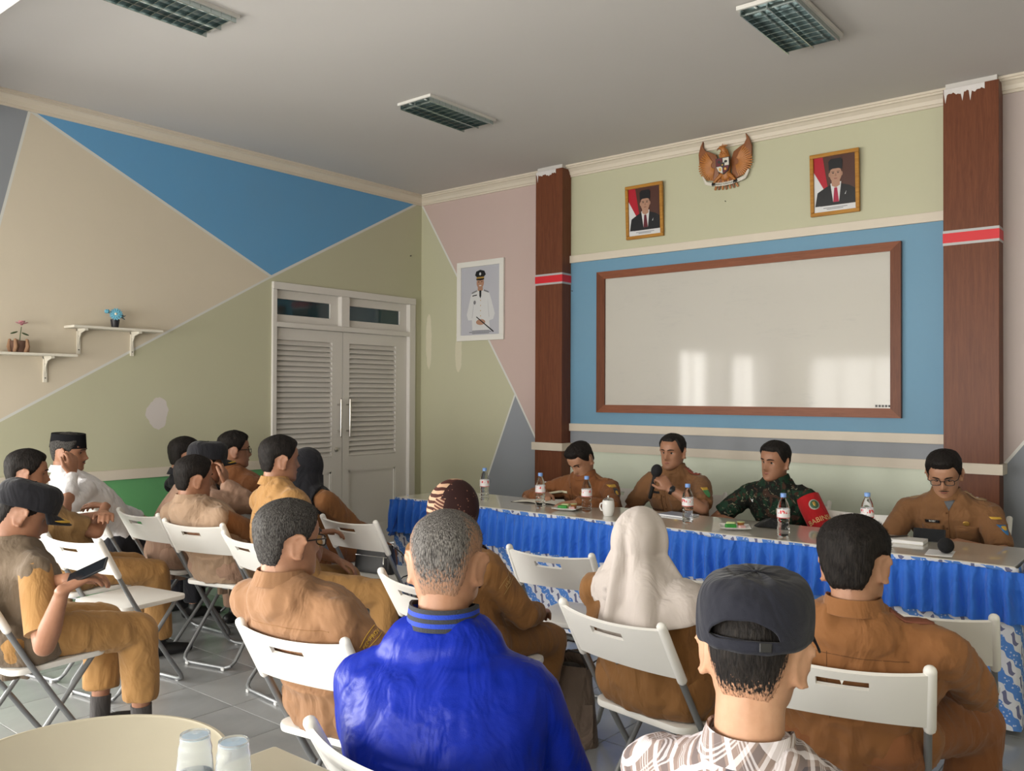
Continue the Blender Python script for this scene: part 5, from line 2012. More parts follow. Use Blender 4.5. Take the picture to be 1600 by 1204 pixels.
def hijab(F, m, hem, fold=.010, nf=7, seed=0.0, puff=1.0, face=False, name='headscarf', nu=96, ck=None):
    """hem(a) -> (outward, down) from the neck base for azimuth a (0 = front, pi = back, pi/2 = right)"""
    HM, s = F.HM, F.hs
    me = F.shirt.data
    bv = BVHTree.FromPolygons([tuple(c) for c in get_co(me).tolist()], [tuple(p.vertices) for p in me.polygons])
    Hi = HM.to_3x3()
    fw = Vector((-F.sr.y, F.sr.x, 0)); rt = F.sr
    nb = F.nb
    NV = 44
    TH = math.radians(108)
    def fn(u, v):
        a = 2 * math.pi * u
        ca, sa = math.cos(a), math.sin(a)
        fl = fold * (math.sin(nf * a + 2.2 * noise.noise(Vector((ca * 1.3, sa * 1.3, v * 1.2 + seed)))) + .6 * noise.noise(Vector((ca * 3 + seed, sa * 3, v * 2))))
        vh = .46
        if v <= vh:
            t = v / vh
            th = .06 + t * (TH - .06)
            rx, ry, rz = .094 * puff, .112 * puff, .124 * puff
            q = Vector((rx * math.sin(th) * sa, -.004 + ry * math.sin(th) * ca, .004 + rz * math.cos(th)))
            if ca < 0: q.y -= .012 * math.sin(th) * -ca
            q += Vector((sa, ca, 0)) * fl * .35 * t
            return HM @ (q * s)
        t = (v - vh) / (1 - vh)
        th = TH
        q0 = HM @ (Vector((.094 * puff * math.sin(th) * sa, -.004 + (.112 * puff * math.sin(th)) * ca - (.012 * math.sin(th) * -ca if ca < 0 else 0), .004 + .124 * puff * math.cos(th))) * s)
        o, d = hem(a)
        p1 = nb + (rt * sa + fw * ca) * o + Vector((0, 0, -d))
        mid = nb + (rt * sa + fw * ca) * (.098 + .35 * max(0, o - .10)) + Vector((0, 0, .045 - .10 * d))
        p = q0 * (1 - t) ** 2 + mid * 2 * t * (1 - t) + p1 * t * t
        p = p + (rt * sa + fw * ca) * fl * (.4 + 1.2 * t)
        loc, nr, idx, dist = bv.find_nearest(p)
        if loc is not None and (p - loc).dot(nr) < .016:
            p = loc + nr * (.017 + max(0, fl * .5))
        return p
    def skip(u, v):
        if not face: return False
        a = (2 * math.pi * u + math.pi) % (2 * math.pi) - math.pi
        th = v / .46 * 108
        return abs(a) < .80 and 50 < th and v < .52
    mb = MB(); mb.grid(fn, nu, NV, closed_u=True, skip=skip)
    o = mb.build(name, m, F.root, True, solid=.0035, sharp=0)
    if ck: clamp_to_chair(F, o.data, ck, False)
    return o


def epaulette(F, i, m, stars=2, edge=None):
    """shoulder board on shoulder i (0 left, 1 right)"""
    a = F.sp(.95) + (F.S[i] - F.sp(.95)) * .30 + Vector((0, 0, .10)); b = F.S[i] + Vector((0, 0, .10))
    c = a.lerp(b, .55)
    ax = (b - a).normalized()
    o = decal(F, F.shirt, c, (0, 0, -1), .105, .042, m, 'shoulder_board', up=Vector((0, 0, 1)).cross(ax), lift=.004, thick=.004)
    if o and stars:
        for k in range(stars):
            decal(F, F.shirt, c + ax * (-.022 + .030 * k), (0, 0, -1), .013, .013, M_WTXT, 'rank_star', up=(0, 1, 0), lift=.0085, shape=CIRC, parent=o)
    return o


def sleeve_arc(F, i, word='PEMPROV', m=None):
    """yellow embroidered arc on the outside of the upper arm"""
    c = F.S[i].lerp(F.E[i], .26)
    sd_ = (-1, 1)[i]
    out = Vector((F.sr.x * sd_, F.sr.y * sd_, .1)).normalized()
    ax = (F.S[i] - F.E[i]).normalized()
    text_on(F, F.shirt, word, .017, c + out * .25, -out, m or M_YEL, up=ax, arc=6.0, name='sleeve_patch_lettering')
    pts = []
    for q in range(13):
        t = (q / 12 - .5) * 2
        pts.append((t * .042, .0155 - 6.0 * (t * .042) ** 2))
    bv = _BV[F.shirt.name]
    d = -out; u_ = (ax - d * ax.dot(d)).normalized(); x_ = d.cross(u_)
    for dz in (0.0, -.031):
        pp = []
        for (p, q) in pts:
            st = c + out * .25 + x_ * p + u_ * (q + dz)
            loc = bv.ray_cast(st, d, .6)[0]
            if loc is not None: pp.append(loc - d * .002)
        if len(pp) > 3:
            MB().tube(pp, .0011, ref=tuple(out), seg=6).build('sleeve_patch_border', m or M_YEL, F.root)


def strip(F, target, p0, p1, direction, w, m, name='seam', n=24, lift=.0012):
    """thin sewn line projected on cloth between two local points"""
    key = target.name
    if key not in _BV:
        me0 = target.data
        _BV[key] = BVHTree.FromPolygons([tuple(c) for c in get_co(me0).tolist()], [tuple(p.vertices) for p in me0.polygons])
    bv = _BV[key]; d = Vector(direction).normalized()
    pp = []
    for i in range(n):
        st = Vector(p0).lerp(Vector(p1), i / (n - 1))
        loc = bv.ray_cast(st, d, .8)[0]
        if loc is not None: pp.append(loc - d * lift * .2)
    if len(pp) > 3:
        return MB().tube(pp, w, ref=tuple(d), seg=6).build(name, m, F.root)


def HEADPD(px, py, d):
    return PD(px, py, d)


def ch(k): return CHAIRS[k][0], CHAIRS[k][1]


SHORT = dict(top=.020, side=.008, front=.066, nape=-.070, rough=.003)
BZ = dict(top=.010, side=.004, front=.062, nape=-.070, rough=.0015)

# ================================================================== the speakers' table
def front_uniform(F, name_m, logo=None, text=None, pocket=True, seam_m=M_SEAM):
    """pockets, plates, placket on the chest (front is +y in local space)"""
    S = F.shirt
    z = F.sp(.62).z
    y = F.sp(.62).y + .45
    for sx in (-1, 1):
        x = sx * .083
        o = decal(F, S, (x, y, z - .045), (0, -1, 0), .105, .10, S.data.materials[0], 'breast_pocket', lift=.003, thick=.0035)
        if o: decal(F, S, (x, y, z - .002), (0, -1, 0), .110, .032, S.data.materials[0], 'pocket_flap', lift=.0065, parent=o, thick=.003)
    decal(F, S, (.083, y, z + .030), (0, -1, 0), .075, .016, name_m, 'name_plate', lift=.004)
    if text: text_on(F, S, text, .013, (.083, y, z + .030), (0, -1, 0), M_WTXT, lift=.0062, name='name_plate_lettering')
    decal(F, S, (-.083, y, z + .030), (0, -1, 0), .032, .026, M_GOLDB, 'gold_badge', lift=.004, shape=CIRC)
    strip(F, S, (0, y, F.sp(.93).z), (0, y, F.sp(.2).z), (0, -1, 0), .0016, seam_m, 'placket')
    for k in range(4):
        decal(F, S, (.010, y, F.sp(.84).z - .085 * k), (0, -1, 0), .010, .010, seam_m, 'button', lift=.003, shape=CIRC)


# --- man writing, leaning over the notebook
F = person('P15', 'man in brown uniform leaning over the table and writing in a notebook', ch('P15'), 180,
           PY(908, 719, -1.29), (-6, -34, 4), SK_MED, UNI['brown2'], UNI['brown2'], dict(top=.024, side=.009, front=.066, nape=-.066, quiff=.008),
           sleeve='long', arms=(dict(w=PZ(903, 784, .785), world=True, pole=(-1, -.3, -.4), dir=(.8, .55, -.10)),
                                dict(w=PZ(852, 771, .795), world=True, pole=(1, -.2, -.3), dir=(-.55, .7, -.25))),
           fingers=(.18, .75), vox=.006, eyes='closed', gw=1.08, gd=1.05, twist=4, wseed=1.1, sh_w=.195)
front_uniform(F, M_NAMEW)
c = F.S[0].lerp(F.E[0], .30)
decal(F, F.shirt, c + Vector((-.28, .16, .03)), (.85, -.5, -.05), .050, .058, M_BADGE_K, 'sleeve_badge', shape=SHIELD)
decal(F, F.shirt, c + Vector((-.28, .16, .03)), (.85, -.5, -.05), .026, .030, M_YEL, 'sleeve_badge_emblem', shape=CIRC, lift=.005)
decal(F, F.shirt, c + Vector((-.28, .16, .075)), (.85, -.5, -.05), .060, .016, M_YEL, 'sleeve_title', lift=.003)
epaulette(F, 0, UNI['brown'], 0); epaulette(F, 1, UNI['brown'], 0)
pen = empty('ballpoint_pen', (0, 0, 0), 0, 'black pen in the hand of the writing man', 'pen')
h = F.root.matrix_basis @ (F.W[1] + Vector((-.05, .085, -.02)))
MB().tube([h + Vector((.012, -.015, -.036)), h + Vector((-.045, .035, .075))], .0042, seg=8).build('barrel', M_COVER, pen)

# --- man speaking into the microphone
mic_tip = PY(1026, 735, -1.365)
mic_end = PY(1016, 775, -1.33)
F = person('P16', 'man in brown uniform speaking into a handheld microphone', ch('P16'), 180,
           PY(1051, 706, -1.10), (2, -3, 0), SK_TAN, UNI['brown3'], UNI['brown3'], dict(top=.014, side=.008, front=.072, nape=-.068, recede=.008),
           sleeve='short', arms=(dict(w=PY(1047, 764, -1.36), world=True, pole=(-1, .15, -.75), dir=(.62, .1, .72)), dict(w=(.16, .25, .66), pole=(1, -.6, -.3))),
           fingers=(.95, .5), vox=.006, gw=1.12, gd=1.12, belly=.03, wseed=2.3, hand_dir=(dict(n=(-.6, .6, .45), side=-1, thumb=1.1), None), sh_w=.195, jaw=1.06)
front_uniform(F, M_NAMEK)
epaulette(F, 0, mat('red_trimmed_board', (.22, .04, .02), .6), 3); epaulette(F, 1, mat('red_trimmed_board', (.22, .04, .02), .6), 3)
c = F.S[0].lerp(F.E[0], .40)
decal(F, F.shirt, c + Vector((-.26, .2, .02)), (.8, -.6, 0), .046, .052, M_BADGE_G, 'sleeve_badge', shape=SHIELD)
decal(F, F.shirt, c + Vector((-.26, .2, .045)), (.8, -.6, 0), .050, .014, M_YEL, 'sleeve_title', lift=.004)
# watch
w, e = F.W[0], F.E[0]
ax = (w - e).normalized()
wt = empty('wristwatch', (0, 0, 0), 0, 'black wristwatch on the wrist of the man with the microphone', 'watch')
wt.matrix_basis = F.root.matrix_basis
MB().tube([w - ax * .022, w - ax * .002], .0315, .0275, ref=(0, 0, 1), seg=24, round_caps=False).build('strap', M_SPEC, wt, True)
nrm = Vector((-.6, .75, .3)); nrm = (nrm - ax * nrm.dot(ax)).normalized()
Mx = Matrix.Translation(w - ax * .012 + nrm * .024) @ nrm.to_track_quat('Z', 'Y').to_matrix().to_4x4()
MB().lathe([(0, 0), (.018, 0), (.018, .008), (.015, .010), (0, .010)], 20, M=Mx).build('dial', M_SPEC, wt)
mc = empty('microphone', mic_tip, 0, 'black handheld microphone held up by the speaking man', 'microphone')
mc.rotation_euler = (mic_end - mic_tip).to_track_quat('X', 'Z').to_euler()
microphone(mc)

# --- soldier with red armband
F = person('P17', 'man in camouflage uniform with a red armband', ch('P17'), 180,
           PY(1211, 721, -1.12), (-14, -3, -3), SK_TAN, mat_camo(), mat_camo(), dict(top=.020, side=.006, front=.066, nape=-.060),
           sleeve='short', arms=(dict(w=(-.13, .24, .66), pole=(-1, -.15, -.6), dir=(.8, .5, -.1)), dict(w=(.14, .30, .70), pole=(1, -.1, -.4), dir=(-.8, .5, -.1))),
           fingers=(.4, .4), vox=.0065, gw=1.02, wseed=3.7)
a, b = F.S[0].lerp(F.E[0], .02), F.S[0].lerp(F.E[0], .80)
MB().tube([a, a.lerp(b, .5), b], [.0735, .073, .072], ref=(0, 0, 1), seg=28, round_caps=False, caps=False).build('armband', M_ARMB, F.root, True, solid=.002)
ab = bpy.data.objects[F.root.children[-1].name]
ab_me = ab.data
ax = (a - b).normalized(); out = Vector((-.62, .78, 0)); out = (out - ax * out.dot(ax)).normalized()
cc = a.lerp(b, .76)
def wrap_arm(me, ctr, rad):
    co = get_co(me); o2 = co.copy()
    for i in range(len(co)):
        a_, b_, z_ = (float(q) for q in co[i])
        dr = Matrix.Rotation(a_ / rad, 3, ax) @ out
        o2[i] = ctr + ax * b_ + dr * (rad + z_)
    set_co(me, o2)
    return me
tm = text_mesh('BABINSA', .044, .0006)
obj('armband_lettering', wrap_arm(tm, cc, .0740), F.root, mat('gold_lettering', (.60, .42, .18), .6))
def disc(rx, ry, shape=CIRC):
    m_ = MB()
    vs_ = [(0, 0, 0)] + [(x * rx * r / 3, y * ry * r / 3, 0) for r in (1, 2, 3) for (x, y) in shape]
    k_ = len(shape)
    m_.add(vs_, [(0, 1 + q, 1 + (q + 1) % k_) for q in range(k_)] + [(1 + r * k_ + q, 1 + (r + 1) * k_ + q, 1 + (r + 1) * k_ + (q + 1) % k_, 1 + r * k_ + (q + 1) % k_) for r in (0, 1) for q in range(k_)])
    return m_.mesh('emblem_disc', True, solid=.001, sharp=0)
ce = a.lerp(b, .33)
obj('emblem_rim', wrap_arm(disc(.033, .033), ce, .0740), F.root, mat('emblem_silver', (.45, .45, .40), .5))
obj('emblem_field', wrap_arm(disc(.025, .026), ce, .0765), F.root, mat('emblem_green', (.05, .12, .06), .5))
obj('emblem_figure', wrap_arm(disc(.008, .016, SHIELD), ce, .079), F.root, M_GOLDB)
z = F.sp(.66).z
decal(F, F.shirt, (.12, F.sp(.66).y + .45, z + .03), (0, -1, 0), .022, .022, M_WTXT, 'white_chest_emblem', shape=[(-1, 1), (0, .2), (1, 1), (.5, -1), (-.2, -1)])
decal(F, F.shirt, (-.075, F.sp(.9).y + .4, F.sp(.86).z), (0, -1, -.3), .06, .03, mat('tan_collar_patch', (.22, .18, .10), .8), 'collar_patch')

# --- man with glasses reading his phone
ph_c = PY(1452, 836, -1.52)
F = person('P18', 'man in brown uniform and glasses looking down at a phone', ch('P18'), 180,
           PY(1476, 741, -1.17), (6, -22, 3), SK_MED, UNI['brown3'], UNI['brown3'], dict(top=.027, side=.010, front=.066, nape=-.066, quiff=.006),
           sleeve='short', arms=(dict(w=PY(1496, 848, -1.40), world=True, pole=(-1, -.2, -.7), dir=(.75, .6, .1)), dict(w=PY(1432, 845, -1.40), world=True, pole=(1, -.3, -.6), dir=(-.5, .8, .1))),
           fingers=(.55, .7), vox=.006, gw=1.10, gd=1.05, wseed=4.2, glasses=True, eyes='closed', beard=True, sh_w=.20, twist=4)
front_uniform(F, M_NAMEK, text='BOBY')
decal(F, F.shirt, (0, F.sp(.9).y + .4, F.sp(.95).z + .06), (0, -1, -.2), .056, .060, UNI['grey_tee'], 'undershirt', shape=[(-1, 1), (0, 1), (1, 1), (.5, 0), (0, -1), (-.5, 0)], lift=.003)
epaulette(F, 0, mat('tan_board', (.26, .17, .09), .7), 2); epaulette(F, 1, mat('tan_board', (.26, .17, .09), .7), 2)
c = F.S[0].lerp(F.E[0], .42)
decal(F, F.shirt, c + Vector((-.26, .2, .02)), (.8, -.6, 0), .044, .050, M_BADGE_B, 'sleeve_badge', shape=SHIELD)
decal(F, F.shirt, c + Vector((-.26, .2, .030)), (.8, -.6, 0), .030, .022, M_YEL, 'sleeve_badge_emblem', shape=CIRC, lift=.005)
decal(F, F.shirt, c + Vector((-.26, .2, .075)), (.8, -.6, 0), .050, .010, M_YEL, 'sleeve_title', lift=.003)


def phone(loc, rot, label, lit=False, parent=None):
    p = empty('mobile_phone', loc, 0, label, 'phone')
    p.rotation_euler = rot
    MB().box((-.036, -.076, -.004), (.036, .076, .004)).build('phone_case', M_SPEC, p, False, bevel=.003)
    if lit:
        n = N('lit_phone_screen')
        g = n.noise(18, 2, .5, n.coord())
        n.base((0, 0, 0, 1))
        cc_ = n.mix(n.ramp(g, .4, .6), (0.02, 0.10, 0.45, 1), (0.25, 0.65, 0.75, 1))
        n.link(cc_, n.b.inputs['Emission Color']); n.b.inputs['Emission Strength'].default_value = .8
        m = n.m
    else:
        m = mat('dark_phone_screen', (0.01, 0.012, 0.015), .08)
    MB().box((-.033, -.070, .0041), (.033, .070, .0046)).build('screen', m, p, False)
    return p
phone(ph_c, (0, math.radians(-62), math.radians(97)), 'black phone held above the table by the man with glasses')

# ================================================================== audience, right half
# --- man in blue jacket, from behind
F = person('P10', 'broad man in shiny blue jacket with cropped grey hair, seen from behind', (5.10, -4.92), 24,
           PD(698, 880, 1.98), (6, 0, 0), SK_MED, UNI['jacket'], UNI['black'], dict(top=.010, side=.0025, front=.062, nape=-.086, rough=.0012, fade=.20), HAIR_SLV,
           neck=.022, sleeve='long', gw=1.20, gd=1.22, sh_w=.203, hs=1.0, vox=.006, wseed=5.1, collar=False, strands=2600, strand_len=.0085, strand_z=.03, eyes=None, sh_amp=.0022, loose=.02, jaw=1.12, sh_drop=.04)
# striped rib collar
fw = Vector((-F.sr.y, F.sr.x, 0))
for k, (r0, m) in enumerate(((0, 'g'), (1, 'b'), (2, 'g'), (3, 'b'), (4, 'g'))):
    mm = mat('rib_grey', (.030, .032, .040), .8, bump=.4, bscale=300) if m == 'g' else mat('rib_blue', (.006, .04, .42), .7, bump=.4, bscale=300)
    z0, z1 = .036 + .0095 * k, .036 + .0095 * (k + 1)
    def fn(u, v, z0=z0, z1=z1):
        a = 2 * math.pi * u
        z = z0 + (z1 - z0) * v
        r = .088 - .12 * z
        return F.nb + F.sr * (math.sin(a) * r * 1.02) + fw * (math.cos(a) * r * 1.05 + .006) + F.nd * (z - .018 * max(0, math.cos(a)))
    MB().grid(fn, 48, 3, closed_u=True).build('rib_collar_stripe', mm, F.root, True, solid=.006)

# --- man in navy cap and plaid shirt
M_PLAID = mat_plaid()
F = person('P13', 'man in navy cap and grey plaid shirt in the front, seen from behind', ch('P13'), 4,
           PD(1178, 1018, 1.47), (10, -4, 1), SK_LIT, M_PLAID, UNI['black'], dict(top=.006, side=.0035, front=.062, nape=-.080, rough=.0012, fade=.10), HAIR_NAPE,
           neck=.042, sleeve='short', vox=.006, wseed=6.4, gw=1.02, strands=500, strand_len=.006, eyes=None, sh_amp=.004, sh_w=.19)
cap(F, UNI['navy'], opening=True, z0=.032, lift=.016, tall=.022)

# --- man in brown uniform at right
F = person('P14', 'black-haired man in brown uniform on the right, seen from behind', ch('P14'), 12,
           PD(1336, 884, 2.36), (-12, -8, -5), SK_MED, UNI['brown'], UNI['brown2'], dict(top=.026, side=.014, front=.062, nape=-.070, rough=.004), HAIR_BLK,
           sleeve='long', vox=.006, wseed=7.7, gw=1.18, gd=1.1, strands=5000, strand_len=.012, eyes=None, sh_w=.215, legs=(None, dict(a=(.30, .30, .085), pole=(.5, .6, 1))),
           arms=(None, dict(w=(.20, .22, .66), pole=(1, -.7, -.3))), sh_amp=.005, pants_loose=1.12)
S = F.shirt
y0 = -.7
zt = F.sp(.80).z
strip(F, S, (-.17, y0, zt), (.17, y0, zt - .01), (0, 1, 0), .0009, M_SEAM, 'yoke_seam')
strip(F, S, (-.03, y0, zt), (-.03, y0, zt - .20), (0, 1, 0), .0009, M_SEAM, 'back_pleat')
epaulette(F, 1, mat('brown_red_board', (.17, .055, .03), .7), 0)

# --- woman in cream headscarf
F = person('P12', 'woman in cream headscarf and brown uniform, seen from behind', ch('P12'), -6,
           PD(1002, 846, 2.92), (0, -3, 0), SK_LIT, UNI['brown4'], UNI['brown4'], None, HAIR_BLK,
           sleeve='long', vox=.0075, wseed=8.3, gw=1.16, gd=1.12, eyes=None, collar=False, hs=.95, ears=False, sh_w=.185, sh_amp=.004, hem=.05, loose=.018, pants_loose=1.15)
def hem12(a):
    d = math.degrees(a) % 360
    o = np.interp(d, [0, 60, 95, 120, 150, 180, 205, 235, 270, 310, 360], [.15, .24, .29, .26, .19, .15, .12, .10, .09, .10, .15])
    dn = np.interp(d, [0, 60, 95, 120, 150, 180, 205, 235, 270, 310, 360], [.22, .16, .075, .10, .19, .25, .19, .08, .03, .08, .22])
    return o, dn
hj = hijab(F, UNI['cream'], hem12, .021, 6, 1.7, ck='P12')
# embroidered blue flowers near the point of the scarf
M_FLW = mat('blue_flower_embroidery', (.10, .14, .30), .8)
rr_ = random.Random(3)
for k in range(7):
    z = F.nb.z - .125 - .017 * (k % 4) - .006 * rr_.random()
    x = .028 + .022 * (k // 2) * .6 + .012 * rr_.random()
    decal(F, hj, (x, -.8, z), (0, 1, 0), .020, .020, M_FLW, 'flower_embroidery', shape=[(math.cos(q * .628) * (1 if q % 2 else .35), math.sin(q * .628) * (1 if q % 2 else .35)) for q in range(10)], lift=.003)

# --- woman in patterned brown headscarf
F = person('P11', 'woman in patterned dark brown headscarf and brown uniform', ch('P11'), -4,
           PD(710, 797, 3.40), (0, -10, 0), SK_MED, UNI['brown4'], UNI['brown4'], None, HAIR_BLK,
           sleeve='long', vox=.0075, wseed=9.9, gw=1.05, eyes=None, collar=False, hs=.96, ears=False, hem=.03, legs=(dict(a=(-.14, .32, .085)), dict(a=(.05, .29, .085))),
           arms=(None, dict(w=(.10, .27, .60), pole=(1, -.6, -.6))))
def hem11(a):
    d = math.degrees(a) % 360
    return np.interp(d, [0, 90, 180, 270, 360], [.14, .16, .12, .16, .14]), np.interp(d, [0, 90, 180, 270, 360], [.24, .07, .16, .07, .24])
hijab(F, mat_scarf_pattern(), hem11, .006, 5, 4.1, puff=1.02)
sleeve_arc(F, 1, 'JABAR', mat('dull_embroidery', (.35, .22, .08), .7))

# --- man in tan uniform and glasses
F = person('P9', 'man in tan uniform and glasses with slicked hair, near the round table', ch('P9'), 4,
           PD(450, 846, 2.62), (-6, 0, 0), SK_MED, UNI['tan'], UNI['tan'], dict(top=.018, side=.007, front=.062, nape=-.074, rough=.003), HAIR_GRY,
           sleeve='short', vox=.006, wseed=10.2, gw=1.12, gd=1.15, glasses=True, strands=3600, strand_len=.012, sh_w=.20, legs=(None, dict(a=(.16, .40, .085))),
           arms=(None, dict(w=(.205, .17, .57), pole=(.5, -1, -.3))), sh_amp=.004)
sleeve_arc(F, 1)
strip(F, F.shirt, (-.15, -.7, F.sp(.78).z), (.17, -.7, F.sp(.78).z), (0, 1, 0), .0012, M_SEAMT, 'yoke_seam')

# ================================================================== audience, left cluster
# --- man in yellowish khaki, wrist on the chair in front
c6 = CHAIRS['C6']
F = person('P7', 'man in yellowish khaki uniform with his wrist on the chair in front', ch('P7'), -8,
           PD(437, 719, 4.50), (-2, 0, 0), SK_TAN, UNI['khaki'], UNI['khaki'], dict(top=.020, side=.009, front=.064, nape=-.068), HAIR_BLK,
           sleeve='short', vox=.0065, wseed=11.5, gw=1.10, gd=1.05, legs=(None, dict(a=(.34, .26, .085), pole=(.4, .7, 1))),
           arms=(None, dict(w=PD(497, 832, 4.62), world=True, pole=(.8, -.4, -.8), dir=(.25, .9, .05))), sh_w=.195)
w, e = F.W[1], F.E[1]; ax = (w - e).normalized()
wt = empty('wristwatch', (0, 0, 0), 0, 'black watch strap on the wrist resting on the chair', 'watch'); wt.matrix_basis = F.root.matrix_basis
MB().tube([w - ax * .020, w], .031, .026, ref=(0, 0, 1), seg=20, round_caps=False).build('strap', M_SPEC, wt)
MB().ell(w - ax * .01 + Vector((0, 0, .026)), (.014, .014, .006)).build('dial', M_SPEC, wt)

# --- woman in black headscarf
F = person('P8', 'woman in black headscarf and brown uniform in front of the door', ch('P8'), 0,
           PD(481, 729, 5.30), (-6, -2, 0), SK_MED, UNI['brown'], UNI['brown2'], None, HAIR_BLK,
           sleeve='long', vox=.0075, wseed=12.1, collar=False, hs=.96, ears=False, hem=.02)
hijab(F, UNI['black'], hem11, .005, 5, 2.2, face=True)

# --- man in glasses by the wainscot
F = person('P5', 'man in brown uniform and thin glasses beside the left wall', ch('P5'), -4,
           PD(366, 704, 5.74), (-14, 2, 0), SK_TAN, UNI['brown2'], UNI['brown2'], dict(top=.022, side=.008, front=.062, nape=-.066, rough=.006), HAIR_BLK,
           sleeve='short', vox=.0075, wseed=13.3, glasses=True, strands=600, strand_len=.013)

# --- mostly hidden man behind the cap
F = person('PX', 'mostly hidden dark-haired man in black behind the capped man', ch('PX'), 0,
           PD(288, 712, 5.85), (0, 0, 0), SK_TAN, UNI['black'], UNI['black'], SHORT, HAIR_BLK, vox=.009, wseed=14.1, sleeve='long', eyes=None)

# --- man with cap, face resting on his hand
F = person('P4', 'man in black cap and beige vest resting his face on his hand', ch('P4'), -6,
           PD(322, 724, 5.20), (-4, -6, 0), SK_TAN, UNI['vest2'], UNI['vest2'], BZ, HAIR_BLK,
           sleeve='long', vox=.0065, wseed=15.2, gw=1.12, gd=1.1, loose=.02,
           arms=(None, dict(w=PD(352, 757, 5.12), world=True, pole=(.5, .5, -1), dir=(-.35, .15, .9))), fingers=(.5, .5),
           hand_dir=(None, dict(n=(.7, .6, 0), side=-1)), sh_amp=.004)
cap(F, UNI['black'], gold=True, z0=.030, tall=.018)

# --- man in beige vest without a cap
F = person('P6', 'bareheaded man in beige vest over a brown shirt', ch('P6'), 8,
           PD(303, 748, 4.72), (-10, 0, 2), SK_TAN, UNI['vest'], UNI['vest2'], dict(top=.020, side=.008, front=.064, nape=-.068), HAIR_BLK,
           sleeve='vest', sleeve_m=UNI['brown'], vox=.0065, wseed=16.8, gw=1.12, gd=1.12, loose=.02, sh_w=.195, sh_amp=.005,
           arms=(None, dict(w=(.15, .26, .62), pole=(1, -.4, -.7))))
for k in range(3):
    strip(F, F.shirt, (-.055, -.7, F.sp(.52).z - .016 * k), (-.02 - .004 * k, -.7, F.sp(.52).z - .016 * k), (0, 1, 0), .0016, M_SEAMT, 'vest_lettering_line', 8)

# --- man in white shirt and felt cap, cheek on his hand
F = person('P3', 'man in white shirt and black felt cap leaning his cheek on his hand', ch('P3'), -6,
           PD(107, 706, 5.30), (-30, -3, 4), SK_TAN, UNI['white'], UNI['black'], BZ, HAIR_GRY,
           sleeve='long', vox=.0065, wseed=17.9, beard=True, sh_amp=.003, loose=.018,
           arms=(dict(w=(-.12, .24, .62)), dict(w=PD(112, 742, 5.08), world=True, pole=(.4, -.1, -1), dir=(-.15, .1, .9))), hand_dir=(None, dict(n=(.8, .3, 0), side=-1)))
peci(F)

# --- man with crossed arms
F = person('P2', 'bareheaded man in olive-brown uniform with crossed arms', ch('P2'), -4,
           PD(42, 740, 4.62), (-10, -3, 0), SK_TAN, UNI['olive'], UNI['khaki'], dict(top=.022, side=.009, front=.066, nape=-.066), HAIR_BLK,
           sleeve='short', vox=.0065, wseed=18.4, gw=1.14, gd=1.1, belly=.02, sh_w=.20,
           arms=(dict(w=(.08, .12, .83), pole=(-1, -.2, -.8), dir=(.9, -.35, .15)), dict(w=(-.06, .17, .86), pole=(1, -.1, -.8), dir=(-.9, -.4, .1))))

# --- man with cap and vest reading his phone
ph1 = PD(136, 893, 3.12)
F = person('P1', 'man in black cap and grey vest reading his phone at the left edge', ch('P1'), 2,
           PD(34, 804, 3.36), (-12, -22, 0), SK_TAN, UNI['gvest'], UNI['khaki'], BZ, HAIR_BLK,
           sleeve='vest', sleeve_m=UNI['khaki'], vox=.0065, wseed=19.6, gw=1.10, gd=1.12, sh_w=.195, shoes=True,
           arms=(dict(w=PD(106, 905, 3.22), world=True, pole=(-1, -.3, -.8), dir=(.35, .9, .12)), dict(w=PD(98, 922, 3.06), world=True, pole=(.35, -.1, -1), dir=(.0, .9, .35))),
           fingers=(.6, .6), loose=.030, legs=(dict(a=(-.10, .34, .085)), dict(a=(.14, .40, .085))), sh_amp=.004, pants_loose=1.1, pants_hem=.27)
for i in (0, 1):
    a, k = F.A[i], F.K[i]
    MB().tube([a + Vector((0, 0, -.02)), a.lerp(k, .10), a.lerp(k, .20)], [.041, .042, .043], ref=(1, 0, 0), seg=18, round_caps=False).build('sock', UNI['sock'], F.root)
cap(F, UNI['black'], gold=True, z0=.030, tall=.018)
phone(ph1, (math.radians(28), math.radians(25), math.radians(-35)), 'dark phone in the hands of the man at the left edge')

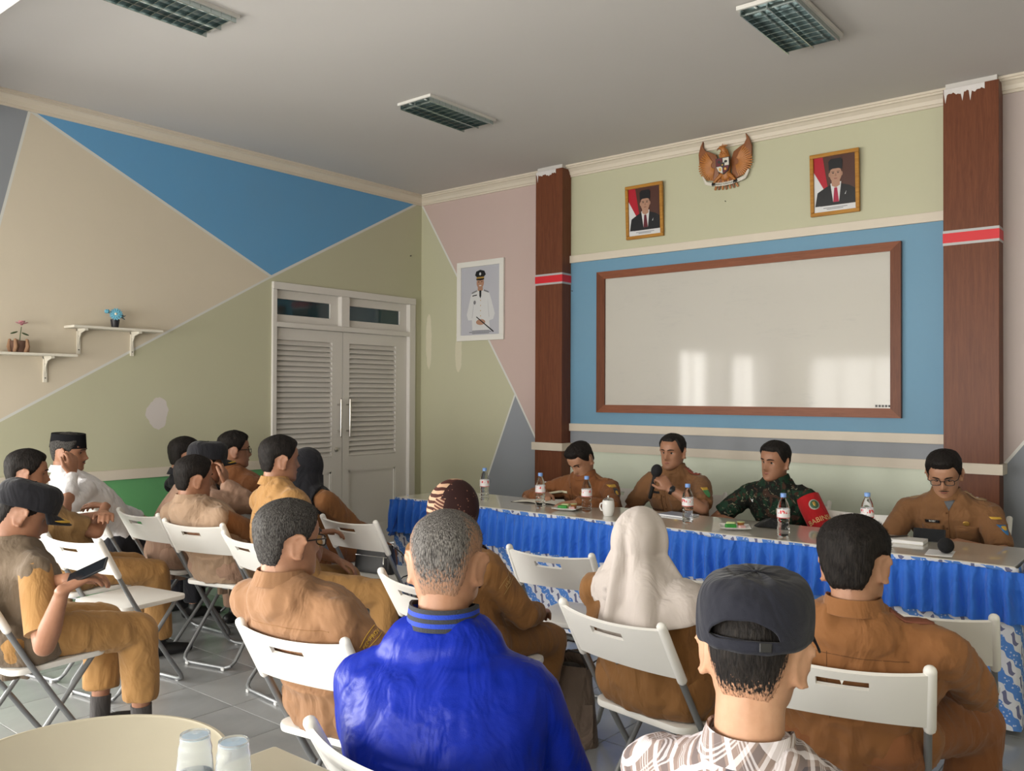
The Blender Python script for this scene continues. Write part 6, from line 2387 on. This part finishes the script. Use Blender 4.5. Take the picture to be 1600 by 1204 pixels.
# ------------------------------------------------------------------ bags and small things in the audience
def tote(loc, rot):
    c = empty('tote_bag', loc, rot, 'grey-brown canvas tote bag on the floor beside the woman in cream headscarf', 'bag')
    m = cloth('taupe_canvas', (0.135, 0.098, 0.075), weave=.6, wr=.7)
    md = cloth('dark_bag_lining', (0.020, 0.016, 0.015))
    H = .36
    def fn(u, v):
        a = 2 * math.pi * u
        ca, sa = math.cos(a), math.sin(a)
        e = .55
        w = .108 - .015 * v; d = .070 - .018 * v + .012 * math.sin(3 * v)
        x = w * math.copysign(abs(ca) ** e, ca); y = d * math.copysign(abs(sa) ** e, sa)
        f = .010 * noise.noise(Vector((ca * 3, sa * 3, v * 5))) + .006 * noise.noise(Vector((ca * 8, sa * 8, v * 9)))
        return Vector((x * (1 + f * 4) - .02 * v, y + f, .004 + H * v + .018 * v * sa + .012 * v * math.sin(2 * a)))
    mb = MB(); mb.grid(fn, 56, 22, closed_u=True)
    mb.f.append([i for i in range(56)][::-1]); mb.mi.append(0)
    mb.build('bag_body', m, c, True, solid=.004, sharp=60)
    def fp(u, v):
        x = (u - .5) * .17
        return Vector((x, -.079 - .006 * math.sin(math.pi * v) + .012 * abs(u - .5), .02 + .17 * v))
    MB().grid(fp, 14, 10).build('front_pocket', m, c, True, solid=.004)
    MB().ell((-.02, 0, H - .045), (.07, .042, .03)).build('bag_contents', md, c)
    for sy in (-1, 1):
        pts = [(-.075, sy * .055, H - .02), (-.060, sy * .068, H + .035), (-.02, sy * .075, H + .06), (.03, sy * .075, H + .05), (.062, sy * .062, H - .02)]
        MB().tube(pts, .011, .0035, ref=(0, 1, 0), seg=8).build('handle', md, c)
    MB().tube([(.078, 0, H - .02), (.112, -.01, H + .005), (.122, -.01, H - .04), (.085, 0, H - .07)], .009, .004, ref=(0, 1, 0), seg=8).build('side_loop', md, c)
p = PZ(888, 1152, 0)
tote((4.27, -3.29, 0), math.radians(36))


def handbag(loc, rot, label, s=1.0, strap=True):
    c = empty('handbag', loc, rot, label, 'handbag')
    m = mat('black_leather', (0.012, 0.012, 0.013), .38, spec=.5, bump=.15, bscale=120)
    mb = MB()
    def fn(u, v):
        a = 2 * math.pi * u
        ca, sa = math.cos(a), math.sin(a)
        x = .14 * s * math.copysign(abs(ca) ** .5, ca) * (1 - .12 * v); y = .05 * s * math.copysign(abs(sa) ** .6, sa) * (1 - .5 * v ** 2)
        return Vector((x, y, .002 + .16 * s * v))
    mb.grid(fn, 44, 12, closed_u=True)
    mb.f.append(list(range(44))[::-1]); mb.mi.append(0)
    mb.f.append([11 * 44 + i for i in range(44)]); mb.mi.append(0)
    mb.build('bag_body', m, c, True, sharp=50)
    MB().tube([(-.11 * s, -.046 * s, .10 * s), (.11 * s, -.046 * s, .10 * s)], .0035, ref=(0, 0, 1), seg=8).build('zip', mat('chrome', (0.7, 0.7, 0.7)), c)
    MB().tube([(.09 * s, -.048 * s, .10 * s), (.095 * s, -.056 * s, .06 * s)], .003, ref=(1, 0, 0), seg=6).build('zip_pull', mat('chrome', (0.7, 0.7, 0.7)), c)
    for sx in (-1, 1):
        MB().tube([(sx * .12 * s + .010 * math.cos(q * .9), 0, .155 * s + .012 * math.sin(q * .9)) for q in range(8)], .0025, ref=(0, 1, 0), seg=6).build('strap_ring', mat('chrome', (0.7, 0.7, 0.7)), c)
    if strap:
        pts = [(.12, 0, .16), (.16, .03, .12), (.21, .06, .05), (.26, .02, .012), (.25, -.08, .010), (.222, -.12, -.03), (.22, -.12, -.12), (.15, -.10, -.20), (.05, -.12, -.22)]
        MB().tube(pts, .006, .003, ref=(0, 1, 0), seg=8).build('shoulder_strap', m, c)
handbag((2.60, -2.93, 0.457), math.radians(12), 'black leather handbag with a strap on the chair in front of the khaki man')
handbag((4.46, -4.62, 0.0), math.radians(20), 'black bag on the floor under the chair of the man in tan uniform', 1.1, False)
phone((4.21, -3.06, .4615), (0, 0, math.radians(-55)), 'phone with lit blue screen on the empty cream chair', True)

# ------------------------------------------------------------------ wall decoration
def flat_poly(parent, name, pts, m, layer, M):
    """flat printed area: polygon in picture coordinates (u right, v up), layer = stacking order"""
    return MB().prism(pts, layer * .0004, layer * .0004 + .0004, M).build(name, m, parent, False)


def ellipse(cx, cy, rx, ry, n=24):
    return [(cx + rx * math.cos(2 * math.pi * k / n), cy + ry * math.sin(2 * math.pi * k / n)) for k in range(n)]


M_GILT = mat_wood('gilt_frame', (0.30, 0.12, 0.015, 1), (0.50, 0.25, 0.045, 1), 0, .35)
M_PSKIN = mat('print_skin', (0.40, 0.22, 0.15), .35)
M_PBLK = mat('print_black', (0.010, 0.010, 0.013), .3)
M_PRED = mat('print_red', (0.40, 0.01, 0.025), .3)
M_PWHT = mat('print_white', (0.62, 0.62, 0.64), .35)
M_PBRN = mat('print_brown', (0.075, 0.028, 0.020), .3)
M_PINK_ = mat('print_grey_ink', (0.18, 0.18, 0.20), .4)


def portrait(x0, x1, z0, z1, label, tie, tilt=0.0):
    w, h = x1 - x0, z1 - z0
    c = empty('framed_portrait', ((x0 + x1) / 2, 0, z0), 0, label, 'portrait', 'gilt framed portraits')
    c.rotation_euler = (math.radians(3), math.radians(tilt), 0)
    t = .028
    for (a, b) in (((-w / 2, 0), (w / 2, t)), ((-w / 2, h - t), (w / 2, h)), ((-w / 2, t), (-w / 2 + t, h - t)), ((w / 2 - t, t), (w / 2, h - t))):
        MB().box((a[0], -.030, a[1]), (b[0], -.004, b[1])).build('frame_bar', M_GILT, c, False, bevel=.006, bseg=2)
    # inner picture coordinates 0..1
    iw, ih = w - 2 * t, h - 2 * t
    M = Matrix(((iw, 0, 0, -iw / 2), (0, 0, -1, -.014), (0, ih, 0, t), (0, 0, 0, 1)))
    P = MB().box((-w / 2 + .01, -.014, .01), (w / 2 - .01, -.006, h - .01)).build('picture', M_PBRN, c, False)
    def fp(nm, pts, m, ly): return flat_poly(P, nm, pts, m, ly, M)
    fp('flag_red', [(0, .62), (0, 1), (.22, 1), (.34, .40), (.28, .36)], M_PRED, 1)
    fp('flag_white', [(0, .10), (0, .74), (.26, .38), (.14, .10)], M_PWHT, 2)
    fp('suit', [(.02, .11), (.08, .36), (.30, .45), (.42, .48), (.66, .48), (.86, .43), (1, .36), (1, .11)], M_PBLK, 3)
    fp('shirt', [(.40, .50), (.46, .16), (.60, .16), (.66, .52)], M_PWHT, 4)
    fp('necktie', [(.49, .42), (.46, .16), (.60, .16), (.56, .42)], tie, 5)
    fp('neck', [(.43, .46), (.43, .58), (.63, .58), (.63, .46), (.53, .42)], M_PSKIN, 6)
    fp('face', ellipse(.53, .66, .145, .150), M_PSKIN, 7)
    for sx in (-1, 1):
        fp('ear', ellipse(.53 + sx * .145, .66, .025, .04, 12), M_PSKIN, 7)
        fp('eye', ellipse(.53 + sx * .06, .685, .026, .009, 10), M_PBLK, 8)
        fp('eyebrow', [(.53 + sx * .03, .705), (.53 + sx * .03, .714), (.53 + sx * .10, .712), (.53 + sx * .10, .704)], M_PBLK, 8)
    fp('mouth', ellipse(.53, .585, .045, .009, 12), M_LIP, 8)
    fp('nose', [(.525, .68), (.505, .625), (.555, .625), (.54, .68)], mat('print_skin_shade', (.30, .15, .10), .35), 8)
    fp('cap', [(.37, .74), (.36, .90), (.42, .945), (.66, .945), (.70, .90), (.69, .74), (.60, .765), (.46, .765)], M_PBLK, 9)
    fp('lapel_pin', [(.74, .28), (.78, .34), (.76, .28)], M_PWHT, 6)
    fp('caption_strip', [(0, 0), (0, .105), (1, .105), (1, 0)], M_PWHT, 9)
    for (a, b, z) in ((.22, .80, .060), (.30, .70, .036)):
        fp('caption_line', [(a, z), (a, z + .012), (b, z + .012), (b, z)], M_PINK_, 10)
    g = N('picture_glass'); g.base((1, 1, 1, 1)); g.set(.03); g.b.inputs['Transmission Weight'].default_value = 1.0; g.b.inputs['IOR'].default_value = 1.12
    return c
portrait(2.515, 2.875, 2.832, 3.286, 'gilt framed portrait of a man in suit and dark tie, left of the eagle emblem', mat('print_maroon', (.10, .01, .02), .3))
portrait(4.108, 4.462, 2.825, 3.280, 'gilt framed portrait of a man in suit and red tie, right of the eagle emblem', mat('print_tie_red', (.35, .012, .05), .3))


def poster():
    x0, x1, z0, z1 = .530, 1.142, 2.033, 2.820
    w, h = x1 - x0, z1 - z0
    c = empty('framed_portrait', ((x0 + x1) / 2, 0, z0), 0, 'white framed portrait of a man in white dress uniform near the corner', 'portrait')
    t = .055
    mf = mat('white_poster_frame', (.74, .72, .69), .5)
    for (a, b) in (((-w / 2, 0), (w / 2, t)), ((-w / 2, h - t), (w / 2, h)), ((-w / 2, t), (-w / 2 + t, h - t)), ((w / 2 - t, t), (w / 2, h - t))):
        MB().box((a[0], -.026, a[1]), (b[0], -.002, b[1])).build('frame_bar', mf, c, False, bevel=.002, bseg=1)
    iw, ih = w - 2 * t, h - 2 * t
    M = Matrix(((iw, 0, 0, -iw / 2), (0, 0, -1, -.016), (0, ih, 0, t), (0, 0, 0, 1)))
    P = MB().box((-iw / 2 - .004, -.016, t - .004), (iw / 2 + .004, -.006, h - t + .004)).build('picture', mat('print_pale_grey', (.46, .46, .52), .4), c, False)
    def fp(nm, pts, m, ly): return flat_poly(P, nm, pts, m, ly, M)
    wu = mat('print_uniform_white', (.62, .62, .64), .4); wl = mat('print_uniform_fold', (.44, .44, .48), .4)
    fp('tunic', [(.30, .06), (.29, .22), (.19, .22), (.15, .30), (.22, .48), (.27, .60), (.40, .655), (.60, .655), (.74, .60), (.80, .48), (.88, .30), (.84, .22), (.74, .20), (.76, .06)], wu, 1)
    fp('arm_fold', [(.30, .24), (.29, .26), (.34, .50), (.345, .50)], wl, 2)
    fp('arm_fold', [(.73, .24), (.74, .26), (.70, .50), (.695, .50)], wl, 2)
    fp('neck', [(.44, .64), (.44, .72), (.57, .72), (.57, .64)], M_PSKIN, 2)
    fp('face', ellipse(.505, .755, .095, .080), M_PSKIN, 3)
    for sx in (-1, 1):
        fp('eye', ellipse(.505 + sx * .04, .77, .018, .006, 10), M_PBLK, 4)
    fp('smile', ellipse(.505, .715, .035, .008, 10), M_PWHT, 4)
    fp('cap_crown', [(.37, .87), (.40, .925), (.505, .945), (.61, .925), (.65, .87), (.60, .84), (.42, .84)], M_PBLK, 5)
    fp('cap_band', [(.405, .815), (.41, .842), (.60, .842), (.605, .815)], M_GOLDB, 6)
    fp('cap_visor', [(.40, .80), (.405, .818), (.605, .818), (.61, .80), (.505, .79)], M_PBLK, 6)
    fp('cap_badge', ellipse(.505, .885, .025, .022, 12), M_PWHT, 7)
    fp('necktie', [(.48, .645), (.485, .56), (.51, .53), (.53, .56), (.535, .645)], M_PBLK, 3)
    fp('name_plate', [(.30, .565), (.30, .58), (.42, .59), (.42, .575)], M_PBLK, 3)
    fp('badge', ellipse(.36, .475, .032, .03, 14), M_PINK_, 3)
    fp('shoulder_board', [(.28, .60), (.29, .625), (.42, .655), (.43, .635)], M_PINK_, 3)
    fp('shoulder_board', [(.73, .60), (.72, .625), (.60, .655), (.59, .635)], M_PINK_, 3)
    for k in range(4): fp('button', ellipse(.515, .50 - .075 * k, .010, .008, 10), M_GOLDB, 3)
    fp('hands', ellipse(.52, .185, .12, .042, 18), M_PSKIN, 4)
    fp('baton', [(.40, .26), (.415, .27), (.86, .045), (.845, .03)], M_PBLK, 5)
    for (a, b, z) in ((.30, .75, .055), (.22, .80, .036), (.30, .74, .018)):
        fp('caption_line', [(a, z), (a, z + .010), (b, z + .010), (b, z)], M_PINK_, 6)
poster()


def eagle():
    """national eagle emblem, carved wood: wings, head, tail, shield, legs, ribbon"""
    cx, cz = 3.432, 3.335
    c = empty('eagle_emblem', (cx, -.01, cz), 0, 'carved golden eagle emblem with shield between the two gilt portraits', 'emblem')
    c.rotation_euler = (math.radians(6), 0, 0)
    m = mat('carved_gold_wood', (0.40, 0.15, 0.035), .38, var=.25, vscale=30, bump=.3, bscale=60)
    md = mat('carved_dark_gold', (0.22, 0.075, 0.025), .45, var=.2, vscale=30)
    mw = mat('emblem_white', (0.62, 0.58, 0.52), .5); mr = mat('emblem_maroon', (0.12, 0.010, 0.018), .4); mk = mat('emblem_black', (.02, .02, .02), .4)
    def XZ(y): return Matrix(((1, 0, 0, 0), (0, 0, -1, y), (0, 1, 0, 0), (0, 0, 0, 1)))
    for sx in (-1, 1):
        out = [(.05, .02), (.075, .085), (.13, .115), (.165, .13), (.185, .165), (.178, .215), (.205, .170), (.225, .110), (.222, .04), (.19, -.05), (.14, -.105), (.09, -.125), (.055, -.10)]
        pts = [(sx * a, b) for a, b in out]
        if sx < 0: pts = pts[::-1]
        W = MB().prism(pts, .006, .030, XZ(0)).build('wing', md, c, True, bevel=.006, bseg=2)
        for k in range(17):
            t = k / 16
            ang = math.radians(62 - 150 * t)
            r0 = .055
            r1 = .118 + .012 * math.sin(math.pi * t)
            px, pz = .112, .005
            a = Vector((sx * (px + r0 * .5 * math.cos(ang) - .02), -.032, pz + r0 * .5 * math.sin(ang)))
            b = Vector((sx * (px + r1 * .88 * math.cos(ang)), -.028, pz + r1 * .98 * math.sin(ang) * (1.05 if t < .3 else .98)))
            MB().tube([a, a.lerp(b, .5) + Vector((0, -.006, 0)), b], [.0055, .008, .006], [.004, .005, .003], ref=(0, 0, 1), seg=8).build('feather', m, W)
    B = MB(); B.tube([(0, -.03, .10), (.004, -.038, .05), (0, -.036, -.03), (0, -.028, -.11)], [.030, .045, .05, .035], [.02, .028, .03, .02], ref=(1, 0, 0), seg=16)
    B.build('breast', m, c)
    for r in range(4):
        for q in range(3 + r % 2):
            MB().ell((( q - (2 + r % 2) / 2) * .018, -.058, .085 - .016 * r), (.009, .005, .010)).build('breast_feather', m, c)
    hd = MB(); hd.tube([(.004, -.035, .095), (-.004, -.045, .120), (-.022, -.048, .128)], [.026, .022, .014], ref=(0, 1, 0), seg=14)
    hd.build('head', m, c)
    MB().tube([(-.026, -.048, .128), (-.046, -.050, .120), (-.054, -.050, .108)], [.010, .006, .002], ref=(0, 1, 0), seg=8).build('beak', md, c)
    for q in range(4):
        MB().tube([(-.01 + .010 * q, -.045, .140 - .002 * q), (-.004 + .013 * q, -.045, .156 - .005 * q)], [.005, .002], ref=(0, 1, 0), seg=6).build('crest_feather', m, c)
    # shield of five fields
    sh = [(-.058, .045), (.058, .045), (.058, -.02), (.04, -.06), (0, -.085), (-.04, -.06), (-.058, -.02)]
    S_ = MB().prism(sh, .060, .072, XZ(0)).build('shield', mk, c, False)
    def fld(nm, pts, mm, l=.0722): MB().prism(pts, l, l + .002, XZ(0)).build(nm, mm, S_, False)
    fld('shield_field', [(-.053, .04), (-.003, .04), (-.003, -.018), (-.053, -.018)], mr)
    fld('shield_field', [(.003, .04), (.053, .04), (.053, -.018), (.003, -.018)], mw)
    fld('shield_field', [(-.053, -.022), (-.003, -.022), (-.003, -.078), (-.036, -.058)], mw)
    fld('shield_field', [(.003, -.022), (.053, -.022), (.036, -.058), (.003, -.078)], mr)
    fld('shield_centre', [(-.018, .006), (.018, .006), (.016, -.022), (0, -.034), (-.016, -.022)], mk, .0744)
    fld('shield_star', [(.009 * (1 if q % 2 else .42) * math.cos(q * .628 + .314), -.012 + .009 * (1 if q % 2 else .42) * math.sin(q * .628 + .314)) for q in range(10)], M_GOLDB, .0766)
    fld('bull_head', ellipse(.028, .012, .013, .010, 12), mk, .0744)
    fld('banyan_tree', ellipse(-.028, .014, .014, .012, 12), mk, .0744)
    fld('rice_and_cotton', ellipse(-.022, -.045, .010, .014, 10), M_GOLDB, .0744)
    fld('chain', ellipse(.022, -.045, .010, .010, 10), M_GOLDB, .0744)
    # tail
    for q in range(7):
        a = (q - 3) * .16
        MB().tube([(.012 * (q - 3), -.03, -.095), (.03 * (q - 3) * .9, -.028, -.150), (.036 * (q - 3) * .9, -.022, -.198 + .003 * abs(q - 3))], [.009, .012, .007], [.004, .005, .003], ref=(1, 0, 0), seg=8).build('tail_feather', md if q % 2 else m, c)
    # legs and ribbon
    for sx in (-1, 1):
        MB().tube([(sx * .035, -.04, -.085), (sx * .07, -.048, -.115), (sx * .09, -.05, -.138)], [.017, .012, .008], ref=(0, 1, 0), seg=10).build('leg', m, c)
        for q in range(3):
            MB().tube([(sx * (.082 + .009 * q), -.05, -.135), (sx * (.080 + .011 * q), -.062, -.150), (sx * (.080 + .011 * q), -.056, -.162)], [.005, .0045, .002], ref=(1, 0, 0), seg=6).build('claw', mk, c)
    def rb(u, v):
        t = (u - .5) * 2
        x = t * .135
        z = -.158 + .020 * t * t + (v - .5) * .026
        return Vector((x, -.052 - .010 * math.cos(t * 2.2), z))
    R_ = MB().grid(rb, 30, 4).build('ribbon', mw, c, True, solid=.003)
    for sx in (-1, 1):
        MB().tube([(sx * .132, -.045, -.138), (sx * .165, -.040, -.128), (sx * .180, -.035, -.100), (sx * .195, -.03, -.072)], [.014, .012, .011, .006], [.003, .003, .003, .003], ref=(0, 0, 1), seg=8).build('ribbon_end', mw, c)
    me = text_mesh('BHINNEKA TUNGGAL IKA', .019, .0005)
    co = get_co(me); out = co.copy()
    for i in range(len(co)):
        x = float(co[i][0]); t = x / .135
        out[i] = (x, -.0535 - .010 * math.cos(t * 2.2) - float(co[i][2]), -.158 + .020 * t * t + float(co[i][1]))
    set_co(me, out); obj('motto_lettering', me, R_, mk)
eagle()

# shelves on the left wall with artificial flowers
M_SHELF = mat('white_shelf', (0.70, 0.66, 0.58), .45, var=.03)
M_SCREW = mat('screw_dark', (.10, .09, .08), .5)
def shelf(y0, y1, z, label, brs):
    c = empty('wall_shelf', (0, (y0 + y1) / 2, z), 0, label, 'shelf', 'white wall shelves')
    oy_ = (y0 + y1) / 2
    MB().box((0.0, y0 - oy_, -.018), (.16, y1 - oy_, 0)).build('board', M_SHELF, c, False, bevel=.003)
    for yb in brs:
        b = MB()
        w = .012
        b.box((0, yb - oy_ - w, -.20), (.014, yb - oy_ + w, -.018))
        b.box((0, yb - oy_ - w, -.034), (.135, yb - oy_ + w, -.018))
        pts = [(.012, -.16), (.022, -.09), (.05, -.05), (.12, -.032), (.012, -.032)]
        M = Matrix(((1, 0, 0, 0), (0, 0, 1, yb - oy_ - .003), (0, 1, 0, 0), (0, 0, 0, 1)))
        b.prism(pts, 0, .006, M)
        bo = b.build('bracket', M_SHELF, c, False)
        for zz_ in (-.07, -.17):
            MB().ell((.0145, yb - oy_, zz_), (.003, .005, .005), None, 10, 6).build('screw', M_SCREW, bo)
shelf(-3.60, -2.93, 1.985, 'upper white wall shelf holding the blue flower pot', (-3.50, -3.10))
shelf(-4.35, -3.57, 1.775, 'lower white wall shelf at the left edge holding the pink flower', (-4.25, -3.73))


def flower_pot_blue(y, z):
    c = empty('flower_pot', (.085, y, z), 0, 'small dark pot with blue artificial flowers on the upper shelf', 'flower pot')
    MB().lathe([(0, 0), (.024, 0), (.033, .062), (.030, .064), (0, .058)], 20).build('pot', mat('dark_pot', (.02, .018, .025), .4), c)
    mbp = mat('blue_petal', (.12, .36, .50), .6); mw_ = mat('white_flower_heart', (.70, .68, .55), .6)
    fc = Vector((.03, -.008, .10))
    nrm = Vector((.85, -.45, .15)).normalized()
    Q = nrm.to_track_quat('Z', 'Y').to_matrix()
    for ly, (n_, r, l) in enumerate(((14, .030, .024), (11, .020, .020))):
        for k in range(n_):
            a = 2 * math.pi * k / n_ + ly * .2
            MB().ell(fc + Q @ Vector((r * math.cos(a), r * math.sin(a), .003 + .006 * ly)), (l * .7, .008, .003), Q @ Matrix.Rotation(a, 3, 'Z'), 10, 6).build('petal', mbp, c)
    MB().ell(fc + nrm * .010, .010, None, 12, 8).build('flower_heart', mw_, c)
    MB().tube([(0, 0, .055), (.0, -.03, .10), (.012, -.062, .118)], .003, seg=6).build('stem', mat('stem_green', (.06, .12, .05), .6), c)
    for k in range(7):
        a = 2 * math.pi * k / 7
        MB().ell((.012 + .010 * math.cos(a), -.066 + .008 * math.sin(a), .118), (.010, .010, .015), None, 8, 6).build('bud_petal', mbp, c)
    for k in range(4):
        a = -.5 + k * 1.1
        MB().ell((.03 * math.cos(a), .045 + .012 * k * .5, .075 + .01 * k), (.012, .022, .003), Matrix.Rotation(a, 3, 'X'), 8, 6).build('leaf', mat('blue_leaf', (.05, .10, .13), .6), c)
flower_pot_blue(-3.27, 1.985)


def flower_pot_pink(y, z):
    c = empty('flower_pot', (.085, y, z), 0, 'rough brown pot with one pink flower on the lower shelf', 'flower pot')
    mp = mat('brown_bark_pot', (.10, .052, .035), .8, var=.4, vscale=25, bump=.5, bscale=50)
    MB().lathe([(0, 0), (.045, 0), (.052, .03), (.060, .078), (.055, .080), (.045, .068), (0, .066)], 14).build('pot', mp, c, True)
    for k in range(5):
        a = k * 1.25 + .4
        MB().tube([(.055 * math.cos(a), .055 * math.sin(a), .004), (.062 * math.cos(a + .2), .062 * math.sin(a + .2), .04), (.058 * math.cos(a + .1), .058 * math.sin(a + .1), .084)], [.012, .015, .010], seg=8).build('bark_piece', mat('light_bark', (.30, .17, .10), .8), c)
    mg = mat('stem_green2', (.10, .13, .06), .6)
    MB().tube([(0, 0, .06), (.004, .004, .12), (.0, .012, .175)], .003, seg=6).build('stem', mg, c)
    for (sy, zz_) in ((-1, .135), (1, .128)):
        MB().ell((.005, sy * .036, zz_), (.010, .026, .006), Matrix.Rotation(sy * -.35, 3, 'X'), 10, 6).build('leaf', mat('dark_leaf', (.05, .075, .03), .6), c)
    mpk = mat('pink_petal', (.52, .24, .27), .6)
    for r in range(2):
        for k in range(9):
            a = 2 * math.pi * k / 9 + r * .35
            tilt = Matrix.Rotation(a, 3, 'Z') @ Matrix.Rotation(-.35 - .45 * r, 3, 'Y')
            MB().ell(Vector((0, .014, .188)) + tilt @ Vector((.026 - .007 * r, 0, .006)), (.020, .009, .003), tilt, 10, 6).build('petal', mpk, c)
    MB().ell((0, .014, .196), (.010, .010, .008), None, 10, 8).build('flower_heart', mat('rose_heart', (.35, .10, .14), .6), c)
flower_pot_pink(-3.93, 1.775)

# nails left in the walls
nl = 0
for (x, z) in ((3.42, 3.045), (5.015, 2.44), (1.935, 2.44)):
    o = MB().tube([(x, 0, z), (x, -.012, z)], .0035, ref=(1, 0, 0), seg=8).build('wall_nail', M_SCREW, wall_back)
o = MB().tube([(0, -.16, 2.93), (.012, -.16, 2.93)], .006, ref=(0, 1, 0), seg=8).build('wall_nail', M_SCREW, wall_left)
